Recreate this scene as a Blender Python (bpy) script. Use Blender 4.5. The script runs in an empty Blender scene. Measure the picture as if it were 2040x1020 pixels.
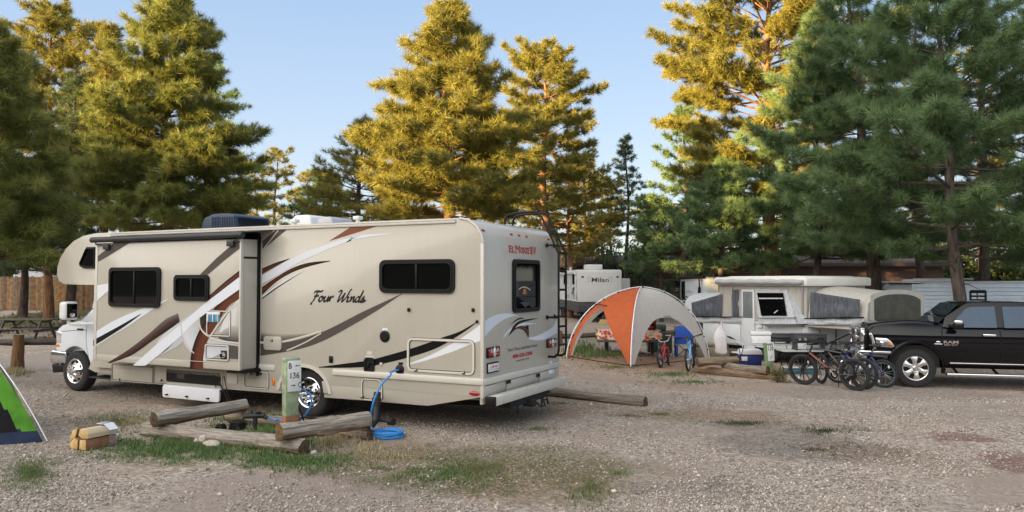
import bpy, bmesh, math, random
import numpy as np
from mathutils import Vector, Matrix, noise
R = math.radians
PI = math.pi
sc = bpy.context.scene
COL = sc.collection
random.seed(7)
rng = np.random.default_rng(11)

# ------------------------------------------------------------------ camera
FPX, PITCH, CAMH = 1541.0, 0.031, 2.066          # focal length in photo pixels (2040 wide)
cam = bpy.data.cameras.new('camera')
cam.sensor_width = 36.0
cam.lens = FPX / 2040 * 36.0
cam.clip_start = 0.1
cam.clip_end = 6000
camo = bpy.data.objects.new('camera', cam)
camo.location = (0, 0, CAMH)
camo.rotation_euler = (PI / 2 + PITCH, 0, 0)
COL.objects.link(camo)
sc.camera = camo

# ------------------------------------------------------------------ sky and sun
SUN_EL, SUN_AZ = R(7.0), R(233.0)                  # azimuth from +Y clockwise: behind the camera, to the left
sun_dir = Vector((math.sin(SUN_AZ) * math.cos(SUN_EL), math.cos(SUN_AZ) * math.cos(SUN_EL), math.sin(SUN_EL)))
w = bpy.data.worlds.new('World')
sc.world = w
w.use_nodes = True
nt = w.node_tree
bg = nt.nodes['Background']
sky = nt.nodes.new('ShaderNodeTexSky')
sky.sky_type = 'NISHITA'
sky.sun_disc = False
sky.sun_elevation = SUN_EL
sky.sun_rotation = SUN_AZ
sky.altitude = 2000
sky.air_density = 1.0
sky.dust_density = 0.6
sky.ozone_density = 1.0
# evening air: pale at the horizon, deeper blue overhead, far brighter and warmer round the low sun behind the camera
EXPO = 2.4
def wn(t, **k):
    n = nt.nodes.new(t)
    for a_, v_ in k.items():
        setattr(n, a_, v_)
    return n
wtc = wn('ShaderNodeTexCoord')
wsep = wn('ShaderNodeSeparateXYZ')
nt.links.new(wtc.outputs['Generated'], wsep.inputs[0])
wr = wn('ShaderNodeValToRGB')
for i_, (x_, c_) in enumerate(((0.0, (0.84, 0.86, 0.88)), (0.10, (0.70, 0.80, 0.91)), (0.22, (0.56, 0.705, 0.92)), (0.36, (0.42, 0.60, 0.88)), (0.6, (0.44, 0.54, 0.70)), (1.0, (0.46, 0.54, 0.68)))):
    e_ = wr.color_ramp.elements[i_] if i_ < 2 else wr.color_ramp.elements.new(x_)
    e_.position = x_
    e_.color = tuple(v * 0.88 / 2 ** EXPO for v in c_) + (1,)
nt.links.new(wsep.outputs['Z'], wr.inputs[0])
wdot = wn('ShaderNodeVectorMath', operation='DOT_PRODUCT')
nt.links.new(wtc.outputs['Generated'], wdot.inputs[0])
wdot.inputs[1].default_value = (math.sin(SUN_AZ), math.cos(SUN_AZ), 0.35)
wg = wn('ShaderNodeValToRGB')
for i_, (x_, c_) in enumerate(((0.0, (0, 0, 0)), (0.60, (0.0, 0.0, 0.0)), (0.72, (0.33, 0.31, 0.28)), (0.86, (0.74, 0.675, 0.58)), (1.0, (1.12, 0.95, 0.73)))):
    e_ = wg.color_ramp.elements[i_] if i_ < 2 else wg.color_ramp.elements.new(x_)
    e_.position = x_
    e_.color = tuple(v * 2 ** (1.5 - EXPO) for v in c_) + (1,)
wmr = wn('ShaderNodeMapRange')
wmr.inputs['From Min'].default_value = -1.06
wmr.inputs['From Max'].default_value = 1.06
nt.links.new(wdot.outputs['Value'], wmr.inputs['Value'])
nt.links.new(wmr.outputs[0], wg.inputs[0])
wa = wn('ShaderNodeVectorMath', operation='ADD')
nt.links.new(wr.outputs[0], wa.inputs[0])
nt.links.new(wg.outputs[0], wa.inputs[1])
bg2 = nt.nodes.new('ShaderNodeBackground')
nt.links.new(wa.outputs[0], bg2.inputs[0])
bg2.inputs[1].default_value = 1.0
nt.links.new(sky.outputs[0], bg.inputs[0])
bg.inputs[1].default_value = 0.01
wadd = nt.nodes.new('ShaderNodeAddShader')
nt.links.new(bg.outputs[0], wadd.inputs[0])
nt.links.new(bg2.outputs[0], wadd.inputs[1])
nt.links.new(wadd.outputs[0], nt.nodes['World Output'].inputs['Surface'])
sl = bpy.data.lights.new('sun', 'SUN')
sl.energy = 5.0
sl.angle = R(0.5)
sl.color = (1.0, 0.68, 0.28)
so = bpy.data.objects.new('sun', sl)
so.rotation_euler = sun_dir.to_track_quat('Z', 'Y').to_euler()
so.location = (-30, -30, 30)
COL.objects.link(so)
sc.view_settings.view_transform = 'Standard'
sc.view_settings.look = 'None'
sc.view_settings.gamma = 1
sc.view_settings.exposure = EXPO
sc.cycles.use_denoising = True
sc.cycles.denoiser = 'OPENIMAGEDENOISE'
sc.cycles.denoising_input_passes = 'RGB_ALBEDO_NORMAL'
sc.cycles.denoising_prefilter = 'NONE'
sc.cycles.use_adaptive_sampling = False
sc.cycles.sample_clamp_indirect = 6
sc.cycles.max_bounces = 6
sc.cycles.transparent_max_bounces = 8
sc.cycles.caustics_reflective = False
sc.cycles.caustics_refractive = False

# ------------------------------------------------------------------ measuring
def ray(px, py):
    x, u = (px - 1020) / FPX, (510 - py) / FPX
    c, s = math.cos(PITCH), math.sin(PITCH)
    return Vector((x, c - u * s, s + u * c))
def AT(px, py, Y):
    d = ray(px, py)
    return Vector((0, 0, CAMH)) + d * (Y / d.y)
def sst(a, b, x):
    t = min(1.0, max(0.0, (x - a) / (b - a)))
    return t * t * (3 - 2 * t)
def gz(x, y):
    z = -0.36 * sst(0.0, 6.0, x) * sst(11.5, 17.5, y)
    z += 0.20 * sst(0.0, 6.0, x) * sst(26, 38, y)
    z += 0.40 * sst(29, 42, y) * sst(2.0, 14.0, -x)
    return z
def G(px, py):
    d = ray(px, py)
    t, o = 3.0, Vector((0, 0, CAMH))
    while t < 200:
        p = o + d * t
        if p.z <= gz(p.x, p.y):
            break
        t += 0.02
    return Vector((p.x, p.y, gz(p.x, p.y)))

# ------------------------------------------------------------------ materials
MATS = {}
def nodes_of(m):
    m.use_nodes = True
    return m.node_tree, m.node_tree.nodes['Principled BSDF']
def mat(name, c, rough=0.5, metal=0.0, var=0.12, scale=6.0, bump=0.0, bscale=60.0, coat=0.0, spec=0.5, stretch=None, c2=None):
    if name in MATS:
        return MATS[name]
    m = bpy.data.materials.new(name)
    t, p = nodes_of(m)
    c = tuple(c)
    tc = t.nodes.new('ShaderNodeTexCoord')
    src = tc.outputs['Object']
    if stretch:
        mp = t.nodes.new('ShaderNodeMapping')
        mp.inputs['Scale'].default_value = stretch
        t.links.new(src, mp.inputs[0])
        src = mp.outputs[0]
    n = t.nodes.new('ShaderNodeTexNoise')
    n.inputs['Scale'].default_value = scale
    n.inputs['Detail'].default_value = 6
    n.inputs['Roughness'].default_value = 0.65
    t.links.new(src, n.inputs['Vector'])
    r = t.nodes.new('ShaderNodeValToRGB')
    lo = tuple(max(0, v * (1 - var)) for v in c)
    hi = tuple(min(1, v * (1 + var)) for v in (c2 or c))
    r.color_ramp.elements[0].position = 0.3
    r.color_ramp.elements[1].position = 0.7
    r.color_ramp.elements[0].color = lo + (1,)
    r.color_ramp.elements[1].color = hi + (1,)
    t.links.new(n.outputs['Fac'], r.inputs[0])
    t.links.new(r.outputs[0], p.inputs['Base Color'])
    p.inputs['Roughness'].default_value = rough
    p.inputs['Metallic'].default_value = metal
    p.inputs['Coat Weight'].default_value = coat
    p.inputs['Specular IOR Level'].default_value = spec
    if bump:
        n2 = t.nodes.new('ShaderNodeTexNoise')
        n2.inputs['Scale'].default_value = bscale
        n2.inputs['Detail'].default_value = 4
        t.links.new(src, n2.inputs['Vector'])
        b = t.nodes.new('ShaderNodeBump')
        b.inputs['Strength'].default_value = bump
        b.inputs['Distance'].default_value = 0.02
        t.links.new(n2.outputs['Fac'], b.inputs['Height'])
        t.links.new(b.outputs[0], p.inputs['Normal'])
    MATS[name] = m
    return m
def attr_mat(name, rough=0.4, coat=0.0, var=0.0, scale=20, transl=0.0, spec=0.5):
    if name in MATS:
        return MATS[name]
    m = bpy.data.materials.new(name)
    t, p = nodes_of(m)
    a = t.nodes.new('ShaderNodeAttribute')
    a.attribute_name = 'Col'
    out = a.outputs['Color']
    if var:
        tc = t.nodes.new('ShaderNodeTexCoord')
        n = t.nodes.new('ShaderNodeTexNoise')
        n.inputs['Scale'].default_value = scale
        t.links.new(tc.outputs['Object'], n.inputs['Vector'])
        mr = t.nodes.new('ShaderNodeMapRange')
        mr.inputs['From Min'].default_value = 0.3
        mr.inputs['From Max'].default_value = 0.7
        mr.inputs['To Min'].default_value = 1 - var
        mr.inputs['To Max'].default_value = 1 + var
        t.links.new(n.outputs['Fac'], mr.inputs['Value'])
        mx = t.nodes.new('ShaderNodeVectorMath')
        mx.operation = 'SCALE'
        t.links.new(out, mx.inputs[0])
        t.links.new(mr.outputs[0], mx.inputs['Scale'])
        out = mx.outputs[0]
    t.links.new(out, p.inputs['Base Color'])
    p.inputs['Roughness'].default_value = rough
    p.inputs['Coat Weight'].default_value = coat
    p.inputs['Specular IOR Level'].default_value = spec
    if transl:
        tr = t.nodes.new('ShaderNodeBsdfTranslucent')
        t.links.new(out, tr.inputs['Color'])
        ms = t.nodes.new('ShaderNodeMixShader')
        ms.inputs[0].default_value = transl
        t.links.new(p.outputs[0], ms.inputs[1])
        t.links.new(tr.outputs[0], ms.inputs[2])
        t.links.new(ms.outputs[0], t.nodes['Material Output'].inputs['Surface'])
    MATS[name] = m
    return m
def ribbed(name, c, axis, freq, rough=0.45, metal=0.0, depth=0.6, dark=0.75):
    """horizontal siding, corrugation or boards: a wave along one axis drives bump and a thin groove tint"""
    if name in MATS:
        return MATS[name]
    m = mat(name, c, rough, metal, 0.1, 3.0)
    t = m.node_tree
    p = t.nodes['Principled BSDF']
    tc = t.nodes.new('ShaderNodeTexCoord')
    wv = t.nodes.new('ShaderNodeTexWave')
    wv.bands_direction = axis
    wv.wave_profile = 'SAW'
    wv.inputs['Scale'].default_value = freq
    t.links.new(tc.outputs['Object'], wv.inputs['Vector'])
    b = t.nodes.new('ShaderNodeBump')
    b.inputs['Strength'].default_value = depth
    b.inputs['Distance'].default_value = 0.03
    t.links.new(wv.outputs['Fac'], b.inputs['Height'])
    t.links.new(b.outputs[0], p.inputs['Normal'])
    return m

# ------------------------------------------------------------------ mesh building
class MB:
    def __init__(s):
        s.v, s.f, s.m, s.c = [], [], [], []
        s.hascol = False
    def add(s, vs, fs, mi=0, M=None, cols=None):
        o = len(s.v)
        if M is not None:
            vs = [M @ Vector(v) for v in vs]
        s.v.extend([tuple(v) for v in vs])
        if cols is None:
            s.c.extend([(1, 1, 1)] * len(vs))
        else:
            s.hascol = True
            s.c.extend(cols)
        s.f.extend([tuple(i + o for i in f) for f in fs])
        s.m.extend([mi] * len(fs))
        return s
    def bm(s, bm, mi=0, M=None, cols=None):
        bm.verts.index_update()
        vs = [v.co.copy() for v in bm.verts]
        s.add(vs, [[v.index for v in f.verts] for f in bm.faces], mi, M, [cols] * len(vs) if cols else None)
        bm.free()
        return s
    def box(s, x0, x1, y0, y1, z0, z1, mi=0, bev=0.0, M=None, seg=2, cols=None):
        bm = bmesh.new()
        bmesh.ops.create_cube(bm, size=1)
        for v in bm.verts:
            v.co = Vector(((x0 + x1) / 2 + v.co.x * (x1 - x0), (y0 + y1) / 2 + v.co.y * (y1 - y0), (z0 + z1) / 2 + v.co.z * (z1 - z0)))
        if bev:
            bmesh.ops.bevel(bm, geom=bm.edges[:], offset=bev, segments=seg, affect='EDGES', profile=0.5)
        return s.bm(bm, mi, M, cols)
    def prism(s, poly, fn, w0, w1, mi=0, bev=0.0, seg=2, M=None, cols=None):
        bm = bmesh.new()
        a = [bm.verts.new(fn(u, v, w0)) for u, v in poly]
        b = [bm.verts.new(fn(u, v, w1)) for u, v in poly]
        n = len(poly)
        bm.faces.new(a)
        bm.faces.new(b[::-1])
        for i in range(n):
            bm.faces.new((a[i], b[i], b[(i + 1) % n], a[(i + 1) % n]))
        bmesh.ops.recalc_face_normals(bm, faces=bm.faces[:])
        if bev:
            ed = [e for e in bm.edges if len(e.link_faces) == 2 and e.calc_face_angle(0) > R(28)]
            bmesh.ops.bevel(bm, geom=ed, offset=bev, segments=seg, affect='EDGES', profile=0.5, clamp_overlap=True)
        return s.bm(bm, mi, M, cols)
    def tube(s, pts, r, n=8, mi=0, caps=True, M=None, cols=None, flat=1.0, closed=False):
        pts = [Vector(p) for p in pts]
        k = len(pts)
        rs = [r] * k if isinstance(r, (int, float)) else list(r)
        vs, fs = [], []
        up = None
        for i, p in enumerate(pts):
            if closed:
                d = (pts[(i + 1) % k] - pts[i - 1]).normalized()
            else:
                d = (pts[min(i + 1, k - 1)] - pts[max(i - 1, 0)])
                d = d.normalized() if d.length > 1e-9 else Vector((0, 0, 1))
            if up is None:
                up = Vector((0, 0, 1)) if abs(d.z) < 0.9 else Vector((1, 0, 0))
            x = up.cross(d)
            if x.length < 1e-6:
                x = Vector((1, 0, 0)).cross(d)
            x.normalize()
            y = d.cross(x).normalized()
            up = y
            for j in range(n):
                a = 2 * PI * j / n
                vs.append(p + x * (math.cos(a) * rs[i]) + y * (math.sin(a) * rs[i] * flat))
        m = k if closed else k - 1
        for i in range(m):
            i2 = (i + 1) % k
            for j in range(n):
                fs.append((i * n + j, i * n + (j + 1) % n, i2 * n + (j + 1) % n, i2 * n + j))
        if caps and not closed:
            fs.append(tuple(range(n))[::-1])
            fs.append(tuple((k - 1) * n + j for j in range(n)))
        return s.add(vs, fs, mi, M, [cols] * len(vs) if cols else None)
    def lathe(s, prof, o=(0, 0, 0), axis='Y', n=24, mi=0, M=None, cols=None):
        """prof: list of (radius, height along axis)"""
        vs, fs = [], []
        o = Vector(o)
        for r, h in prof:
            for j in range(n):
                a = 2 * PI * j / n
                ca, sa = math.cos(a) * r, math.sin(a) * r
                d = {'Y': (ca, h, sa), 'Z': (ca, sa, h), 'X': (h, ca, sa)}[axis]
                vs.append(o + Vector(d))
        k = len(prof)
        for i in range(k - 1):
            for j in range(n):
                fs.append((i * n + j, i * n + (j + 1) % n, (i + 1) * n + (j + 1) % n, (i + 1) * n + j))
        return s.add(vs, fs, mi, M, [cols] * len(vs) if cols else None)
    def ell(s, c, r, mi=0, n=12, M=None, cols=None, rough=0.0, seed=0):
        bm = bmesh.new()
        bmesh.ops.create_uvsphere(bm, u_segments=n, v_segments=max(5, n * 2 // 3), radius=1)
        for v in bm.verts:
            k = 1.0
            if rough:
                k += rough * noise.noise(v.co * 1.7 + Vector((seed * 3.1, seed, 0)))
            v.co = Vector(c) + Vector((v.co.x * r[0] * k, v.co.y * r[1] * k, v.co.z * r[2] * k))
        return s.bm(bm, mi, M, cols)
    def decal(s, poly, fn, w_, mi=0, cols=None):
        vs = [fn(u, v, w_) for u, v in poly]
        return s.add(vs, [tuple(range(len(vs)))], mi, None, [cols] * len(vs) if cols else None)
    def strip(s, A, B, fn, w_, mi, ca, cb, n=14, mid=None):
        """band between curve A and curve B (lists of (u, v)); colour runs from ca to cb"""
        A, B = resample(A, n), resample(B, n)
        vs, cs = [], []
        rows = [(0.0, ca), (0.5, mid), (1.0, cb)] if mid else [(0.0, ca), (1.0, cb)]
        for k, c in rows:
            for i in range(n):
                u = A[i][0] * (1 - k) + B[i][0] * k
                v = A[i][1] * (1 - k) + B[i][1] * k
                vs.append(fn(u, v, w_))
                cs.append(c(i / (n - 1)) if callable(c) else c)
        fs = []
        for r in range(len(rows) - 1):
            for i in range(n - 1):
                fs.append((r * n + i, r * n + i + 1, (r + 1) * n + i + 1, (r + 1) * n + i))
        return s.add(vs, fs, mi, None, cs)
    def build(s, name, mats, parent=None, smooth=35, label=None):
        me = bpy.data.meshes.new(name)
        me.from_pydata(s.v, [], s.f)
        mats = mats if isinstance(mats, (list, tuple)) else [mats]
        for m in mats:
            me.materials.append(m)
        if len(mats) > 1:
            me.polygons.foreach_set('material_index', s.m)
        if s.hascol:
            a = me.color_attributes.new('Col', 'FLOAT_COLOR', 'POINT')
            d = np.ones((len(s.v), 4), np.float32)
            d[:, :3] = np.array(s.c, np.float32)
            a.data.foreach_set('color', d.ravel())
        if smooth:
            me.polygons.foreach_set('use_smooth', [True] * len(me.polygons))
            me.set_sharp_from_angle(angle=R(smooth))
        me.update()
        o = bpy.data.objects.new(name, me)
        COL.objects.link(o)
        if parent is not None:
            o.parent = parent
        if label:
            o['label'] = label
        return o
def resample(P, n):
    P = [Vector((p[0], p[1])) for p in P]
    L = [0.0]
    for a, b in zip(P, P[1:]):
        L.append(L[-1] + (b - a).length)
    out, j = [], 0
    for i in range(n):
        t = L[-1] * i / (n - 1)
        while j < len(P) - 2 and L[j + 1] < t:
            j += 1
        k = (t - L[j]) / max(1e-9, L[j + 1] - L[j])
        q = P[j].lerp(P[j + 1], min(1, max(0, k)))
        out.append((q.x, q.y))
    return out
def crom(P, n=6):
    """Catmull-Rom through points of any dimension"""
    P = [Vector(p) for p in P]
    if len(P) < 3:
        return P
    out = []
    for i in range(len(P) - 1):
        a, b, c, d = P[max(i - 1, 0)], P[i], P[i + 1], P[min(i + 2, len(P) - 1)]
        for k in range(n):
            t = k / n
            out.append(0.5 * ((2 * b) + (c - a) * t + (2 * a - 5 * b + 4 * c - d) * t * t + (3 * b - a - 3 * c + d) * t ** 3))
    out.append(P[-1])
    return out
def rrect(x0, z0, x1, z1, r, n=4):
    out = []
    for cx, cz, a0 in ((x1 - r, z1 - r, 0), (x0 + r, z1 - r, 90), (x0 + r, z0 + r, 180), (x1 - r, z0 + r, 270)):
        for k in range(n + 1):
            a = R(a0 + 90 * k / n)
            out.append((cx + r * math.cos(a), cz + r * math.sin(a)))
    return out
def ring(mb, outer, inner, fn, w0, w1, mi=0):
    """a flat frame with thickness between two loops of equal length"""
    n = len(outer)
    vs = [fn(u, v, w1) for u, v in outer] + [fn(u, v, w1) for u, v in inner] + [fn(u, v, w0) for u, v in outer] + [fn(u, v, w0) for u, v in inner]
    fs = []
    for i in range(n):
        j = (i + 1) % n
        fs += [(i, j, n + j, n + i), (i, 2 * n + i, 2 * n + j, j), (n + i, n + j, 3 * n + j, 3 * n + i)]
    mb.add(vs, fs, mi)
TXT = {}
def text2d(body, bold=0.0, shear=0.0, spacing=1.0):
    key = (body, bold, shear, spacing)
    if key in TXT:
        return TXT[key]
    cu = bpy.data.curves.new('lettering', 'FONT')
    cu.body = body
    cu.size = 1
    cu.offset = bold
    cu.shear = shear
    cu.space_character = spacing
    cu.resolution_u = 3
    o = bpy.data.objects.new('lettering', cu)
    COL.objects.link(o)
    dg = bpy.context.evaluated_depsgraph_get()
    me = o.evaluated_get(dg).to_mesh()
    vs = [(v.co.x, v.co.y) for v in me.vertices]
    fs = [tuple(p.vertices) for p in me.polygons]
    o.evaluated_get(dg).to_mesh_clear()
    bpy.data.objects.remove(o)
    bpy.data.curves.remove(cu)
    TXT[key] = (vs, fs)
    return vs, fs
def text_on(mb, body, u0, v0, u1, v1, fn, w_, mi=0, bold=0.0, shear=0.0, spacing=1.0):
    vs, fs = text2d(body, bold, shear, spacing)
    xs, ys = [v[0] for v in vs], [v[1] for v in vs]
    a, b, c, d = min(xs), max(xs), min(ys), max(ys)
    mb.add([fn(u0 + (x - a) / (b - a) * (u1 - u0), v0 + (y - c) / (d - c) * (v1 - v0), w_) for x, y in vs], fs, mi)
def stroke(mb, P, wd, fn, w_, mi=0, nib=None):
    """flat ribbon along a 2-D polyline, calligraphic if nib (angle) is given"""
    P = [Vector((p[0], p[1])) for p in P]
    n = len(P)
    vs, fs = [], []
    for i, p in enumerate(P):
        d = P[min(i + 1, n - 1)] - P[max(i - 1, 0)]
        d = d.normalized() if d.length > 1e-9 else Vector((1, 0))
        nn = Vector((-d.y, d.x))
        k = wd
        if nib is not None:
            k = wd * (0.35 + 0.65 * abs(nn.dot(Vector((math.cos(nib), math.sin(nib))))))
        if i in (0, n - 1):
            k *= 0.5
        vs += [fn(*(p + nn * k / 2), w_), fn(*(p - nn * k / 2), w_)]
    for i in range(n - 1):
        fs.append((2 * i, 2 * i + 1, 2 * i + 3, 2 * i + 2))
    mb.add(vs, fs, mi)

# ------------------------------------------------------------------ things
def tag(o, label, cat, group=None, kind=None):
    if label:
        o['label'] = label
    if cat:
        o['category'] = cat
    if group:
        o['group'] = group
    if kind:
        o['kind'] = kind
    return o
def thing(name, label, cat, loc=(0, 0, 0), rz=0.0, group=None):
    o = bpy.data.objects.new(name, None)
    o.empty_display_size = 0.3
    COL.objects.link(o)
    o.location = loc
    o.rotation_euler = (0, 0, rz)
    return tag(o, label, cat, group)
def dup(root, loc, rz, label, group=None, scale=None):
    r = root.copy()
    COL.objects.link(r)
    r.location = loc
    r.rotation_euler = (0, 0, rz)
    if scale:
        r.scale = scale if not isinstance(scale, (int, float)) else (scale,) * 3
    r['label'] = label
    if group:
        r['group'] = group
    for ch in list(root.children):
        c = ch.copy()
        COL.objects.link(c)
        c.parent = r
        for g in list(ch.children):
            d = g.copy()
            COL.objects.link(d)
            d.parent = c
    return r
def XYZ(u, v, w_):
    return Vector((u, w_, v))
# ================================================================== SETTING: ground, added sun-blocking ridge behind the camera
def ground_material():
    m = bpy.data.materials.new('gravel_ground')
    t, p = nodes_of(m)
    N, L = t.nodes.new, t.links.new
    tc = N('ShaderNodeTexCoord')
    P = tc.outputs['Object']
    def noise_(scale, det=5, rough=0.6, src=P):
        n = N('ShaderNodeTexNoise')
        n.inputs['Scale'].default_value = scale
        n.inputs['Detail'].default_value = det
        n.inputs['Roughness'].default_value = rough
        L(src, n.inputs['Vector'])
        return n
    def ramp(src, pts):
        r = N('ShaderNodeValToRGB')
        while len(r.color_ramp.elements) < len(pts):
            r.color_ramp.elements.new(0.5)
        for e, (x, c) in zip(r.color_ramp.elements, pts):
            e.position = x
            e.color = (c + (1,)) if isinstance(c, tuple) else (c, c, c, 1)
        L(src, r.inputs[0])
        return r.outputs[0]
    def mix(f, a, b, mode='MIX'):
        x = N('ShaderNodeMix')
        x.data_type = 'RGBA'
        x.blend_type = mode
        if isinstance(f, (int, float)):
            x.inputs[0].default_value = f
        else:
            L(f, x.inputs[0])
        for s, v in ((x.inputs[6], a), (x.inputs[7], b)):
            if isinstance(v, tuple):
                s.default_value = v + (1,)
            else:
                L(v, s)
        return x.outputs[2]
    def math_(op, a, b):
        x = N('ShaderNodeMath')
        x.operation = op
        x.use_clamp = op in ('MULTIPLY_ADD',)
        for s, v in ((x.inputs[0], a), (x.inputs[1], b)):
            if isinstance(v, (int, float)):
                s.default_value = v
            else:
                L(v, s)
        return x.outputs[0]
    # stones of two sizes
    cols, hs = [], []
    for sca in (34.0, 20.0):
        v = N('ShaderNodeTexVoronoi')
        v.inputs['Scale'].default_value = sca
        L(P, v.inputs['Vector'])
        sx = N('ShaderNodeSeparateColor')
        L(v.outputs['Color'], sx.inputs[0])
        cols.append(ramp(sx.outputs[0], [(0.0, (0.17, 0.14, 0.12)), (0.3, (0.37, 0.315, 0.27)), (0.62, (0.49, 0.425, 0.365)), (0.9, (0.60, 0.535, 0.465)), (1.0, (0.72, 0.66, 0.59))]))
        hs.append(ramp(v.outputs['Distance'], [(0.0, 1.0), (0.75, 0.0)]))
    n1 = noise_(3.0)
    stone = mix(ramp(n1.outputs['Fac'], [(0.42, 0.0), (0.6, 1.0)]), cols[0], cols[1])
    height = mix(ramp(n1.outputs['Fac'], [(0.42, 0.0), (0.6, 1.0)]), hs[0], hs[1])
    fine = noise_(110.0, 3, 0.7)
    dirt = ramp(fine.outputs['Fac'], [(0.3, (0.30, 0.24, 0.20)), (0.7, (0.46, 0.385, 0.325))])
    big = noise_(0.45, 6, 0.62)
    big2 = noise_(1.6, 6, 0.7)
    g = math_('MULTIPLY', ramp(big.outputs['Fac'], [(0.36, 0.25), (0.55, 1.0)]), ramp(big2.outputs['Fac'], [(0.3, 0.35), (0.52, 1.0)]))
    c = mix(g, dirt, stone)
    tone = noise_(0.28, 4)
    c = mix(0.55, c, ramp(tone.outputs['Fac'], [(0.3, (0.78, 0.73, 0.68)), (0.5, (1.0, 0.97, 0.93)), (0.7, (1.0, 0.90, 0.80))]), 'MULTIPLY')
    wob = noise_(0.9, 6, 0.7)
    wv = N('ShaderNodeVectorMath')
    wv.operation = 'MULTIPLY_ADD'
    L(wob.outputs['Color'], wv.inputs[0])
    wv.inputs[1].default_value = (1.8, 1.8, 0)
    wv.inputs[2].default_value = (-0.9, -0.9, 0)
    av = N('ShaderNodeVectorMath')
    av.operation = 'ADD'
    L(P, av.inputs[0])
    L(wv.outputs[0], av.inputs[1])
    speck = noise_(26.0, 4, 0.75)
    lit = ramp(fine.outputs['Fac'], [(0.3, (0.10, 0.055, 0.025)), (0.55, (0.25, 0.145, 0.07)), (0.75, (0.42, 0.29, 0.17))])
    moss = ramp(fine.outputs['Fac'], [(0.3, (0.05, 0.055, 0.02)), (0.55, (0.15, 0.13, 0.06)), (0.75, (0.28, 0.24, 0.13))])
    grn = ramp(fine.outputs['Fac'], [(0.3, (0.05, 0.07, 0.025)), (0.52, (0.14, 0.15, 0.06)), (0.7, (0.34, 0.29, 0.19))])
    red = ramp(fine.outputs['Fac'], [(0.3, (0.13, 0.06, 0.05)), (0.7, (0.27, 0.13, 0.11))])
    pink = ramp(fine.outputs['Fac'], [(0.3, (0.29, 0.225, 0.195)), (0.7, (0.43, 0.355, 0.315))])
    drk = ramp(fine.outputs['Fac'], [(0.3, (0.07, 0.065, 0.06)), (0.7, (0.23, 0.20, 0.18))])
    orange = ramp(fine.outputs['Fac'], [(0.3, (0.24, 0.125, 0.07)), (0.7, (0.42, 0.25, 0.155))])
    road = ramp(fine.outputs['Fac'], [(0.3, (0.33, 0.275, 0.25)), (0.7, (0.47, 0.41, 0.375))])
    # (left px, right px, top px, bottom px, colour, strength, speckle)
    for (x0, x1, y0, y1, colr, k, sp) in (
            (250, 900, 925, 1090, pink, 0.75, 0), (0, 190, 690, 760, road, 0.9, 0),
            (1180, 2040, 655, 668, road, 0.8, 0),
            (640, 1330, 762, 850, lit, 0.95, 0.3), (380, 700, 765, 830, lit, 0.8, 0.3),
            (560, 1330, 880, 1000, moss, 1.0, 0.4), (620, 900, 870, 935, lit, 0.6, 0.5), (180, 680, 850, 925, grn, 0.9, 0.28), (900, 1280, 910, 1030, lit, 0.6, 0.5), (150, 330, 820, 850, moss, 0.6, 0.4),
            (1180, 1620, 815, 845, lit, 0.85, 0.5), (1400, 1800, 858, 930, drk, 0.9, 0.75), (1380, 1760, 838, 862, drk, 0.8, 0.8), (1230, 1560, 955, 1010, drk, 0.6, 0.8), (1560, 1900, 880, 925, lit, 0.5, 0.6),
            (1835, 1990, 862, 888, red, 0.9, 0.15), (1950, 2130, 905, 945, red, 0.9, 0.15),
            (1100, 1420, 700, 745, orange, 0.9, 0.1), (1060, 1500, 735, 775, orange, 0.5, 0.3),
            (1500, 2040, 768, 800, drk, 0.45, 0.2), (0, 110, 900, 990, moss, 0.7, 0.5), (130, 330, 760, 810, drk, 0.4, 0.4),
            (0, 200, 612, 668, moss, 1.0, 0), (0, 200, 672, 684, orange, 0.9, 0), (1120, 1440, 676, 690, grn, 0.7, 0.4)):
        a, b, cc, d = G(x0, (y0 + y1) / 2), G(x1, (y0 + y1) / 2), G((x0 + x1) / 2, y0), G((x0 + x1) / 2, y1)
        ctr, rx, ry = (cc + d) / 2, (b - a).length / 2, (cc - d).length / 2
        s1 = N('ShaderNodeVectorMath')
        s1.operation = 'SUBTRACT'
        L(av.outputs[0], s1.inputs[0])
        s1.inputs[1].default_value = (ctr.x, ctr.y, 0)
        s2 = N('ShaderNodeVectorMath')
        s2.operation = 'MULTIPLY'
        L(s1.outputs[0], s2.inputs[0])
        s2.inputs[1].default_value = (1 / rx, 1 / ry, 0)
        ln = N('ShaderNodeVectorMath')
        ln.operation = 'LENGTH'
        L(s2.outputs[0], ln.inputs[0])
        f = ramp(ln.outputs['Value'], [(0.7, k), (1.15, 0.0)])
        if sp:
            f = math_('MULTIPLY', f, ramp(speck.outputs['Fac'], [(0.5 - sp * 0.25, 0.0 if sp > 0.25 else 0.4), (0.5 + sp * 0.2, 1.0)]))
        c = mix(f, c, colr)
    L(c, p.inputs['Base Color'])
    p.inputs['Roughness'].default_value = 0.95
    p.inputs['Specular IOR Level'].default_value = 0.15
    b = N('ShaderNodeBump')
    b.inputs['Strength'].default_value = 0.8
    b.inputs['Distance'].default_value = 0.03
    hh = math_('ADD', math_('MULTIPLY', height, g), fine.outputs['Fac'])
    L(hh, b.inputs['Height'])
    L(b.outputs[0], p.inputs['Normal'])
    return m
def axis_(lo, hi, far, st):
    a = list(np.arange(lo, hi + st / 2, st))
    x = a[0]
    pre, k = [], st
    while x > -far:
        k *= 1.5
        x -= k
        pre.append(x)
    x, k, post = a[-1], st, []
    while x < far:
        k *= 1.5
        x += k
        post.append(x)
    return pre[::-1] + a + post
gx, gy = axis_(-20, 20, 900, 0.4), axis_(4, 46, 900, 0.4)
mb = MB()
nx = len(gx)
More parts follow.
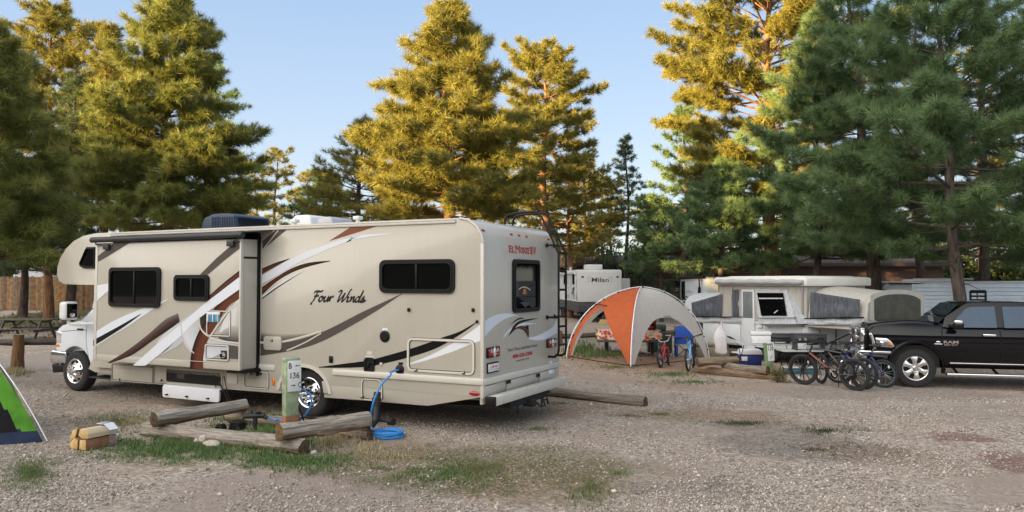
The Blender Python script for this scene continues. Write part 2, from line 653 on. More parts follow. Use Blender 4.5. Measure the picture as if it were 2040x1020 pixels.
def gzn(x, y):
    z = gz(x, y)
    if 4 < y < 40 and -25 < x < 25:
        z += 0.012 * (noise.noise(Vector((x * 0.9, y * 0.9, 0)))) + 0.02 * noise.noise(Vector((x * 0.3, y * 0.3, 5)))
    return z
mb.add([(x, y, gzn(x, y)) for y in gy for x in gx],
       [(j * nx + i, j * nx + i + 1, (j + 1) * nx + i + 1, (j + 1) * nx + i) for j in range(len(gy) - 1) for i in range(nx - 1)])
tag(mb.build('ground', ground_material()), 'pale gravel and dirt campground floor with pine litter', 'ground', kind='structure')

# loose stones on the gravel: small faceted pebbles
bm0 = bmesh.new()
for q_ in ((1, 0, 0), (-1, 0, 0), (0, 1, 0), (0, -1, 0), (0, 0, 1), (0, 0, -1)):
    bm0.verts.new(q_)
bmesh.ops.convex_hull(bm0, input=bm0.verts[:])
bm0.verts.index_update()
ico_v = np.array([v.co for v in bm0.verts], np.float32)
ico_f = np.array([[v.index for v in f.verts] for f in bm0.faces], np.int64)
bm0.free()
def fast_mesh(name, verts, tris, mat_, cols=None, parent=None, smooth=False):
    me = bpy.data.meshes.new(name)
    nv, nf = len(verts), len(tris)
    me.vertices.add(nv)
    me.vertices.foreach_set('co', np.ascontiguousarray(verts, np.float32).ravel())
    me.loops.add(nf * 3)
    me.loops.foreach_set('vertex_index', np.ascontiguousarray(tris, np.int32).ravel())
    me.polygons.add(nf)
    me.polygons.foreach_set('loop_start', np.arange(0, nf * 3, 3, dtype=np.int32))
    me.polygons.foreach_set('loop_total', np.full(nf, 3, np.int32))
    if smooth:
        me.polygons.foreach_set('use_smooth', np.ones(nf, bool))
    me.update(calc_edges=True)
    if cols is not None:
        a = me.color_attributes.new('Col', 'FLOAT_COLOR', 'POINT')
        d = np.ones((nv, 4), np.float32)
        d[:, :3] = cols
        a.data.foreach_set('color', d.ravel())
    me.materials.append(mat_)
    o = bpy.data.objects.new(name, me)
    COL.objects.link(o)
    if parent is not None:
        o.parent = parent
    return o
def gz_arr(x, y):
    return np.array([gzn(a, b) for a, b in zip(x, y)])
def in_frame(x, y, m=0.03):
    return np.abs(x / y) < 1020 / FPX + m
n = 120000
yy = 6.6 + (rng.random(n) ** 1.5) * 9.5
xx = (rng.random(n) * 2 - 1) * yy * 0.72
dens = np.array([noise.noise(Vector((a * 0.45, b * 0.6, 2.0))) + 0.5 * noise.noise(Vector((a * 1.7, b * 1.9, 7.0))) for a, b in zip(xx, yy)])
keep = dens > -0.12 + 0.25 * rng.standard_normal(n) * 0.5
pxs, pys = 1020 + FPX * xx / yy, 558 + FPX * CAMH / yy
for x0, x1, y0, y1 in ((1840, 1990, 862, 888), (1950, 2130, 905, 945), (640, 1310, 762, 845), (560, 1330, 885, 1000), (190, 680, 850, 925), (260, 880, 930, 1090), (1200, 1600, 818, 842), (1420, 1780, 865, 925)):
    dd = ((pxs - (x0 + x1) / 2) / (x1 - x0) * 2) ** 2 + ((pys - (y0 + y1) / 2) / (y1 - y0) * 2) ** 2
    keep &= ~((dd < 0.7 + 0.5 * rng.random(n)) & (rng.random(n) < (0.45 if x0 == 260 else 0.8)))
xx, yy = xx[keep], yy[keep]
n = len(xx)
siz = 0.006 + 0.0125 * rng.random(n) ** 2.2 + (rng.random(n) > 0.992) * 0.014
sc3 = siz[:, None] * (0.6 + 0.8 * rng.random((n, 3)))
sc3[:, 2] *= 0.65
ang = rng.random(n) * 6.283
V = ico_v[None] * sc3[:, None, :] * (1 + 0.25 * rng.standard_normal((n, 6, 1)).astype(np.float32))
ca, sa = np.cos(ang)[:, None], np.sin(ang)[:, None]
V = np.stack([V[..., 0] * ca - V[..., 1] * sa + xx[:, None], V[..., 0] * sa + V[..., 1] * ca + yy[:, None], V[..., 2] + (gz_arr(xx, yy) + siz * 0.25)[:, None]], -1)
T = (ico_f[None] + (np.arange(n) * 6)[:, None, None]).reshape(-1, 3)
tone = rng.random(n)
pal = np.array([(0.46, 0.40, 0.345), (0.42, 0.365, 0.315), (0.36, 0.31, 0.27), (0.32, 0.27, 0.23), (0.55, 0.50, 0.44), (0.21, 0.175, 0.15), (0.40, 0.33, 0.27)])
C = pal[rng.integers(0, len(pal), n)] * (0.8 + 0.4 * rng.random((n, 1)))
tag(fast_mesh('gravel', V.reshape(-1, 3), T, attr_mat('pebble_stone', 0.9, var=0.2, scale=90, spec=0.2), np.repeat(C, 6, 0)),
    'loose pale gravel scattered over the camp drive', 'gravel', kind='stuff')

# added ridge, unseen behind the camera, its crest shaped to shade the camp
sd = Vector((sun_dir.x, sun_dir.y)).normalized()
pe = Vector((sd.y, -sd.x))           # lateral axis across the sunlight
RID = 150.0
TANE = math.tan(SUN_EL)
def ridge_h(u):
    base = float(np.interp(u, [-200, 14.0, 17.4, 18.3, 19.3, 20.2, 22.0, 24.0, 27.0, 31.0, 200], [20, 19.0, 14.0, 4.9, 4.9, 7.6, 6.2, 6.4, 7.4, 7.6, 8]))
    return base + RID * TANE
mb = MB()
us = np.arange(-260, 260, 3.0)
vs = []
for u in us:
    h = ridge_h(u) + 0.9 * noise.noise(Vector((u * 0.11, 0, 0))) + 0.5 * noise.noise(Vector((u * 0.5, 3, 0)))
    for d, k in ((-70, 0.0), (-40, 0.45), (-14, 0.9), (0, 1.0), (18, 0.86), (60, 0.4), (120, 0.0)):
        q = sd * (RID + d) + pe * u
        vs.append((q.x, q.y, h * k - 0.3))
fs = [(i * 7 + j, i * 7 + j + 1, (i + 1) * 7 + j + 1, (i + 1) * 7 + j) for i in range(len(us) - 1) for j in range(6)]
mb.add(vs, fs)
tag(mb.build('sun_block_ridge', mat('ridge_green', (0.07, 0.08, 0.035), 0.95, var=0.4, scale=0.3), smooth=180), 'added ridge out of view that blocks the low sun', 'sun_block_ridge', kind='structure')
# ================================================================== TREES
m_needle = attr_mat('pine_needles', 0.55, transl=0.28, spec=0.25)
m_leaf = attr_mat('broad_leaves', 0.5, transl=0.3, spec=0.3)
def bark(name, c, c2):
    return mat(name, c, 0.95, var=0.45, scale=9.0, bump=1.0, bscale=22.0, stretch=(1, 1, 0.25), c2=c2, spec=0.1)
m_bark_red = bark('ponderosa_bark', (0.16, 0.085, 0.05), (0.24, 0.13, 0.075))
m_bark_dark = bark('dark_bark', (0.055, 0.042, 0.035), (0.10, 0.075, 0.06))  # darker copy of the bark, shade put into its colour
m_bark_grey = bark('grey_bark', (0.075, 0.062, 0.053), (0.13, 0.108, 0.092))
def unit(a):
    return a / np.maximum(1e-9, np.linalg.norm(a, axis=-1, keepdims=True))
def tuft_mesh(pos, dirs, cols, K, L, wd, rg, spread=0.95):
    """K slim needles round each shoot tip"""
    N = len(pos)
    rd = unit(rg.standard_normal((N, K, 3)))
    dd = unit(dirs[:, None, :] * 0.75 + rd * spread)
    back = rg.random((N, K, 1)) * L * 0.75
    b = pos[:, None, :] - dirs[:, None, :] * back
    ln = L * (0.7 + 0.5 * rg.random((N, K, 1)))
    side_ = unit(np.cross(dd, rg.standard_normal((N, K, 3)))) * (wd / 2)
    tip = b + dd * ln
    tip[..., 2] -= 0.02 * ln[..., 0]
    V = np.stack([b - side_, b + side_, tip], 2).reshape(-1, 3)
    T = np.arange(N * K * 3).reshape(-1, 3)
    c = cols[:, None, :] * (0.75 + 0.5 * rg.random((N, K, 1)))
    C = np.repeat(c.reshape(-1, 3), 3, 0)
    return V, T, C
PALS = {'olive': ((0.09, 0.122, 0.03), (0.32, 0.325, 0.085)), 'gold': ((0.14, 0.15, 0.035), (0.33, 0.29, 0.065)), 'green': ((0.075, 0.115, 0.03), (0.30, 0.33, 0.10)),  # gold and olive hold low sunlight in the needle colour, dark holds shade
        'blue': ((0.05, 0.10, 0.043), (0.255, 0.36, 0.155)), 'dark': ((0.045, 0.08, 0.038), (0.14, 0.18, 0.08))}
def pine(label, X, Y, H, rad, base, seed, pal='green', nb=70, dens=1.0, rt=0.2, bk=None, K=30, L=0.21, wd=0.013, open_=0.0, shape='cone', lean=(0, 0), group=None, name='pine_tree', up=0.35, z0=None, flat=1.0, dead=0):
    """a pine: trunk and limbs, and shoots of needles gathered at the ends of the side twigs.
    rad: crown radius at its widest; base: height of the lowest limbs"""
    rg = np.random.default_rng(seed)
    rnd = random.Random(seed)
    gz0 = gz(X, Y) if z0 is None else z0
    root = thing(name, label, 'tree', (X, Y, gz0 - 0.05), 0, group)
    mb = MB()
    trunk = lambda h: Vector((lean[0] * (h / H) ** 1.3 * H + 0.10 * math.sin(h * 0.9 + seed), lean[1] * (h / H) * H + 0.08 * math.cos(h * 0.7 + seed), h))
    hs = np.linspace(0, H, 14)
    rr_ = [rt * (1.25 if h < 0.2 else 1.0) * (1 - 0.93 * (h / H) ** 1.05) + 0.01 for h in hs]
    mb.tube([trunk(h) for h in hs], rr_, 10, 0)
    pos, dr, tint = [], [], []
    GA = 2.39996
    for i in range(nb):
        nwh = max(4, nb // 6)
        k = (i + rnd.random() * 0.8) / nb
        k = 0.72 * ((int(k * nwh) + 0.5 + rnd.gauss(0, 0.10)) / nwh) + 0.28 * k
        k = min(0.995, max(0.0, k))
        h = base + (H - base) * k ** 0.92
        if shape == 'cone':
            pr = (1 - k) ** 0.80 * (0.80 + 0.2 * min(1, k * 5))
            pr = max(pr, 0.05)
        elif shape == 'oval':
            pr = math.sin(PI * (0.18 + 0.80 * k)) ** 0.8
        else:                                   # round-topped old pine
            pr = (0.55 + 0.45 * math.sin(PI * min(1, k * 1.1))) * (1 - max(0, k - 0.8) * 3.2)
        Lb = max(0.25, rad * pr * (0.72 + 0.45 * rnd.random()))
        Lb *= 1.0 + 0.42 * noise.noise(Vector((math.cos(GA * i) * 1.1, math.sin(GA * i) * 1.1, h * 0.55 + seed * 3.7)))
        if rnd.random() < open_ * 0.35:
            Lb *= 0.6
        az = GA * i + rnd.uniform(-0.4, 0.4)
        dx, dy = math.cos(az), math.sin(az) * flat
        rise = math.tan(R(58 * k ** 1.5 + rnd.uniform(-14, 12)))
        curl = up * rnd.uniform(0.4, 1.2)
        P0 = trunk(h)
        def bp(t):
            return P0 + Vector((dx * Lb * t, dy * Lb * t, Lb * (rise * t * (1 - 0.35 * t) + curl * t * t * 0.6 - 0.10 * t)))
        rb = max(0.011, min(rt * 0.30, 0.012 * Lb + 0.006)) * (1 - 0.35 * k)
        mb.tube([bp(t) for t in (0, 0.25, 0.5, 0.75, 1.0)], [rb, rb * 0.8, rb * 0.6, rb * 0.4, rb * 0.2], 5, 0, caps=False)
        ns = max(3, int(Lb * 4.6 * dens))
        t0 = 0.25 + 0.28 * open_
        btint = rnd.random()
        for s in range(ns):
            t = min(t0 + (1.02 - t0) * (s + rnd.random()) / ns, 1.0)
            p = bp(t)
            sd_ = 1 if s % 2 else -1
            ls = min((0.12 + 0.36 * Lb * (1.06 - t)) * rnd.uniform(0.45, 1.15), 1.0)
            a2 = az + sd_ * rnd.uniform(0.4, 1.05)
            e = Vector((math.cos(a2) * ls, math.sin(a2) * ls * flat, ls * rnd.uniform(0.0, 0.5)))
            ctint = rnd.random()
            # a clump of shoots at the tip of the twig, one or two further in
            spots_ = [p + e] + ([p + e * 0.45] if ls > 0.5 else [])
            for q, cc in enumerate(spots_):
                for j in range((4 if q == 0 else 2) if K > 30 else 3):
                    o3 = Vector((rnd.gauss(0, 1), rnd.gauss(0, 1), rnd.gauss(0.15, 0.75)))
                    pos.append(cc + o3 * 0.085 * (L / 0.24))
                    d = (e.normalized() * 0.55 + Vector((dx * 0.25, dy * 0.25, 0.40)) + o3 * 0.38).normalized()
                    dr.append(d)
                    tint.append(0.35 * rnd.random() + 0.45 * ctint + 0.2 * btint)
            mb.tube([p, p + e * 0.6, p + e], [rb * 0.35, rb * 0.25, 0.004], 4, 0, caps=False)
        pos.append(bp(1.0)); dr.append((bp(1.0) - bp(0.9)).normalized()); tint.append(0.8)
    for i in range(dead):
        h = base * rnd.uniform(0.35, 1.0)
        az = rnd.random() * 6.28
        l = rnd.uniform(0.4, 1.3)
        p = trunk(h)
        e = p + Vector((math.cos(az) * l, math.sin(az) * l, rnd.uniform(-0.2, 0.25) * l))
        mb.tube([p, p.lerp(e, 0.5) + Vector((0, 0, 0.05)), e], [0.025, 0.016, 0.005], 5, 0, caps=False)
    for k in range(10):
        h = H - 0.06 * k
        pos.append(trunk(h) + Vector((rnd.gauss(0, 0.07), rnd.gauss(0, 0.07), 0.05)))
        dr.append(Vector((rnd.gauss(0, 0.4), rnd.gauss(0, 0.4), 1)).normalized())
        tint.append(0.9)
    mb.build('trunk', bk or m_bark_dark, root, 60)
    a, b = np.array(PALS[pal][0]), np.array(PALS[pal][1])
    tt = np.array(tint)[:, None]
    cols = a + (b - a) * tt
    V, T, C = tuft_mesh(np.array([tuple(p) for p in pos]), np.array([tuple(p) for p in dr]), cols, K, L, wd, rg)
    fast_mesh('crown', V, T, m_needle, C, root)
    return root
def leafy(label, X, Y, H, rad, base, seed, c0, c1, n=2600, stems=5, ls=0.09, name='leafy_bush', cat='bush', group=None):
    """broad-leaved bush or small tree: forked stems, leaves gathered in sprays"""
    rg = np.random.default_rng(seed)
    rnd = random.Random(seed)
    root = thing(name, label, cat, (X, Y, gz(X, Y) - 0.03), 0, group)
    mb = MB()
    tips = []
    for s in range(stems):
        az = 6.28 * s / stems + rnd.random()
        p = Vector((rnd.uniform(-0.1, 0.1), rnd.uniform(-0.1, 0.1), 0))
        pts = [p]
        hh = H * rnd.uniform(0.7, 0.98)
        for k in range(1, 6):
            f = k / 5
            pts.append(Vector((math.cos(az) * rad * 0.75 * f ** 1.3 + rnd.gauss(0, 0.06), math.sin(az) * rad * 0.75 * f ** 1.3 + rnd.gauss(0, 0.06), hh * f)))
        mb.tube(pts, [0.05 * (1 - 0.85 * k / 5) * (0.4 + H * 0.16) for k in range(6)], 6, 0, caps=False)
        for k in range(14):
            f = max(base / H, rnd.uniform(0.2, 1.0))
            j = min(4, int(f * 5))
            q = pts[j].lerp(pts[j + 1], f * 5 - j)
            a2 = rnd.random() * 6.28
            l = rad * rnd.uniform(0.15, 0.6)
            e = q + Vector((math.cos(a2) * l, math.sin(a2) * l, rnd.uniform(-0.1, 0.5) * l))
            mb.tube([q, e], [0.012, 0.004], 4, 0, caps=False)
            tips.append(e)
    mb.build('trunk', m_bark_grey, root, 60)
    tips = np.array([tuple(t) for t in tips])
    ci = rg.integers(0, len(tips), n)
    c = tips[ci] + rg.standard_normal((n, 3)) * np.array([0.16, 0.16, 0.13]) * max(0.5, rad * 0.75)
    c[:, 2] = np.maximum(c[:, 2], base * 0.7)
    d1 = unit(rg.standard_normal((n, 3)))
    d2 = unit(np.cross(d1, rg.standard_normal((n, 3))))
    l_ = ls * (0.6 + 0.7 * rg.random((n, 1)))
    V = np.stack([c - d1 * l_ * 0.5, c + d2 * l_ * 0.32, c + d1 * l_ * 0.5, c - d2 * l_ * 0.32], 1).reshape(-1, 3)
    base_i = (np.arange(n) * 4)[:, None]
    T = np.concatenate([base_i + np.array([[0, 1, 2]]), base_i + np.array([[0, 2, 3]])], 0)
    a, b = np.array(c0), np.array(c1)
    t = (0.6 * rg.random((n, 1)) + 0.4 * rg.random((len(tips), 1))[ci])
    C = np.repeat(a + (b - a) * t, 4, 0)
    fast_mesh('crown', V, T, m_leaf, C, root)
    return root
def pos_at(px, Y):
    return (px - 1020) / FPX * Y
def hgt(py, Y, X):
    return CAMH + (558 - py) / FPX * Y - gz(X, Y)
def P_(label, px, top, Y, radpx, basepy, seed, **k):
    X = pos_at(px, Y)
    return pine(label, X, Y, hgt(top, Y, X), radpx / FPX * Y, hgt(basepy, Y, X), seed, **k)
# left group
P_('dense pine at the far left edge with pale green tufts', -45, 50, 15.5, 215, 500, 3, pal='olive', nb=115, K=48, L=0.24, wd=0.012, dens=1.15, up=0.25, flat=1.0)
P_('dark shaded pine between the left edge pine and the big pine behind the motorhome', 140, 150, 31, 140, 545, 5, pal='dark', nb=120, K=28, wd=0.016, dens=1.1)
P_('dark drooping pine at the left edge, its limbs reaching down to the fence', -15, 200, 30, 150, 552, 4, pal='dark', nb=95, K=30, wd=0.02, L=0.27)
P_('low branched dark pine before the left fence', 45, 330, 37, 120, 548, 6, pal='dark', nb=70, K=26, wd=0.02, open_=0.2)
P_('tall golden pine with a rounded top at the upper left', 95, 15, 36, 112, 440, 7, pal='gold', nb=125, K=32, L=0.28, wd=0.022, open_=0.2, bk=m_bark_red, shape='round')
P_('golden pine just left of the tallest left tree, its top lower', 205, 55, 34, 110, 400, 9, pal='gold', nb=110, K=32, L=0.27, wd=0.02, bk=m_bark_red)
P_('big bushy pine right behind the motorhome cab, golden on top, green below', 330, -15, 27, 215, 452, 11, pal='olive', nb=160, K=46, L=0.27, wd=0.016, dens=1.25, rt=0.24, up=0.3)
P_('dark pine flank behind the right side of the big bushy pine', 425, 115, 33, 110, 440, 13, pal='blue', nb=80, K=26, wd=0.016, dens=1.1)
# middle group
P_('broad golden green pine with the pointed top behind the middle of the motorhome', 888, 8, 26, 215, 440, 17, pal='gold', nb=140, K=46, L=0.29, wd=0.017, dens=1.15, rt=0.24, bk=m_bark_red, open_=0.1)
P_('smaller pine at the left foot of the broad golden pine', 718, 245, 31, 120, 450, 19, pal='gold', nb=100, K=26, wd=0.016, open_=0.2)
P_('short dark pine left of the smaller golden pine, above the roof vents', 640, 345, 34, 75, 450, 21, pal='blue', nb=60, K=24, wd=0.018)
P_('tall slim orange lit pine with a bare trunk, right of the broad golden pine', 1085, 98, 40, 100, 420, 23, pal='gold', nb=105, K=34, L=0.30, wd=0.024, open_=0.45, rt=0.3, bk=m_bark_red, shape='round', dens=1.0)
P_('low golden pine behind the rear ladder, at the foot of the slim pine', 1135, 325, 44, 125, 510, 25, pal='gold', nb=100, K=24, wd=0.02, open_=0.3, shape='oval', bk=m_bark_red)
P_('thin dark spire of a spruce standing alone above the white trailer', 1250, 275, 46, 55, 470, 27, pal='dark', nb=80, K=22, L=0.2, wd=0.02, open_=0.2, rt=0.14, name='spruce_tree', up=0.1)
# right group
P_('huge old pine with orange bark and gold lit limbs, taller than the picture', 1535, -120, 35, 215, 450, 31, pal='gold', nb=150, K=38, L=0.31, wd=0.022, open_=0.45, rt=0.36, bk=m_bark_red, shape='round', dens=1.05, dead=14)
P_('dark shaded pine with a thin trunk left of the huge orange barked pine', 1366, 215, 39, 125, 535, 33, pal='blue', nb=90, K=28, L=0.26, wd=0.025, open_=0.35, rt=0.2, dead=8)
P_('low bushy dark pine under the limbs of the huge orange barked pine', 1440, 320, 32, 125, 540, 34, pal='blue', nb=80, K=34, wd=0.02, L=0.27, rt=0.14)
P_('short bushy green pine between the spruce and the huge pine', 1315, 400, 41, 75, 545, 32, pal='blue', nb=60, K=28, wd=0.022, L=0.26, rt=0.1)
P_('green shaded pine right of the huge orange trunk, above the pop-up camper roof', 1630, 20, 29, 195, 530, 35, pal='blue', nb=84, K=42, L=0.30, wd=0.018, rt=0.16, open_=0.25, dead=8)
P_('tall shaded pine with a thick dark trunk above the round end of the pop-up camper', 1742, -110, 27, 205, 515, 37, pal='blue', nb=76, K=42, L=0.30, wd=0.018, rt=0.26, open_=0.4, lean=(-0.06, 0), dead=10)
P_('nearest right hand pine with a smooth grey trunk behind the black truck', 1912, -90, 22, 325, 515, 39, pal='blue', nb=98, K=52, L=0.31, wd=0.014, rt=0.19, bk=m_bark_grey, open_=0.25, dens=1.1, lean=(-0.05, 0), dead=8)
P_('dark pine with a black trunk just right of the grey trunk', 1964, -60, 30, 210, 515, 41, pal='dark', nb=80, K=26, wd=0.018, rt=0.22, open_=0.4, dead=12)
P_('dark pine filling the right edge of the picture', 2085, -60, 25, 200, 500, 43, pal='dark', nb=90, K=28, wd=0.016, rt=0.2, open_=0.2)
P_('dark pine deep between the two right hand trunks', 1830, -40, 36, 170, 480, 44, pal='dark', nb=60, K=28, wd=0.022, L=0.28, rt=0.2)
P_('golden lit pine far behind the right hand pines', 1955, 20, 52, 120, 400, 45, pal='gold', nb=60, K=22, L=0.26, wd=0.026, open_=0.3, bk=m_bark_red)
# bushes and small broad-leaved trees
leafy('yellow leaved bush beside the top of the rear ladder', pos_at(1165, 50), 50, hgt(425, 50, 4), 1.7, 0.6, 51, (0.16, 0.13, 0.03), (0.36, 0.25, 0.05), 4600, 6, 0.16)
leafy('dark green leafy sapling beside the spruce, behind the white trailer', pos_at(1210, 49), 49, hgt(455, 49, 5), 1.2, 0.6, 53, (0.03, 0.07, 0.025), (0.07, 0.13, 0.045), 2600, 5, 0.12)
leafy('small many stemmed leafy tree in front of the dark brown building', pos_at(1280, 45), 45, hgt(470, 45, 6), 1.2, 1.2, 55, (0.03, 0.06, 0.02), (0.09, 0.14, 0.05), 2800, 6, 0.12, name='leafy_tree', cat='tree')
leafy('low green bush under the brown building, right of the many stemmed tree', pos_at(1340, 44.5), 44.5, hgt(545, 44, 8), 0.7, 0.2, 57, (0.04, 0.09, 0.03), (0.09, 0.16, 0.05), 1400, 5, 0.11)
# background trees: two kinds, copied
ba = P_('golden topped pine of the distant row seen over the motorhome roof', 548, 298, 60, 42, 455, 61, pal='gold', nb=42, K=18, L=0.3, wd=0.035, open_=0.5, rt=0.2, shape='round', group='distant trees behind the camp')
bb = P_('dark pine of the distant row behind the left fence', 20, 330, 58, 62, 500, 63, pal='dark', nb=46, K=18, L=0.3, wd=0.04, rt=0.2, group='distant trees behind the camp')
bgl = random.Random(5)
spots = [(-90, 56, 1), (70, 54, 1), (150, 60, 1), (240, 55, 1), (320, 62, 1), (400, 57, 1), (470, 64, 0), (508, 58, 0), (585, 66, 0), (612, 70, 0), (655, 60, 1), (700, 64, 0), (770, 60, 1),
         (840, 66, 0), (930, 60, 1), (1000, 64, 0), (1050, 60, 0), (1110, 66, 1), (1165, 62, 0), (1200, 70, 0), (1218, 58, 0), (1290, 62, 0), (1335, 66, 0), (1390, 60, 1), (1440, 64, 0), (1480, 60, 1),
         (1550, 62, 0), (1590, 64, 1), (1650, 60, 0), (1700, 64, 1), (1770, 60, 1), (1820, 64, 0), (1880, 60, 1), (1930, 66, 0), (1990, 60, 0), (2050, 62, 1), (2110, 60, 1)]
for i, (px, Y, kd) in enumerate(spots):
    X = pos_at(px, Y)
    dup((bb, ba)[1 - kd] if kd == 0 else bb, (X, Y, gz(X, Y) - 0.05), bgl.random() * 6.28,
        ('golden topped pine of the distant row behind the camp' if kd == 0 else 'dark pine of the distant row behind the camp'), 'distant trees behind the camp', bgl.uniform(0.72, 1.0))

# low shrubs that close the view under the distant trees
sb = leafy('dark shrub of the low thicket behind the camp', pos_at(-20, 53), 53, 3.6, 2.6, 0.2, 91, (0.03, 0.05, 0.018), (0.09, 0.12, 0.035), 5200, 8, 0.26, name='shrub', cat='shrub', group='thicket behind the camp')
for i, px in enumerate(list(range(60, 480, 62)) + list(range(1120, 2140, 60)) + list(range(760, 1110, 70))):
    Y = 58 + 7 * bgl.random()
    X = pos_at(px, Y)
    dup(sb, (X, Y, gz(X, Y) - 0.1), bgl.random() * 6.28, 'dark shrub of the low thicket behind the camp', 'thicket behind the camp', bgl.uniform(0.8, 1.25))
# ================================================================== MOTORHOME
RVP = (-0.383, 10.23, 0.0)
RVYAW = R(26.85)
rv = thing('motorhome', 'long beige motorhome with white and brown swooshes, slide-out extended and a black rear ladder', 'motorhome', RVP, -RVYAW)
RVM = Matrix.Translation(RVP) @ Matrix.Rotation(-RVYAW, 4, 'Z')
RVI = RVM.inverted()
def loc_hit(px, py, MI, axis, val):
    o = MI @ Vector((0, 0, CAMH))
    d = MI.to_3x3() @ ray(px, py)
    return o + d * ((val - o[axis]) / d[axis])
def RS(px, py, y=0.0):                        # pixel -> (x, z) on a side plane of the coach
    p = loc_hit(px, py, RVI, 1, y)
    return (p.x, p.z)
def RR(px, py, x=0.0):                        # pixel -> (y, z) on a rear plane
    p = loc_hit(px, py, RVI, 0, x)
    return (p.y, p.z)
def zz(o, k, pts):
    return [(o[0] + a / k, o[1] + b / k) for a, b in pts]
Z1 = lambda pts: zz((0, 400), 2.4286, pts)
Z2 = lambda pts: zz((100, 420), 4.636, pts)
Z3 = lambda pts: zz((380, 400), 4.25, pts)
Z4 = lambda pts: zz((300, 640), 3.924, pts)
Z5 = lambda pts: zz((640, 420), 4.6375, pts)
Z6 = lambda pts: zz((640, 620), 3.924, pts)
Z7 = lambda pts: zz((930, 410), 4.636, pts)
Z8 = lambda pts: zz((930, 610), 4.636, pts)
side = lambda pts, y=0.0: [RS(a, b, y) for a, b in pts]
rear = lambda pts, x=0.0: [RR(a, b, x) for a, b in pts]
W_ = 2.51
FY = lambda u, v, w_: Vector((u, w_, v))            # side planes: u = x, v = z, w = y
FX = lambda u, v, w_: Vector((w_, u, v))            # rear planes: u = y, v = z, w = x

BEIGE = (0.46, 0.43, 0.37)
m_coach = mat('coach_beige', BEIGE, 0.28, var=0.03, scale=1.2, coat=0.3)
def weather(m, streak=0.025, wave=0.05):
    t = m.node_tree
    pb = t.nodes['Principled BSDF']
    lk = pb.inputs['Base Color'].links[0].from_socket
    tc = t.nodes.new('ShaderNodeTexCoord')
    mp = t.nodes.new('ShaderNodeMapping')
    mp.inputs['Scale'].default_value = (7, 7, 0.5)
    n = t.nodes.new('ShaderNodeTexNoise')
    n.inputs['Scale'].default_value = 1.6
    n.inputs['Detail'].default_value = 7
    n.inputs['Roughness'].default_value = 0.7
    t.links.new(tc.outputs['Object'], mp.inputs[0])
    t.links.new(mp.outputs[0], n.inputs['Vector'])
    r = t.nodes.new('ShaderNodeValToRGB')
    r.color_ramp.elements[0].position, r.color_ramp.elements[1].position = 0.32, 0.58
    k = 1 - streak
    r.color_ramp.elements[0].color = (k, k * 0.985, k * 0.96, 1)
    r.color_ramp.elements[1].color = (1, 1, 1, 1)
    t.links.new(n.outputs['Fac'], r.inputs[0])
    mx = t.nodes.new('ShaderNodeMix')
    mx.data_type, mx.blend_type = 'RGBA', 'MULTIPLY'
    mx.inputs[0].default_value = 1
    t.links.new(lk, mx.inputs[6])
    t.links.new(r.outputs[0], mx.inputs[7])
    t.links.new(mx.outputs[2], pb.inputs['Base Color'])
    n2 = t.nodes.new('ShaderNodeTexNoise')
    n2.inputs['Scale'].default_value = 1.3
    t.links.new(tc.outputs['Object'], n2.inputs['Vector'])
    b = t.nodes.new('ShaderNodeBump')
    b.inputs['Strength'].default_value = wave
    b.inputs['Distance'].default_value = 0.1
    t.links.new(n2.outputs['Fac'], b.inputs['Height'])
    t.links.new(b.outputs[0], pb.inputs['Normal'])
weather(m_coach)
m_trim = mat('coach_trim', (0.58, 0.55, 0.49), 0.35, var=0.04, scale=3)
m_white = mat('coach_white', (0.74, 0.76, 0.80), 0.3, var=0.03, scale=3)
m_bwhite = mat('appliance_white', (0.72, 0.73, 0.74), 0.4, var=0.05, scale=5)
m_grey = mat('stripe_taupe', (0.085, 0.072, 0.062), 0.4, var=0.05, spec=0.2)
m_black = mat('gloss_black', (0.004, 0.004, 0.004), 0.3, var=0.2, spec=0.2)
m_rust = mat('stripe_rust', (0.19, 0.055, 0.025), 0.35, var=0.08)
m_blackp = mat('black_plastic', (0.007, 0.007, 0.0075), 0.45, var=0.2, spec=0.25)
m_rubber = mat('tyre_rubber', (0.02, 0.02, 0.021), 0.85, var=0.25, scale=20, bump=0.15, bscale=80)
m_chrome = mat('chrome', (0.75, 0.75, 0.77), 0.12, 1.0, var=0.04)
m_steel = mat('brushed_steel', (0.5, 0.5, 0.5), 0.35, 1.0, var=0.1, scale=20)
m_glass = mat('dark_tinted_glass', (0.003, 0.003, 0.0035), 0.03, var=0.2, spec=0.3)
m_under = mat('chassis_dark', (0.012, 0.011, 0.010), 0.9, var=0.3)
m_red = mat('red_lens', (0.30, 0.008, 0.010), 0.15, var=0.1, coat=0.5)
m_amber = mat('amber_lens', (0.7, 0.18, 0.01), 0.2, var=0.1, coat=0.5)
m_clear = mat('clear_lens', (0.75, 0.75, 0.75), 0.1, 0.6, var=0.1)
m_redtxt = mat('red_lettering', (0.45, 0.012, 0.016), 0.35, var=0.05)
m_blacktxt = mat('black_lettering', (0.012, 0.012, 0.013), 0.35, var=0.1)
m_airb = attr_mat('airbrushed_graphics', 0.35, 0.0, spec=0.2)
CB = lambda c: tuple(c)
WHT, BLK, RST, GRY = (0.68, 0.71, 0.76), (0.005, 0.0045, 0.0045), (0.115, 0.036, 0.02), (0.085, 0.072, 0.062)

SL_Y = -0.396                                      # slide-out face
x_seam, _ = RS(518, 600)                           # where the slide enters the wall (rear edge)
xs_rear = RS(479, 600, SL_Y)[0]
xs_front = RS(190.5, 600, SL_Y)[0]
z_rail = 0.722
z_roof = 2.885
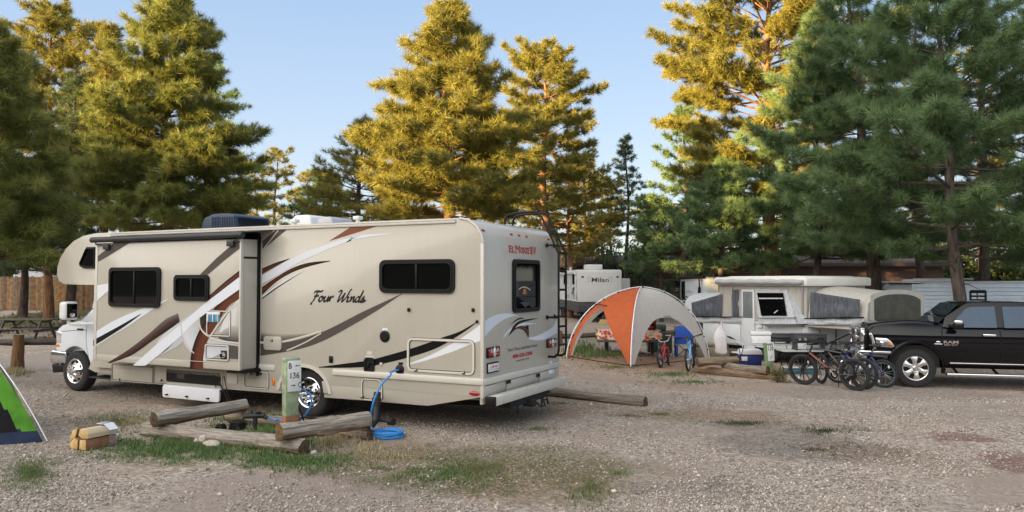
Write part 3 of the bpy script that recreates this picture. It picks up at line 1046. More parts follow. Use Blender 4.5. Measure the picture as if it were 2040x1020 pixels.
# --- coach shell: side profile swept across the width, with the over-cab bunk at the front
nose = side([(190, 567.5), (150, 567), (128, 566), (118, 560), (113.5, 548), (114.5, 532), (120, 514), (132, 495), (147, 480), (166, 470), (192, 464.5)])
x_front = RS(187, 600)[0]
prof = [(0, z_rail - 0.2), (0, 2.50), (-0.03, 2.64), (-0.10, 2.76), (-0.22, 2.85), (-0.38, 2.90), (-0.8, 2.905), (-5, 2.905)]
prof += [(nose[-1][0], max(2.80, nose[-1][1]))] + nose[::-1][1:]
x_rw = -3.052
warch = [(x_rw + 0.47 * math.cos(R(a)), 0.37 + 0.40 * math.sin(R(a))) for a in range(156, 23, -12)]
prof += [(x_front, nose[0][1]), (x_front, z_rail - 0.2)] + warch
# hole for the slide is not needed: the slide box stands in front of the wall
mb = MB()
mb.prism(prof, FY, 0.0, W_, 0, bev=0.045, seg=3)
# lower skirts (thin panels below the rub rail)
sk_rear = side(Z6([(1245, 560), (1245, 675), (830, 741), (483, 712), (310, 697), (22, 676), (0, 560)]))
mb.prism([(-0.0, z_rail - 0.15)] + sk_rear[1:-1] + [(sk_rear[-1][0], z_rail - 0.15)], FY, 0.004, 0.05, 0, 0.008)
sk_mid = side([(588, 740), (588, 779), (556, 784), (441, 775), (330, 766), (222, 760), (222, 720)])
mb.prism([(sk_mid[0][0], z_rail - 0.12)] + sk_mid[1:-1] + [(sk_mid[-1][0], z_rail - 0.12)], FY, 0.004, 0.05, 0, 0.008)
far_skirt = [(-0.1, z_rail), (-0.1, 0.42), (-2.6, 0.36), (-2.7, z_rail)]
mb.prism(far_skirt, FY, W_ - 0.05, W_ - 0.004, 0)
mb.prism([(-3.6, z_rail), (-3.6, 0.38), (-8.0, 0.38), (-8.0, z_rail)], FY, W_ - 0.05, W_ - 0.004, 0)
mb.prism([(-0.02, z_rail - 0.1), (-0.02, 0.42), (-0.06, 0.42), (-0.06, z_rail - 0.1)], FY, 0.03, W_ - 0.03, 0)
# --- graphics painted on the side wall (kept inside the body's own mesh)
GR = [m_coach, m_grey, m_white, m_rust, m_black, m_airb, m_trim]
d = lambda pts, mi, lay=1, y=0.0: mb.decal(side(pts, y), FY, y - 0.0015 * lay, mi)
SW = lambda A, B, ca, cb, lay=1, y=0.0, mid=None, n=16: mb.strip(side([(p.x, p.y) for p in crom(A)], y), side([(p.x, p.y) for p in crom(B)], y), FY, y - 0.0015 * lay, 5, ca, cb, n, mid)
d(Z3([(608, 410), (608, 342), (742, 226), (754, 226)]), 1)
d(Z3([(640, 390), (764, 226), (840, 223)]), 1)
d(Z5([(68, 282), (305, 128), (460, 118), (600, 115), (350, 195)]), 3)
SW(Z3([(604, 632), (900, 465), (1100, 390), (1300, 325), (1445, 300), (1700, 272)])[:5] + Z5([(250, 247), (400, 222), (645, 205)]), Z3([(604, 706), (760, 615), (920, 521), (1105, 436)]) + Z5([(200, 300), (400, 248), (645, 212)]), WHT, WHT, 2, n=26)
rampc = lambda a, b: (lambda t: tuple(a[i] + (b[i] - a[i]) * t for i in range(3)))
SW(Z3([(604, 574), (720, 524), (840, 487)]), Z3([(604, 622), (740, 545), (842, 490)]), BLK, rampc((0.09, 0.03, 0.015), BLK), 1, mid=rampc(RST, (0.03, 0.02, 0.02)))
SW(Z3([(604, 733), (700, 664), (850, 574), (1000, 524), (1180, 507)]), Z3([(604, 797), (720, 690), (850, 611), (1000, 556), (1182, 512)]), BLK, BLK, 1, mid=rampc((0.14, 0.042, 0.02), (0.008, 0.006, 0.006)))
SW(Z3([(604, 806), (720, 722), (870, 629), (958, 592)]), Z3([(604, 820), (720, 736), (880, 637), (960, 594)]), WHT, WHT, 1)
SW(Z3([(604, 822), (720, 738), (880, 639), (960, 594)]), Z3([(604, 834), (722, 748), (880, 644), (960, 595)]), BLK, BLK, 1)
lim = (0.50, 0.45, 0.365)
SW(Z4([(860, 72), (1000, 92), (1180, 92), (1334, 84)]), Z4([(860, 156), (1000, 156), (1130, 128), (1334, 86)]), lim, rampc((0.03, 0.027, 0.025), (0.2, 0.18, 0.15)), 1, mid=rampc((0.13, 0.115, 0.1), (0.36, 0.33, 0.27)))
SW(Z4([(860, 158), (1000, 158), (1130, 130), (1334, 70)]), Z4([(860, 172), (1000, 170), (1140, 141), (1334, 84)]), (0.62, 0.58, 0.5), (0.62, 0.58, 0.5), 2)
SW([(519, 685), (575, 681), (640, 662), (690, 638), (725, 620), (800.6, 585)], [(519, 709), (590, 697), (640, 681), (690, 655), (749.6, 620), (801, 586)], GRY, GRY, 1, n=24)
SW(Z4([(1060, 226), (1200, 165), (1334, 88)]), Z4([(1070, 232), (1205, 172), (1334, 98)]), (0.62, 0.58, 0.5), (0.62, 0.58, 0.5), 2)
SW(Z6([(-20, 436), (150, 414), (340, 389), (420, 372), (670, 302), (870, 235), (960, 200), (1080, 160), (1228, 75)]), Z6([(-20, 441), (150, 443), (330, 437), (420, 425), (690, 360), (900, 290), (1050, 205), (1150, 140), (1229, 78)]), BLK, BLK, 1, n=30)
SW(Z6([(655, 421), (850, 345), (1000, 265), (1120, 195), (1243, 105)]), Z6([(655, 424), (800, 390), (1000, 325), (1190, 250), (1243, 233)]), WHT, WHT, 1, n=20)
# rear face graphics
def DR(A, B, ca, cb, lay=1, mid=None, n=18):
    mb.strip(rear([(p.x, p.y) for p in crom(A)]), rear([(p.x, p.y) for p in crom(B)]), FX, 0.0015 * lay, 5, ca, cb, n, mid)
DR(Z8([(152, 150), (220, 100), (310, 70), (400, 68), (482, 85)]), Z8([(152, 300), (230, 208), (330, 130), (400, 100), (482, 88)]), WHT, WHT)
DR(Z8([(832, 118), (790, 190), (720, 240), (640, 275), (558, 296)]), Z8([(832, 246), (780, 276), (720, 305), (640, 315), (558, 298)]), WHT, WHT)
DR(Z8([(388, 272), (418, 200), (468, 147), (540, 122), (655, 111)]), Z8([(389, 273), (424, 228), (462, 180), (520, 148), (656, 113)]), BLK, BLK, 2)
DR(Z8([(333, 298), (370, 232), (440, 182), (520, 156), (636, 158)]), Z8([(335, 299), (398, 232), (470, 192), (540, 173), (637, 161)]), WHT, WHT, 1)
DR(Z8([(398, 172), (450, 126), (490, 107), (526, 110)]), Z8([(399, 173), (440, 146), (472, 126), (527, 113)]), BLK, BLK, 2)
DR(Z8([(400, 256), (440, 204), (500, 182), (555, 198), (573, 240), (566, 296)]), Z8([(402, 258), (432, 226), (470, 206), (515, 218), (545, 250), (565, 296)]), BLK, BLK, 3, mid=(0.13, 0.05, 0.03))
d2 = lambda pts, mi, lay: mb.decal(rear(pts), FX, 0.0015 * lay, mi)
d2(Z8([(540, 178), (568, 178), (570, 232), (545, 198)]), 4, 3)
coach = mb.build('coach_body', GR, rv, 40)

# --- trim: rub rail, corner strips, roof edge rail
mb = MB()
mb.box(-2.50, 0.02, -0.03, 0.02, z_rail - 0.045, z_rail + 0.045, 0, 0.018)
mb.box(x_front + 0.2, -3.62, -0.022, 0.02, z_rail - 0.045, z_rail + 0.045, 0, 0.015)
mb.box(-0.006, 0.03, 0.0, W_, z_rail - 0.045, z_rail + 0.04, 0, 0.01)
mb.box(-0.035, 0.016, -0.014, 0.03, 0.50, 2.56, 0, 0.01)
mb.tube([(0.004, -0.004, 2.56), (-0.02, -0.006, 2.66), (-0.09, -0.006, 2.775), (-0.22, -0.006, 2.868), (-0.36, -0.006, 2.898)], 0.017, 8, 0)
mb.box(RS(222, 470)[0], -0.42, -0.028, 0.03, 2.835, 2.875, 0, 0.008)
mb.box(RS(222, 470)[0], -0.42, -0.034, -0.012, 2.872, 2.892, 0, 0.004)
mb.build('trim_rail', m_trim, rv)
mb = MB()
mb.box(-8.0, -0.25, 0.45, W_ - 0.25, 0.42, 0.56, 0)
mb.box(-3.6, -2.5, 0.4, W_ - 0.4, 0.25, 0.35, 0)
mb.tube([(-1.0, 0.7, 0.3), (-0.35, 0.7, 0.32), (-0.2, 0.7, 0.36)], 0.04, 8)
mb.build('chassis', m_under, rv)

# --- windows
def window(parent, loop, fn, w0, out, div=None, name='window', frame=0.032, inner=0.045):
    """loop in plane coordinates; out = direction sign of protrusion along w"""
    cx = sum(p[0] for p in loop) / len(loop)
    cz = sum(p[1] for p in loop) / len(loop)
    hw = max(p[0] for p in loop) - cx
    hz = max(p[1] for p in loop) - cz
    sc_ = lambda q, a: [(cx + (u - cx) * (1 - a / hw), cz + (v - cz) * (1 - a / hz)) for u, v in q]
    mb = MB()
    ring(mb, loop, sc_(loop, inner), fn, w0, w0 + out * frame)
    ring(mb, sc_(loop, inner * 0.75), sc_(loop, inner * 1.25), fn, w0, w0 + out * frame * 1.25)
    if div is not None:
        u = cx + (div - 0.5) * 2 * hw
        mb.prism([(u - 0.016, cz - hz + inner), (u + 0.016, cz - hz + inner), (u + 0.016, cz + hz - inner), (u - 0.016, cz + hz - inner)], fn, w0 + out * 0.003, w0 + out * 0.026, 0, 0.004)
    wo = mb.build(name, m_blackp, parent)
    mb = MB()
    mb.decal(sc_(loop, inner * 0.8), fn, w0 + out * 0.012, 0)
    mb.build('pane', m_glass, wo, 0)
    return wo
def winbox(x0, y0, x1, y1, y):
    a, b = RS(x0, y0, y), RS(x1, y1, y)
    return min(a[0], b[0]), min(a[1], b[1]), max(a[0], b[0]), max(a[1], b[1])
a, b = RS(758, 516.5), RS(907, 584.5)
zt, zb = (RS(758, 518)[1] + RS(907, 516)[1]) / 2, (RS(758, 582.5)[1] + RS(907, 585.5)[1]) / 2
window(rv, rrect(a[0], zb, b[0], zt, 0.09), FY, 0.0, -1, 0.5)
mb = MB()
tg = rear([(1040.5, 586), (1049, 586.5), (1048, 575.5), (1043, 575)], 0.016)
mb.decal(tg, FX, 0.016, 0)
stroke(mb, [(q_.x, q_.y) for q_ in crom(rear([(1033, 577), (1040, 572.5), (1048, 572.5), (1057, 578)], 0.016), 5)], 0.018, FX, 0.0165, 1)
mb.decal(rear([(1036, 602), (1054, 602), (1055, 605), (1047, 613)], 0.016), FX, 0.016, 2)
mb.build('hanging_tag', [mat('orange_tag', (0.35, 0.12, 0.03), 0.5), mat('tag_wire', (0.45, 0.36, 0.26), 0.5), mat('dim_cloth', (0.05, 0.05, 0.055), 0.7)], rv, 0)
a, b = RR(1020, 540), RR(1073, 600)
zt, zb = (RR(1020, 516)[1] + RR(1073, 519)[1]) / 2, (RR(1020, 622)[1] + RR(1073, 621)[1]) / 2
window(rv, rrect(a[0], zb, b[0], zt, 0.07), FX, 0.0, 1)
bw = side(Z2([(430, 335), (430, 528), (318, 528), (288, 512), (280, 488), (318, 398), (338, 350), (352, 335)]))
window(rv, bw, FY, 0.0, -1, None, inner=0.03)

# --- lettering on the coach
def script_word(mb, u0, v0, u1, v1, fn, w_, mi):
    L_ = {}
    S = []
    def put(ox, strokes):
        for P in strokes:
            S.append([(p.x + ox, p.y) for p in crom([(a, b) for a, b in P], 7)])
    put(0.0, [[(0.25, -0.55), (0.1, -0.35), (0.32, 0.1), (0.5, 0.9), (0.62, 1.9)], [(0.05, 1.55), (0.15, 1.85), (0.6, 1.95), (1.1, 1.88), (1.5, 2.1)], [(0.25, 0.95), (0.6, 1.02), (1.05, 1.1)]])
    put(1.15, [[(0.55, 0.95), (0.2, 0.85), (0.08, 0.4), (0.25, 0.03), (0.55, 0.15), (0.66, 0.6), (0.5, 0.95), (0.75, 0.75), (0.95, 0.8)]])
    put(2.05, [[(0.0, 0.75), (0.12, 0.95), (0.08, 0.3), (0.25, 0.02), (0.5, 0.25), (0.68, 0.95), (0.66, 0.2), (0.85, 0.08)]])
    put(2.95, [[(-0.1, 0.2), (0.1, 0.95), (0.12, 0.05), (0.2, 0.6), (0.45, 0.95), (0.62, 0.85)]])
    put(4.25, [[(-0.1, 1.75), (0.15, 2.05), (0.42, 1.9), (0.28, 0.9), (0.3, 0.0), (0.75, 0.9), (1.0, 1.6), (0.95, 0.7), (1.0, 0.0), (1.5, 1.0), (1.75, 2.15), (2.0, 2.3)]])
    put(5.85, [[(0.0, 0.7), (0.2, 0.95), (0.15, 0.2), (0.3, 0.03), (0.5, 0.2)], [(0.25, 1.32), (0.32, 1.4)]])
    put(6.4, [[(0.0, 0.7), (0.15, 0.95), (0.12, 0.05), (0.3, 0.7), (0.55, 0.95), (0.62, 0.3), (0.72, 0.05), (0.9, 0.2)]])
    put(7.25, [[(0.62, 0.85), (0.3, 0.92), (0.08, 0.4), (0.25, 0.03), (0.55, 0.3), (0.72, 1.0), (0.88, 2.15), (0.68, 0.6), (0.72, 0.06), (0.95, 0.2)]])
    put(8.2, [[(0.0, 0.3), (0.4, 1.0), (0.2, 0.75), (0.5, 0.35), (0.35, 0.02), (0.05, 0.1), (0.6, 0.15), (0.85, 0.45)]])
    sh = 0.28
    S = [[(a + sh * b, b) for a, b in P] for P in S]
    xa, xb = min(p[0] for P in S for p in P), max(p[0] for P in S for p in P)
    ya, yb = min(p[1] for P in S for p in P), max(p[1] for P in S for p in P)
    for i, P in enumerate(S):
        stroke(mb, [(u0 + (a - xa) / (xb - xa) * (u1 - u0), v0 + (b - ya) / (yb - ya) * (v1 - v0)) for a, b in P], 0.040, fn, w_ - 0.00005 * i, mi, nib=R(40))
mb = MB()
a, b = RS(620, 606), RS(730, 577)
script_word(mb, a[0], a[1], b[0], b[1], FY, -0.004, 0)
mb.build('lettering', m_blacktxt, rv, 0)
mb = MB()
def rtext(body, p0, p1, mi, bold=0.0, shear=0.0, lay=3, spacing=1.0):
    a, b = RR(*p0), RR(*p1)
    text_on(mb, body, a[0], a[1], b[0], b[1], FX, 0.0015 * lay, mi, bold, shear, spacing)
# slab-serif arched name
for body, x0, x1, yb, yt in (('E', 1014, 1019, 502.5, 489.0), ('L', 1019.8, 1024.6, 503.2, 491.5), ('M', 1026.8, 1035.0, 504, 489.5), ('O', 1035.8, 1040.6, 504, 492.6), ('N', 1041.4, 1046.4, 504.5, 493), ('T', 1046.8, 1050.6, 505, 493.3), ('E', 1051, 1054.6, 505.5, 493.6), ('R', 1056.6, 1061.6, 506.3, 491.6), ('V', 1062, 1067.5, 507, 492.0)):
    rtext(body, (x0, yb), (x1, yt), 0, {'M': 0.0, 'N': 0.008, 'E': 0.015}.get(body, 0.025))
    a, b = RR(x0, yb), RR(x1, yt)
    for v in (a[1], b[1] - 0.018):
        if body in 'ELMNRT' and (v == a[1] or body != 'T'):
            mb.prism([(a[0] - 0.006, v), (a[0] + 0.035, v), (a[0] + 0.035, v + 0.018), (a[0] - 0.006, v + 0.018)], FX, 0.002, 0.0048, 0)
mb.build('lettering', [m_redtxt, m_blacktxt], rv, 0)
mb = MB()
rtext('800-620-5200', (1021, 714.5), (1060, 699), 0, 0.03)
mb.build('lettering', [m_redtxt, m_blacktxt], rv, 0)
mb = MB()
rtext('"Goin\' Places with Smilin\' Faces"', (1010.5, 701), (1071, 684), 1, 0.0, 0.12)
mb.build('lettering', [m_redtxt, m_blacktxt], rv, 0)
mb = MB()
rtext('EL MONTE RV.COM', (1027.5, 720.5), (1053, 712.5), 1, 0.01)
mb.build('lettering', [m_redtxt, m_blacktxt], rv, 0)
mb = MB()
rtext('79105', (967.5, 772), (988, 763), 1, 0.008)
mb.build('lettering', [m_redtxt, m_blacktxt], rv, 0)

# --- rear fittings
for px, py in ((973, 459), (1028, 467), (1043, 469.2), (1057.5, 471.5), (1101, 477)):
    y, z = RR(px, py)
    mb = MB()
    x = 0 if z < 2.5 else -0.06 * (z - 2.5) / 0.14
    mb.ell((x + 0.005, y, z), (0.03, 0.055, 0.022), 0, 12)
    mb.build('marker_light', m_red, rv, 60)
for p0, p1 in (((968, 717), (993, 689)), ((1088, 696), (1106, 673))):
    a, b = RR(*p0), RR(*p1)
    y0, y1, z0, z1 = a[0], b[0], a[1] + 0.02, b[1]
    mb = MB()
    mb.box(0.0, 0.03, y0, y1, z0, z1, 0, 0.012)
    yc, zc = (y0 + y1) / 2, (z0 + z1) / 2
    mb.box(0.02, 0.042, y0 + 0.02, y1 - 0.02, z0 + 0.02, z1 - 0.02, 1, 0.012)
    mb.ell((0.04, yc, zc), (0.014, 0.045, 0.07), 2, 14)
    for s in (-1, 1):
        mb.prism([(yc + s * 0.09 - 0.025, zc), (yc + s * 0.09 + 0.025, zc), (yc + s * 0.09, zc + 0.06)], FX, 0.04, 0.046, 2)
    mb.build('tail_light', [m_blackp, m_red, m_clear], rv)
mb = MB()
a, b = RR(969, 745), RR(992, 719)
mb.box(0.0, 0.02, a[0], b[0], a[1], b[1], 0, 0.01)
pm = mb.build('license_plate', m_blackp, rv)
mb = MB()
mb.box(0.018, 0.024, a[0] + 0.015, b[0] - 0.015, a[1] + 0.02, b[1] - 0.02, 0, 0.004)
text_on(mb, '6UK0526', a[0] + 0.03, a[1] + 0.05, b[0] - 0.03, b[1] - 0.10, FX, 0.0255, 1, 0.02)
text_on(mb, 'California', a[0] + 0.06, b[1] - 0.075, b[0] - 0.06, b[1] - 0.035, FX, 0.0255, 2, 0.01, 0.2)
mb.build('plate_face', [mat('plate_white', (0.75, 0.75, 0.74), 0.4), mat('plate_blue', (0.03, 0.05, 0.16), 0.4), m_redtxt], pm)
mb = MB()
for y0, y1, z in ((0.03, 0.62, 0.6), (0.66, 1.7, 0.6), (1.74, 2.45, 0.6)):
    mb.box(0.0, 0.02, y0, y1, 0.52, 0.66, 0, 0.006)
for p in ((1010, 760.5), (1069, 747.5)):
    y, z = RR(*p)
    mb.box(0.018, 0.03, y - 0.06, y + 0.07, z - 0.025, z + 0.025, 1, 0.004)
y, z = RR(1096, 740)
mb.box(0.018, 0.026, y - 0.09, y + 0.09, z - 0.03, z + 0.03, 2, 0.004)
y, z = RR(1097, 722)
mb.box(0.0, 0.006, y - 0.05, y + 0.05, z - 0.025, z + 0.025, 2, 0)
mb.build('rear_panel', [m_coach, m_blackp, m_white], rv)
mb = MB()
by0, by1 = RR(985, 776, 0.22)[0], RR(1127, 745, 0.22)[0]
mb.box(0.08, 0.22, by0 + 0.01, by1 - 0.01, 0.425, 0.545, 0, 0.012)
mb.box(0.075, 0.225, by0, by0 + 0.05, 0.42, 0.55, 1, 0.01)
mb.box(0.075, 0.225, by1 - 0.05, by1, 0.42, 0.55, 0, 0.01)
mb.box(-0.3, 0.16, 0.7, 0.8, 0.36, 0.5, 1)
mb.box(-0.3, 0.16, 1.7, 1.8, 0.36, 0.5, 1)
mb.build('rear_bumper', [mat('bumper_tan', (0.55, 0.52, 0.45), 0.35, 0.0, var=0.08), m_blackp], rv)
mb = MB()
mb.box(-0.2, 0.18, 0.45, 1.65, 0.32, 0.42, 0, 0.01)
mb.box(0.1, 0.26, 0.98, 1.12, 0.27, 0.37, 0, 0.01)
for y in (0.55, 1.55):
    mb.tube([(0.18, y - 0.1, 0.34)] + [(0.2, y + 0.11 * math.sin(a) - 0.02, 0.30 - 0.13 * (1 - math.cos(a)) / 2) for a in np.linspace(-1.9, 1.9, 9)] + [(0.18, y + 0.1, 0.34)], 0.012, 6, 0)
mb.tube([(0.2, 1.2, 0.32), (0.26, 1.25, 0.24), (0.24, 1.45, 0.22), (0.18, 1.5, 0.33)], 0.012, 6)
mb.build('tow_hitch', m_under, rv)

# --- ladder
mb = MB()
LX = 0.20
yl, yr = RR(1113, 600, LX)[0], RR(1127.5, 600, LX)[0]
zb = RR(1113, 709, LX)[1]
for y in (yl, yr):
    top = [(LX, y, 2.48), (0.08, y, 2.72), (-0.05, y, 2.98), (-0.13, y, 3.10), (-0.22, y, 3.14), (-0.62, y, 3.12), (-0.72, y, 3.06), (-0.75, y, 2.92)]
    pts = [(0.02, y, zb - 0.02), (LX - 0.07, y, zb - 0.02), (LX - 0.015, y, zb + 0.02), (LX, y, zb + 0.1), (LX, y, 1.6)]
    mb.tube(pts + [tuple(p) for p in crom(top, 4)], 0.019, 8)
    for z in (RR(1100, 492, 0)[1] + 0.02, RR(1100, 631, 0)[1], ):
        mb.tube([(-0.02, y, z), (LX, y, z)], 0.015, 8)
        mb.tube([(0.0, y, z), (0.015, y, z)], 0.035, 10)
    mb.tube([(-0.76, y, 2.90), (-0.74, y, 2.93)], 0.04, 8)
lad = mb.build('ladder', m_blackp, rv)
for k in range(7):
    z = zb + 0.16 + k * 0.285
    mb = MB()
    mb.tube([(LX, yl, z), (LX, yr, z)], 0.016, 8)
    mb.box(LX - 0.02, LX + 0.02, yl, yr, z + 0.004, z + 0.02, 0, 0.004)
    mb.build('rung', m_blackp, lad)
mb = MB()
mb.tube([(0.05, yl, 2.79), (0.05, yr, 2.79)], 0.016, 8)
mb.build('rung', m_blackp, lad)

# --- side fittings on the wall
def panel(px0, py0, px1, py1, y, name, m, r=0.06, th=0.02, out=0.012, frame=True, latches=(), parent=rv):
    a, b = RS(px0, py0, y), RS(px1, py1, y)
    x0, x1, z0, z1 = min(a[0], b[0]), max(a[0], b[0]), min(a[1], b[1]), max(a[1], b[1])
    mb = MB()
    o, i = rrect(x0, z0, x1, z1, r), rrect(x0 + th, z0 + th, x1 - th, z1 - th, max(0.01, r - th))
    if frame:
        ring(mb, o, i, FY, y, y - out, 0)
        o2, i2 = rrect(x0 - 0.006, z0 - 0.006, x1 + 0.006, z1 + 0.006, r + 0.006), rrect(x0 + th * 0.8, z0 + th * 0.8, x1 - th * 0.8, z1 - th * 0.8, max(0.01, r - th * 0.8))
        ring(mb, o2, o, FY, y, y - 0.003, 1)
        ring(mb, i, rrect(x0 + th + 0.008, z0 + th + 0.008, x1 - th - 0.008, z1 - th - 0.008, max(0.01, r - th - 0.008)), FY, y, y - 0.004, 1)
    else:
        mb.prism(o, FY, y + 0.002, y - out, 0, 0.006)
    for lx, lz in latches:
        u, v = RS(lx, lz, y)
        mb.tube([(u, y - out - 0.012, v), (u, y - 0.001, v)], 0.02, 8, 1)
        mb.box(u - 0.03, u + 0.012, y - out - 0.02, y - out - 0.006, v - 0.01, v + 0.01, 2, 0.003)
    return mb.build(name, [m, m_blackp, m_chrome], parent)
panel(812.5, 672.5, 946, 747.5, 0.0, 'storage_door', m_trim, 0.08, 0.03, 0.02, True, ((831, 737), (925.5, 742.5)))
panel(527, 669, 562, 698.5, 0.0, 'hatch_cover', m_coach, 0.05, 0.02, 0.022, False, ((544, 678),))
panel(720.5, 753, 762, 800, -0.0, 'storage_door', m_trim, 0.07, 0.018, 0.012, True, ((723.5, 791), (753, 793)))
panel(486, 737.5, 535.5, 776.5, -0.0, 'storage_door', m_trim, 0.06, 0.018, 0.012, True, ((501, 744), (520, 745)))
panel(453.5, 743, 473.5, 765, -0.0, 'vent_cover', m_trim, 0.03, 0.02, 0.02, False)
for p0, p1 in (((222.5, 724), (304, 765)), ((306, 726), (329, 766.5))):
    panel(p0[0], p0[1], p1[0], p1[1], -0.0, 'storage_door', m_coach, 0.02, 0.012, 0.010, True, ((p0[0] + 16, p1[1] - 9),))
mb = MB()
a, b = RS(332, 735), RS(441, 773)
mb.box(a[0] , b[0], 0.0, 0.05, b[1] + 0.02, a[1], 0, 0)  # flat dark panel stands in for the shade inside the open bay
ring(mb, rrect(a[0] - 0.03, b[1], b[0] + 0.03, a[1] + 0.03, 0.04), rrect(a[0], b[1] + 0.03, b[0], a[1], 0.03), FY, 0.0, -0.012, 1)
mb.box(a[0] + 0.25, a[0] + 0.42, -0.003, 0.02, a[1] - 0.14, a[1] - 0.05, 2, 0)
mb.build('storage_bay', [m_under, m_coach, m_grey], rv)
# open bay door hanging down in front
mb = MB()
a, b = RS(325, 766, -0.12), RS(437.5, 802, -0.12)
mb.prism(rrect(min(a[0], b[0]), b[1], max(a[0], b[0]), a[1], 0.05), FY, -0.10, -0.135, 0, 0.008)
for k in (0.1, 0.46, 0.83):
    u = a[0] + (b[0] - a[0]) * k
    mb.tube([(u, -0.135, b[1] + 0.05), (u, -0.16, b[1] + 0.05)], 0.014, 8, 1)
    mb.box(u - 0.035, u + 0.01, -0.165, -0.15, b[1] + 0.04, b[1] + 0.06, 1, 0.003)
mb.box(a[0], b[0], -0.11, 0.0, a[1] - 0.01, a[1] + 0.004, 0, 0)
for u in (b[0] - 0.02, b[0] - 0.25):
    mb.tube([(u, -0.02, a[1] + 0.2), (u + 0.12, -0.06, a[1] - 0.05), (u + 0.3, -0.1, a[1] - 0.26)], 0.008, 6, 1)
mb.build('storage_door', [m_white, m_blackp], rv, label='white storage door hanging open')
mb = MB()                                              # amber and red side markers
u, v = RS(545, 760)
mb.ell((u, -0.002, v), (0.03, 0.02, 0.065), 0, 10)
mb.build('marker_light', m_amber, rv)
mb = MB()
u, v = RS(945.5, 784)
mb.ell((u, -0.002, v), (0.085, 0.02, 0.032), 0, 10)
mb.build('marker_light', m_red, rv)
mb = MB()
u, v = RS(767, 670)
mb.lathe([(0.0, -0.03), (0.05, -0.03), (0.055, -0.02), (0.07, -0.02), (0.085, -0.01), (0.085, 0.0)], (u, 0, v), 'Y', 20, 0)
a, b = RS(762, 659.5), RS(772, 654)
mb.box(a[0], b[0], -0.003, 0, a[1], b[1], 1)
mb.build('cable_inlet', [m_blackp, m_white], rv)
mb = MB()
a, b = RS(726, 741.5), RS(746.5, 713)
ring(mb, rrect(a[0], a[1], b[0], b[1], 0.05), rrect(a[0] + 0.03, a[1] + 0.03, b[0] - 0.03, b[1] - 0.03, 0.04), FY, 0.0, -0.02, 0)
mb.decal(rrect(a[0] + 0.02, a[1] + 0.02, b[0] - 0.02, b[1] - 0.02, 0.04), FY, -0.004, 1)
a2, b2 = RS(731, 706), RS(740.5, 700)
mb.box(a2[0], b2[0], -0.003, 0, a2[1], b2[1], 2)
a2, b2 = RS(728, 711.5), RS(745, 709)
mb.box(a2[0], b2[0], -0.003, 0, a2[1], b2[1], 2)
mb.tube([(a[0] + 0.06, -0.02, a[1] + 0.06), (a[0] + 0.12, -0.03, a[1] + 0.14), (b[0] - 0.05, -0.02, a[1] + 0.12)], 0.012, 6, 0)
mb.build('water_bay', [m_blackp, m_under, m_trim], rv)
mb = MB()
u, v = RS(660, 716)
mb.box(u - 0.035, u + 0.035, -0.02, 0, v - 0.05, v + 0.05, 0, 0.012)
mb.build('side_fitting', [m_blackp, m_trim], rv)
mb = MB()
u, v = RS(760, 725)
mb.box(u - 0.02, u + 0.02, -0.02, 0, v - 0.02, v + 0.02, 1, 0.006)
mb.build('side_fitting', [m_blackp, m_trim], rv)
for p in ((815.5, 617), (943.5, 617.5)):
    u, v = RS(*p)
    mb = MB()
    mb.box(u - 0.02, u + 0.02, -0.03, 0, v - 0.025, v + 0.025, 0, 0.008)
    mb.build('side_fitting', m_blackp, rv)
mb = MB()
u, v = RS(951, 641)
mb.box(u - 0.02, u + 0.02, -0.02, 0, v - 0.02, v + 0.02, 0, 0.006)
mb.build('side_fitting', m_blackp, rv)
mb = MB()
u, v = RS(797, 736)
mb.lathe([(0.0, -0.025), (0.045, -0.025), (0.07, -0.012), (0.07, 0.0)], (u, 0, v), 'Y', 18, 0)
a, b = RS(794, 726), RS(803, 722)
mb.box(a[0], b[0], -0.003, 0, a[1], b[1], 0)
RV_WATER = RVM @ Vector((u, -0.03, v))
mb.build('water_inlet', m_blackp, rv)

# --- slide-out
z_st = RS(350, 479.5, SL_Y)[1]
z_sb = RS(479, 790, SL_Y)[1] * 0.5 + RS(190, 745 - 0, SL_Y)[1] * 0.5
z_sb = RS(474, 738, SL_Y)[1]
mb = MB()
mb.box(xs_front, xs_rear, SL_Y, 0.3, z_sb, z_st, 0, 0.02)
mb.box(xs_front + 0.01, xs_rear - 0.012, SL_Y - 0.004, SL_Y + 0.02, z_sb - 0.005, z_sb + 0.10, 0, 0.006)
mb.box(xs_front - 0.012, xs_front + 0.045, SL_Y - 0.012, SL_Y + 0.05, z_sb, z_st, 1, 0.008)
mb.box(xs_rear - 0.02, xs_rear + 0.012, SL_Y - 0.012, SL_Y + 0.045, z_sb, z_st, 1, 0.008)
mb.box(xs_rear, xs_rear + 0.006, SL_Y + 0.05, -0.05, z_st - 0.30, z_st - 0.27, 4, 0)
S_ = SL_Y
GR2 = [m_coach, m_trim, m_white, m_rust, m_black, m_airb, m_grey]
sd_ = lambda pts, mi, lay=1: mb.decal(side(pts, S_), FY, S_ - 0.004 - 0.0015 * lay, mi)
ss_ = lambda A, B, ca, cb, lay=1, mid=None, n=16: mb.strip(side([(p.x, p.y) for p in crom(A)], S_), side([(p.x, p.y) for p in crom(B)], S_), FY, S_ - 0.004 - 0.0015 * lay, 5, ca, cb, n, mid)
sd_(Z2([(425, 432), (605, 285), (765, 275), (560, 402), (425, 480)]), 6)
sd_(Z3([(420, 332), (420, 400), (290, 500), (175, 600), (145, 625), (80, 625), (210, 495), (330, 390)]), 6)
sd_(Z2([(416, 690), (550, 668), (550, 730), (470, 800), (414, 855)]), 2)
ss_(Z1([(455, 640), (560, 576), (690, 522), (812, 476)]), Z1([(453, 713), (540, 655), (620, 608), (742, 525), (813, 479)]), WHT, WHT, 1)
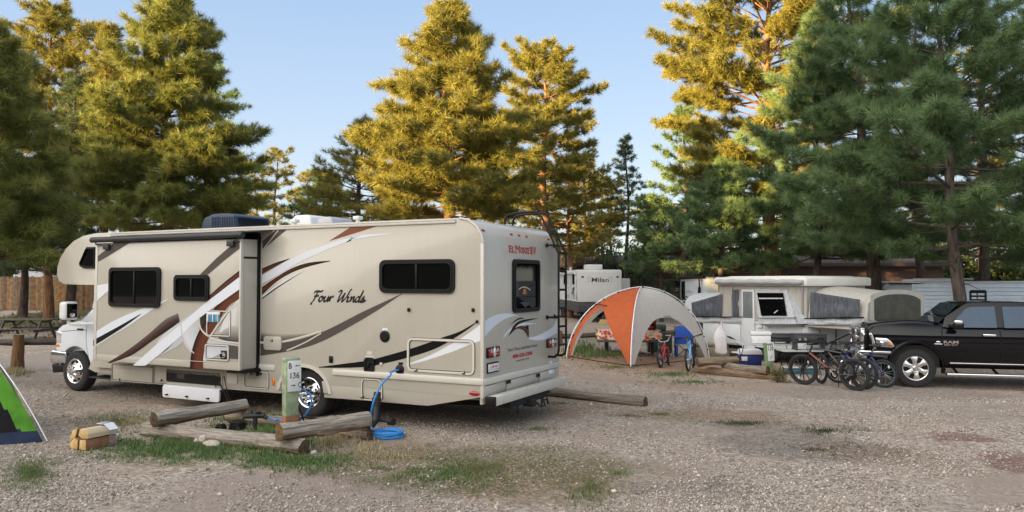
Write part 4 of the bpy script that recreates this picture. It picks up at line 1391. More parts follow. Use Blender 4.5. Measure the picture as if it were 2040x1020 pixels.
ss_(Z1([(453, 674), (580, 605), (682, 547)]), Z1([(453, 704), (600, 611), (683, 550)]), BLK, BLK, 2)
ss_(Z1([(520, 784), (620, 722), (720, 645), (800, 575), (862, 545)]), Z1([(535, 786), (640, 745), (740, 675), (820, 622), (872, 590)]), rampc((0.03, 0.012, 0.01), (0.16, 0.14, 0.14)), rampc(BLK, BLK), 1, mid=rampc((0.07, 0.025, 0.016), (0.06, 0.03, 0.024)), n=24)
ss_(Z1([(866, 588), (800, 640), (760, 690), (735, 765)]), Z1([(985, 510), (930, 590), (880, 690), (740, 766)]), (0.55, 0.57, 0.6), (0.45, 0.46, 0.48), 1)
# silver bowl shape with dark arc
ss_(Z1([(875, 590), (890, 680), (925, 730), (992, 775)]), Z1([(962, 540), (966, 600), (985, 650), (1160, 700)]), (0.62, 0.64, 0.68), (0.45, 0.46, 0.48), 2, n=20)
ss_(Z1([(1160, 470), (1120, 520), (1075, 600), (1060, 660)]), Z1([(1165, 482), (1163, 560), (1162, 640), (1160, 690)]), (0.62, 0.62, 0.62), (0.42, 0.38, 0.32), 2, mid=(0.6, 0.6, 0.6), n=18)
ss_(Z1([(1165, 600), (1110, 610), (1062, 640)]), Z1([(1163, 690), (1110, 682), (1060, 664)]), (0.45, 0.43, 0.4), (0.02, 0.018, 0.016), 3)
ss_(Z1([(1165, 418), (1090, 468), (1020, 545), (960, 640), (928, 735), (921, 812)]), Z1([(1165, 472), (1110, 505), (1062, 575), (1012, 665), (988, 740), (984, 812)]), BLK, RST, 3, mid=RST, n=24)
ss_(Z1([(1165, 334), (1090, 392), (1016, 458)]), Z1([(1165, 374), (1080, 432), (1008, 492)]), BLK, BLK, 3, mid=RST)
ss_(Z1([(645, 797), (760, 695), (870, 603), (975, 512), (1080, 430), (1165, 365)]), Z1([(706, 797), (790, 730), (880, 652), (962, 572), (1090, 478), (1165, 425)]), WHT, WHT, 4, n=24)
ss_(Z1([(725, 770), (800, 715), (868, 640)]), Z1([(726, 772), (806, 722), (874, 650)]), BLK, BLK, 2)
ss_(Z1([(968, 540), (1000, 530), (1000, 600)]), Z1([(972, 600), (990, 640), (1002, 655)]), BLK, (0.05, 0.045, 0.04), 2)
ss_(Z1([(963, 560), (968, 612), (1000, 652), (1060, 678), (1160, 692)]), Z1([(968, 560), (973, 608), (1004, 645), (1062, 671), (1160, 685)]), (0.62, 0.58, 0.5), (0.62, 0.58, 0.5), 5, n=20)
ss_(Z1([(874, 580), (882, 650), (905, 700), (940, 740)]), Z1([(878, 580), (886, 648), (909, 697), (943, 736)]), (0.5, 0.49, 0.48), (0.5, 0.49, 0.48), 5)
ss_(Z1([(1165, 480), (1110, 525), (1060, 590), (1012, 660)]), Z1([(1165, 488), (1112, 533), (1065, 596), (1018, 662)]), (0.62, 0.58, 0.5), (0.62, 0.58, 0.5), 5)
sd_(Z1([(1108, 697), (1152, 703), (1152, 765), (1108, 762)]), 6, 4)
mb.box(xs_rear - 1.2, xs_rear - 0.02, S_ - 0.012, S_ - 0.002, z_sb + 0.095, z_sb + 0.102, 1, 0)
slide = mb.build('slide_out', GR2, rv, 35)
zt, zb = (RS(220, 533.5, S_)[1] + RS(321, 531.5, S_)[1]) / 2, (RS(220, 611, S_)[1] + RS(321, 612.5, S_)[1]) / 2
window(slide, rrect(RS(219.5, 570, S_)[0], zb, RS(321.5, 570, S_)[0], zt, 0.08), FY, S_ - 0.004, -1, 0.5, 'slide_window')
zt, zb = RS(383, 547.5, S_)[1], RS(383, 599, S_)[1]
window(slide, rrect(RS(349, 570, S_)[0], zb, RS(418, 570, S_)[0], zt, 0.07), FY, S_ - 0.004, -1, 0.5, 'slide_window')
panel(412.5, 618, 459.5, 671, S_ - 0.006, 'vent_frame', m_trim, 0.03, 0.018, 0.012, True, (), slide)
panel(409, 685, 456.5, 719.5, S_ - 0.006, 'vent_frame', m_trim, 0.04, 0.022, 0.014, True, (), slide)
mb = MB()
a, b = RS(415.5, 641, S_), RS(438, 623, S_)
for k in range(8):
    u = a[0] + (b[0] - a[0]) * k / 7
    mb.box(u - 0.012, u + 0.008, S_ - 0.02, S_ - 0.008, a[1], b[1], 0 if k % 3 else 1, 0.003)
mb.box(a[0] - 0.02, b[0] + 0.02, S_ - 0.022, S_ - 0.008, b[1] - 0.03, b[1] + 0.01, 1, 0.003)
mb.build('furnace_grille', [mat('sky_blue_plastic', (0.10, 0.36, 0.62), 0.4), m_bwhite], slide)
mb = MB()
u, v = RS(446.5, 707.5, S_)
mb.box(u - 0.06, u + 0.06, S_ - 0.012, S_ - 0.006, v - 0.07, v + 0.07, 0, 0.004)
mb.lathe([(0.0, -0.05), (0.03, -0.05), (0.045, -0.02), (0.05, 0)], (u, S_ - 0.01, v), 'Y', 14, 1)
mb.build('exhaust_port', [m_blackp, m_chrome], slide)
# seal and dark reveal where the slide meets the wall
mb = MB()
mb.box(xs_rear, x_seam + 0.01, -0.07, 0.0, z_sb - 0.12, z_st + 0.06, 0, 0.006)
mb.box(xs_front - 0.05, x_seam, -0.06, 0.0, z_st, z_st + 0.10, 0, 0.004)
mb.box(xs_rear - 0.3, xs_rear + 0.05, SL_Y + 0.03, -0.02, z_sb - 0.05, z_sb, 0, 0)
mb.build('slide_seal', m_blackp, rv)
# slide topper awning
mb = MB()
ya = SL_Y - 0.05
z1 = RS(482, 467.5, ya)[1]
mb.tube([(RS(183, 480, ya)[0], ya, z1 + 0.0), (RS(484, 467, ya)[0], ya, z1)], 0.048, 14, 0)
mb.add([(xs_front - 0.03, ya + 0.02, z1 + 0.04), (xs_rear + 0.25, ya + 0.02, z1 + 0.04), (xs_rear + 0.25, 0.0, 2.83), (xs_front - 0.03, 0.0, 2.83)], [(0, 1, 2, 3)], 0)
mb.add([(xs_front - 0.03, ya + 0.02, z1 + 0.03), (xs_rear + 0.25, ya + 0.02, z1 + 0.03), (xs_rear + 0.25, 0.0, 2.82), (xs_front - 0.03, 0.0, 2.82)], [(0, 1, 2, 3)], 0)
for px in (211, 458):
    u = RS(px, 480, ya)[0]
    mb.box(u - 0.07, u + 0.07, SL_Y - 0.06, SL_Y - 0.008, z1 - 0.17, z1 - 0.08, 0, 0.01)
    mb.tube([(u, SL_Y - 0.02, z1 - 0.10), (u + (0.15 if px > 300 else -0.25), ya, z1 - 0.08), (u + (0.22 if px > 300 else -0.3), ya, z1)], 0.014, 6)
mb.build('slide_awning', mat('awning_black', (0.025, 0.026, 0.030), 0.55, var=0.2), rv)

# --- roof equipment
def roofbox(px0, px1, y, z0, h, name, m, wy, slope=0.35, grille=False):
    xa, xb = RS(px0, 440, y)[0], RS(px1, 440, y)[0]
    L_ = xb - xa
    prof = [(xa, z0), (xa + 0.03, z0 + h * 0.45), (xa + L_ * 0.10, z0 + h * 0.82), (xa + L_ * slope, z0 + h), (xb - L_ * 0.25, z0 + h), (xb - 0.04, z0 + h * 0.86), (xb, z0)]
    mb = MB()
    mb.prism(prof, FY, y, y + wy, 0, 0.03, 3)
    if grille:
        for g0, g1 in ((0.34, 0.56), (0.62, 0.95)):
            for k in range(7):
                z = z0 + h * (0.12 + 0.1 * k)
                mb.box(xa + L_ * g0, xa + L_ * g1, y - 0.006, y + 0.01, z, z + 0.012, 1, 0)
            for k in range(6):
                u = xa + L_ * (g0 + (g1 - g0) * k / 5)
                mb.box(u - 0.008, u + 0.008, y - 0.010, y + 0.01, z0 + h * 0.1, z0 + h * 0.82, 0, 0)
    if grille:
        for k in range(7):
            z = z0 + h * (0.14 + 0.1 * k)
            mb.box(xb - 0.03, xb + 0.006, y + 0.08, y + wy - 0.08, z, z + 0.012, 1, 0)
    return mb.build(name, [m, m_blackp], rv)
zr = 2.90
roofbox(399, 470, 0.9, zr, RS(460, 424, 0.9)[1] - zr, 'air_conditioner', mat('ac_navy', (0.020, 0.036, 0.075), 0.45, var=0.1), 0.85, 0.36, True)
roofbox(577, 622, 1.0, zr, RS(610, 427.5, 1.0)[1] - zr, 'roof_vent', m_bwhite, 0.6, 0.25)
roofbox(628, 664, 0.75, zr, RS(660, 431, 0.75)[1] - zr, 'roof_vent', mat('vent_smoke', (0.45, 0.46, 0.5), 0.2, var=0.1), 0.55, 0.4)
for px, y, hpx in ((587, 0.6, 437), (713, 0.8, 430.5)):
    mb = MB()
    u = RS(px, 440, y)[0]
    h = RS(px, hpx, y)[1]
    mb.tube([(u, y, zr - 0.02), (u, y, h - 0.05)], 0.035, 10)
    mb.box(u - 0.06, u + 0.06, y - 0.06, y + 0.06, h - 0.06, h, 0, 0.015)
    mb.build('vent_pipe', m_bwhite, rv)

# --- wheels
def rv_wheel(x, y, z, out=-1, dual=False, R_=0.372, rimR=0.225):
    """wheel with its face on the -y side"""
    mb = MB()
    T = lambda dy: [(R_ * 0.60, 0.0 + dy), (R_ * 0.80, -0.012 + dy), (R_ * 0.93, 0.0 + dy), (R_ * 0.985, 0.022 + dy), (R_, 0.05 + dy), (R_, 0.165 + dy), (R_ * 0.97, 0.205 + dy), (R_ * 0.6, 0.21 + dy)]
    mb.lathe(T(0), (x, y, z), 'Y', 40, 0)
    for k in range(3):
        mb.lathe([(R_ + 0.001, 0.07 + 0.035 * k), (R_ + 0.001, 0.078 + 0.035 * k)], (x, y, z), 'Y', 40, 0)
    if dual:
        m2 = MB()
        m2.lathe(T(0.25), (x, y, z), 'Y', 32, 0)
        m2.build('wheel', m_rubber, rv)
    t = mb.build('wheel', m_rubber, rv)
    mb = MB()
    if dual:
        pr = [(R_ * 0.63, 0.0), (R_ * 0.60, -0.006), (R_ * 0.56, 0.005), (R_ * 0.50, 0.07), (R_ * 0.30, 0.09), (R_ * 0.28, 0.03), (R_ * 0.2, 0.0), (0.0, -0.005)]
    else:
        pr = [(R_ * 0.63, 0.0), (R_ * 0.60, -0.008), (R_ * 0.56, 0.0), (R_ * 0.50, 0.03), (R_ * 0.36, -0.005), (R_ * 0.30, -0.03), (R_ * 0.2, -0.055), (R_ * 0.16, -0.09), (0.0, -0.095)]
    mb.lathe(pr, (x, y, z), 'Y', 40, 0)
    for k in range(8):
        a = 2 * PI * k / 8 + 0.2
        rr_ = R_ * 0.245
        mb.lathe([(0.016, -0.075), (0.018, -0.02), (0.018, 0.02)], (x + rr_ * math.cos(a), y, z + rr_ * math.sin(a)), 'Y', 8, 0)
        mb.ell((x + rr_ * math.cos(a), y - 0.075, z + rr_ * math.sin(a)), (0.016, 0.012, 0.016), 0, 8)
        a += PI / 8
        rr_ = R_ * 0.46
        mb.lathe([(0.0, 0.0), (0.028, 0.0), (0.032, 0.012)], (x + rr_ * math.cos(a), y + (0.045 if dual else 0.006), z + rr_ * math.sin(a)), 'Y', 10, 1)
    mb.build('rim', [m_chrome, m_under], t, 30)
    return t
x_fw = -8.829
rv_wheel(x_rw, 0.10, 0.37, dual=True)
rv_wheel(x_fw, 0.27, 0.37)
for x, y0 in ((x_rw, W_ - 0.36), (x_fw, W_ - 0.5)):
    mb = MB()
    mb.lathe([(0.2, 0.0), (0.35, 0), (0.372, 0.04), (0.372, 0.18), (0.35, 0.22), (0.2, 0.22)], (x, y0, 0.37), 'Y', 28, 0)
    mb.build('wheel', m_rubber, rv)
mb = MB()
for k in range(len(warch) - 1):                         # dark liner of the wheel arch
    (u0, v0), (u1, v1) = warch[k], warch[k + 1]
    mb.add([(u0, 0.012, v0 - 0.006), (u1, 0.012, v1 - 0.006), (u1, 1.0, v1 - 0.006), (u0, 1.0, v0 - 0.006)], [(0, 1, 2, 3)])
mb.box(x_rw - 0.5, x_rw + 0.5, 0.7, 0.95, 0.3, 0.75, 0)
mb.build('wheel_well', m_under, rv)
mb = MB()
mb.box(x_fw - 0.48, x_fw + 0.48, 0.5, 1.3, 0.35, 0.9, 0)
mb.build('wheel_well', m_under, rv)
# flare over the dual wheels
mb = MB()
arc_o, arc_i = [], []
for k in range(17):
    a = R(-8 + 196 * k / 16)
    ex, ez = 0.53 * math.cos(a), 0.45 * math.sin(a)
    arc_o.append((x_rw + ex * 1.0, max(0.40, 0.36 + ez)))
    arc_i.append((x_rw + ex * 0.90, max(0.40, 0.36 + ez * 0.90)))
ring(mb, arc_o + [], arc_i, FY, 0.03, -0.018, 0)
mb.build('wheel_flare', m_trim, rv)

# --- cab (white van front)
mb = MB()
Yc = 0.27
cab = lambda pts, y=Yc: [RS(a, b, y) for a, b in pts]
low = cab([(190, 616), (185, 614), (162, 638.5), (140, 642.5), (124, 648.5), (116, 655), (112.5, 664), (111.5, 684), (112, 702)])
xf = low[-1][0]
arch = [(x_fw + 0.47 * math.cos(R(a)), 0.37 + 0.46 * math.sin(R(a))) for a in range(175, 0, -15)]
poly = [(x_front + 0.05, low[0][1])] + low + [(xf, 0.60), (x_fw - 0.48, 0.58)] + arch + [(x_fw + 0.48, 0.42), (x_front + 0.05, 0.42)]
mb.prism(poly, FY, Yc, Yc + 0.45, 0, 0.03, 3)
mb.prism(poly, FY, W_ - Yc - 0.45, W_ - Yc, 0, 0.03, 3)
hood = low[1:] + [(xf, 0.62), (x_fw + 0.5, 0.62)]
mb.prism([(u + 0.02, v + (0.02 if i < 8 else 0)) for i, (u, v) in enumerate(hood)], FY, Yc + 0.15, W_ - Yc - 0.15, 0, 0.05, 3)
# pillars and roof of the cab under the bunk
ap = cab([(185, 614), (198, 596)])
mb.tube([(ap[0][0], Yc + 0.04, ap[0][1]), (x_front - 0.35, Yc + 0.1, nose[0][1])], 0.045, 8, 0)
mb.tube([(ap[0][0], W_ - Yc - 0.04, ap[0][1]), (x_front - 0.35, W_ - Yc - 0.1, nose[0][1])], 0.045, 8, 0)
mb.box(x_front - 0.3, x_front + 0.05, Yc, W_ - Yc, low[0][1] - 0.3, low[0][1] + 0.02, 0, 0.01)
dv = cab([(173.5, 640), (171, 668), (172, 690), (176, 712)], Yc)
mb.strip(dv, [(u + 0.012, v) for u, v in dv], FY, Yc - 0.002, 1, (1, 1, 1), (1, 1, 1), 8)
mb.strip(cab([(113, 662), (140, 658), (172, 657)], Yc), cab([(113, 663), (140, 659), (172, 658)], Yc), FY, Yc - 0.002, 1, (1, 1, 1), (1, 1, 1), 8)
cabo = mb.build('cab_body', [mat('van_white', (0.70, 0.74, 0.80), 0.22, var=0.03, coat=0.5), m_grey], rv)
mb = MB()
u, v = RS(160, 656.5, Yc)
mb.box(u - 0.09, u + 0.09, Yc - 0.008, Yc + 0.01, v - 0.02, v + 0.02, 0, 0.004)
mb.build('badge', m_blackp, cabo)
mb = MB()
mb.add([(ap[0][0], Yc + 0.1, ap[0][1]), (ap[0][0], W_ - Yc - 0.1, ap[0][1]), (x_front - 0.32, W_ - Yc - 0.12, nose[0][1]), (x_front - 0.32, Yc + 0.12, nose[0][1])], [(0, 1, 2, 3)], 0)
mb.add([(ap[0][0] + 0.05, Yc + 0.02, ap[0][1]), (x_front + 0.04, Yc + 0.02, ap[0][1]), (x_front + 0.04, Yc + 0.06, nose[0][1]), (x_front - 0.3, Yc + 0.08, nose[0][1])], [(0, 1, 2, 3)], 0)
mb.build('windscreen', m_glass, rv, 0)
mb = MB()
mb.prism([(xf - 0.14, 0.48), (xf - 0.17, 0.56), (xf - 0.16, 0.70), (xf - 0.10, 0.74), (xf + 0.3, 0.72), (xf + 0.3, 0.5)], FY, Yc - 0.02, W_ - Yc + 0.02, 0, 0.03, 3)
mb.prism([(xf - 0.10, 0.30), (xf - 0.14, 0.47), (xf + 0.32, 0.47), (xf + 0.28, 0.34)], FY, Yc + 0.0, W_ - Yc - 0.0, 1, 0.02)
mb.build('front_bumper', [m_chrome, m_blackp], rv)
mb = MB()
mb.box(xf - 0.012, xf + 0.1, Yc + 0.35, W_ - Yc - 0.35, 0.80, 1.12, 0, 0.02)
mb.build('grille', m_blackp, cabo)
for y0 in (Yc - 0.004, W_ - Yc - 0.30):
    mb = MB()
    mb.box(xf - 0.012, xf + 0.16, y0, y0 + 0.304, 0.86, 1.10, 0, 0.02)
    mb.box(xf - 0.02, xf + 0.10, y0 - 0.002, y0 + 0.306, 0.80, 0.855, 1, 0.01)
    mb.build('headlight', [m_clear, m_amber], cabo)
for sgn in (-1, 1):
    yb = Yc if sgn < 0 else W_ - Yc
    ym = Yc - 0.30 if sgn < 0 else W_ - Yc + 0.30
    mb = MB()
    a, b = RS(129.5, 637, Yc - 0.3), RS(153, 601, Yc - 0.3)
    mb.box(a[0], a[0] + 0.20, ym - 0.13, ym + 0.13, a[1], b[1], 0, 0.05, seg=3)
    z = a[1] - 0.05
    mb.tube([(a[0] + 0.1, ym, a[1] + 0.02), (a[0] + 0.1, ym, z), (a[0] + 0.2, ym, z - 0.02), (x_front - 0.1, yb + 0.03, z - 0.02)], 0.032, 8, 0)
    mm = mb.build('mirror', mat('mirror_white', (0.72, 0.73, 0.74), 0.35), rv)
    mb = MB()
    mb.box(a[0] + 0.198, a[0] + 0.206, ym - 0.10, ym + 0.10, a[1] + 0.04, b[1] - 0.04, 0, 0.003)
    mb.ell((a[0] + 0.208, ym, a[1] + 0.09), (0.006, 0.05, 0.04), 1, 10)
    mb.build('mirror_glass', [m_glass, m_chrome], mm)
mb = MB()                                              # step and lower sill behind the cab door
st = side([(176, 735), (185, 712), (222, 722), (222, 745), (190, 742)], 0.10)
mb.prism(st, FY, 0.1, 0.5, 0, 0.01)
a, b = RS(176, 750, 0.06), RS(222, 757, 0.06)
mb.box(a[0], b[0], 0.06, 0.4, b[1], a[1], 1, 0.01)
mb.build('entry_step', [m_coach, m_blackp], rv)
# ================================================================== FOREGROUND
m_log = attr_mat('weathered_log', 0.9, var=0.25, scale=30, spec=0.15)
def wood_attr(name):
    """grain along local x over the mesh colour"""
    m = bpy.data.materials.new(name)
    t, p = nodes_of(m)
    a = t.nodes.new('ShaderNodeAttribute')
    a.attribute_name = 'Col'
    tc = t.nodes.new('ShaderNodeTexCoord')
    mp = t.nodes.new('ShaderNodeMapping')
    mp.inputs['Scale'].default_value = (1.2, 22, 22)
    n = t.nodes.new('ShaderNodeTexNoise')
    n.inputs['Scale'].default_value = 2.0
    n.inputs['Detail'].default_value = 8
    n.inputs['Roughness'].default_value = 0.75
    n.inputs['Distortion'].default_value = 0.6
    t.links.new(tc.outputs['Object'], mp.inputs[0])
    t.links.new(mp.outputs[0], n.inputs['Vector'])
    r = t.nodes.new('ShaderNodeValToRGB')
    r.color_ramp.elements[0].position, r.color_ramp.elements[1].position = 0.33, 0.6
    r.color_ramp.elements[0].color, r.color_ramp.elements[1].color = (0.26, 0.23, 0.20, 1), (1.12, 1.1, 1.08, 1)
    t.links.new(n.outputs['Fac'], r.inputs[0])
    mx = t.nodes.new('ShaderNodeMix')
    mx.data_type = 'RGBA'
    mx.blend_type = 'MULTIPLY'
    mx.inputs[0].default_value = 1
    t.links.new(a.outputs['Color'], mx.inputs[6])
    t.links.new(r.outputs[0], mx.inputs[7])
    t.links.new(mx.outputs[2], p.inputs['Base Color'])
    b = t.nodes.new('ShaderNodeBump')
    b.inputs['Strength'].default_value = 0.8
    b.inputs['Distance'].default_value = 0.035
    t.links.new(n.outputs['Fac'], b.inputs['Height'])
    t.links.new(b.outputs[0], p.inputs['Normal'])
    p.inputs['Roughness'].default_value = 0.92
    p.inputs['Specular IOR Level'].default_value = 0.1
    return m
m_grain = wood_attr('log_grain')
def log(name, label, cat, A, B, r, seed, brown=(0.27, 0.19, 0.125), grey=(0.39, 0.355, 0.31), group=None, square=0.0, taper=0.08, endc=None, r2=None):
    """a log from A to B (centres); its mesh runs along local x"""
    A, B = Vector(A), Vector(B)
    d = B - A
    L = d.length
    root_rot = d.to_track_quat('X', 'Z')
    n, k = 26, 40
    vs, cs, fs = [], [], []
    rnd = random.Random(seed)
    knots = [(rnd.uniform(0.1, 0.9) * L, rnd.uniform(0, 6.28)) for _ in range(3)]
    for i in range(k):
        x = L * i / (k - 1)
        rr = r * (1 + taper * (0.5 - i / (k - 1)))
        for j in range(n):
            a = 2 * PI * j / n
            cy, cz = math.cos(a), math.sin(a)
            sq = 1.0 / max(abs(cy), abs(cz)) ** (square)
            q = rr * sq * (1 + 0.32 * noise.noise(Vector((x * 1.1, cy * 0.9 + seed, cz * 0.9))) + 0.17 * noise.noise(Vector((x * 2.2, cy * 2.5 + seed, cz * 2.5))) + 0.10 * noise.noise(Vector((x * 2.4, cy * 7 + seed, cz * 7))))
            for kx, ka in knots:
                dd = ((x - kx) / 0.09) ** 2 + ((math.atan2(math.sin(a - ka), math.cos(a - ka))) / 0.45) ** 2
                q += 0.026 * math.exp(-dd) - 0.020 * math.exp(-dd * 6)
            yy, z2 = cy * q, cz * q
            vs.append((x, yy, z2))
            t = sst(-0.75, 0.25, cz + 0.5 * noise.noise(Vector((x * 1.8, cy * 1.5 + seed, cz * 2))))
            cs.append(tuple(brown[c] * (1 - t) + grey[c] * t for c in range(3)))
    for i in range(k - 1):
        for j in range(n):
            fs.append((i * n + j, i * n + (j + 1) % n, (i + 1) * n + (j + 1) % n, (i + 1) * n + j))
    mb = MB()
    mb.add(vs, fs, 0, None, cs)
    ec = endc or (0.12, 0.085, 0.06)
    for i in (0, k - 1):
        ring_ = vs[i * n:(i + 1) * n]
        x = ring_[0][0]
        ex = x + (-0.006 if i == 0 else 0.006)
        o_ = len(mb.v)
        inner = [(ex, v[1] * 0.5, v[2] * 0.5) for v in ring_]
        mb.add(ring_ + inner + [(ex, 0, 0)], [(j, (j + 1) % n, n + (j + 1) % n, n + j) for j in range(n)] + [(n + j, n + (j + 1) % n, 2 * n) for j in range(n)], 0, None,
               [ec] * n + [tuple(v * 1.35 for v in ec)] * n + [tuple(v * 0.7 for v in ec)])
    o = mb.build(name, m_grain, None, 50)
    o.location = A
    o.rotation_euler = root_rot.to_euler()
    return tag(o, label, cat, group)
LG = 'timber logs framing the hookup post'
r_ = 0.098
def gp(px, py, up=0.0):
    p = G(px, py)
    return Vector((p.x, p.y, p.z + up))
log('timber_log', 'long lower front log of the hookup frame, half in weeds', 'log', gp(292, 864, 0.05), gp(606, 906, 0.085), 0.098, 3, group=LG)
log('timber_log', 'lower rear log of the hookup frame, behind the green post', 'log', (-4.15, 11.42, 0.07), gp(738, 877, 0.07), 0.085, 5, group=LG, grey=(0.36, 0.30, 0.24))
log('timber_log', 'upper left log of the hookup frame with big knots', 'log', AT(306, 836, 10.17), AT(489, 807, 11.26), 0.09, 8, group=LG, grey=(0.44, 0.41, 0.37))
log('timber_log', 'upper right log of the hookup frame, its square end towards the camera', 'log', AT(556, 862, 9.18), AT(733, 835, 10.05), 0.094, 12, group=LG, square=0.45, grey=(0.43, 0.39, 0.335), endc=(0.20, 0.125, 0.07))
log('parking_log', 'grey parking log lying on the gravel right of the motorhome bumper', 'log', gp(1068, 786, 0.05), gp(1286, 811, 0.07), 0.092, 15, brown=(0.20, 0.12, 0.07), grey=(0.27, 0.235, 0.20))

# hookup post with its number plate
def hook_post(name, label, base, h, wx, wy, rz, mg, lines, plate, lean=0.0, rust=0.12):
    t = thing(name, label, 'hookup post', base, rz)
    t.rotation_euler = (0, lean, rz)
    mb = MB()
    mb.box(-wx / 2, wx / 2, -wy / 2, wy / 2, rust - 0.002, h - 0.05, 0, 0.012)
    mb.box(-wx / 2 - 0.003, wx / 2 + 0.003, -wy / 2 - 0.003, wy / 2 + 0.003, -0.1, rust, 1, 0.008)
    mb.box(-wx / 2 - 0.008, wx / 2 + 0.008, -wy / 2 - 0.012, wy / 2 + 0.012, h - 0.06, h, 0, 0.014)
    mb.box(-wx / 2 - 0.008, wx / 2 + 0.008, -wy / 2 - 0.02, wy / 2, h - 0.33, h - 0.045, 0, 0.01) if rust else None
    mb.build('post', mg, t)
    x0, x1, z0, z1 = plate
    yf = -wy / 2 - (0.024 if rust else 0.004)
    mb = MB()
    mb.box(x0, x1, yf - 0.006, yf, z0, z1, 0, 0.003)
    pl = mb.build('number_plate', mat('plate_offwhite', (0.72, 0.73, 0.70), 0.5, var=0.06, scale=9), t)
    mb = MB()
    f = lambda u, v, w_: Vector((x0 + u * (x1 - x0), w_, z0 + v * (z1 - z0)))
    for it in lines:
        if it[0] == 'arrow':
            _, u0, u1, v, dr_ = it
            mb.add([f(u0, v + 0.012, yf - 0.0075), f(u1, v + 0.012, yf - 0.0075), f(u1, v - 0.012, yf - 0.0075), f(u0, v - 0.012, yf - 0.0075)], [(0, 1, 2, 3)])
            ue = u0 if dr_ < 0 else u1
            mb.add([f(ue + dr_ * 0.09, v, yf - 0.0078), f(ue - dr_ * 0.03, v + 0.032, yf - 0.0078), f(ue - dr_ * 0.03, v - 0.032, yf - 0.0078)], [(0, 1, 2)])
        elif it[0] == 'slash':
            stroke(mb, [(0.3, 0.12), (0.7, 0.3)], 0.05, f, yf - 0.0075)
        else:
            _, s_, u0, v0, u1, v1 = it
            text_on(mb, s_, u0, v0, u1, v1, f, yf - 0.0075, 0, 0.02)
            w2 = (u1 - u0) / len(s_)
            for i in range(len(s_)):                     # stencil gaps
                uc = u0 + w2 * (i + 0.5)
                vm = (v0 + v1) / 2
                mb.add([f(uc - w2 * 0.10, vm + 0.12 * (v1 - v0), yf - 0.0085), f(uc - w2 * 0.04, vm + 0.12 * (v1 - v0), yf - 0.0085), f(uc - w2 * 0.04, v0, yf - 0.0085), f(uc - w2 * 0.10, v0, yf - 0.0085)], [(0, 1, 2, 3)], 1)
    mb.build('lettering', [m_blacktxt, mat('plate_offwhite', (0, 0, 0))], pl, 0)
    return t
m_pgreen = mat('faded_green_paint', (0.21, 0.30, 0.17), 0.6, var=0.3, scale=7, c2=(0.33, 0.38, 0.24), bump=0.1)
m_rustp = mat('rusty_paint', (0.26, 0.12, 0.055), 0.8, var=0.3, scale=14)
bp_ = G(578, 870)
hook_post('hookup_post', 'pale green metal hookup post B 136 C standing inside the log frame', (bp_.x, bp_.y, bp_.z), 1.035, 0.185, 0.13, R(40), [m_pgreen, m_rustp],
          [('t', 'B', 0.08, 0.74, 0.30, 0.93), ('arrow', 0.62, 0.90, 0.83, -1), ('t', '136', 0.20, 0.42, 0.86, 0.62), ('arrow', 0.26, 0.5, 0.20, 1), ('t', 'C', 0.78, 0.11, 0.98, 0.29)],
          (-0.085, 0.105, 0.60, 1.005), rust=0.30 - 0.02)

# water tap and drain fittings inside the frame
m_cast = mat('dark_cast_metal', (0.035, 0.04, 0.042), 0.55, 0.6, var=0.3, scale=20)
p = G(508, 858)
t = thing('water_tap', 'dark metal water tap on a standpipe among the weeds', 'tap', p)
mb = MB()
mb.tube([(0, 0, -0.05), (0, 0, 0.2)], 0.032, 10)
mb.tube([(-0.12, 0, 0.2), (0.13, 0, 0.21)], 0.04, 10)
mb.tube([(0.1, 0, 0.2), (0.17, 0.0, 0.17)], 0.03, 8)
mb.tube([(-0.05, 0, 0.2), (-0.05, 0, 0.27)], 0.015, 8)
mb.box(-0.12, 0.02, -0.02, 0.02, 0.265, 0.285, 0, 0.008)
mb.tube([(-0.12, 0.0, 0.2), (-0.16, -0.03, 0.17)], 0.022, 8)
mb.build('standpipe', m_cast, t)
mb = MB()
mb.lathe([(0.0, 0.0), (0.035, 0.0), (0.04, 0.02), (0.0, 0.03)], (0.05, -0.02, 0.24), 'Z', 10)
mb.build('handle', m_cast, t)
m_blue = mat('blue_hose', (0.02, 0.24, 0.62), 0.4, var=0.08)
tp = Vector((p.x + 0.17, p.y, 0.17))
mb = MB()
pe_ = Vector((bp_.x, bp_.y, 0.12))
mb.tube(crom([tp, tp + Vector((0.12, 0, -0.03)), (tp + pe_) / 2 + Vector((0, 0.03, 0.04)), pe_ + Vector((0.02, 0.12, 0.02)), pe_ + Vector((0.22, 0.1, 0.22)), pe_ + Vector((0.24, 0.1, 0.4)), pe_ + Vector((0.10, 0.12, 0.5))], 6), 0.012, 8)
tag(mb.build('water_hose', m_blue), 'short blue hose from the water tap to behind the green post', 'hose')
pc = G(771, 871)
inl = RV_WATER
path = [inl, inl + Vector((-0.10, -0.12, -0.02)), AT(779, 746, inl.y - 0.24), AT(763, 763, inl.y - 0.36), AT(751, 783, inl.y - 0.45), AT(742, 808, (inl.y + pc.y) / 2 - 0.2), AT(738, 836, pc.y + 0.12), AT(740, 852, pc.y + 0.05), Vector((pc.x - 0.20, pc.y, 0.03))]
rnd = random.Random(4)
for lp in range(7):
    for k in range(8):
        a = PI + 2 * PI * (k + 1) / 8
        rr = 0.165 + 0.035 * math.sin(lp * 2.1 + 1)
        path.append(Vector((pc.x + 0.015 * math.sin(lp * 1.7) + rr * 1.12 * math.cos(a), pc.y + 0.02 * math.cos(lp * 2.3) + rr * 1.0 * math.sin(a), 0.014 + 0.010 * lp + 0.006 * math.sin(a * 2 + lp))))
mb = MB()
mb.tube(crom(path, 5), 0.0115, 8, 0)
tag(mb.build('water_hose', m_blue), 'long bright blue hose from the motorhome side to a coil on the gravel', 'hose')
mb = MB()
s1 = AT(750, 797, 10.75)
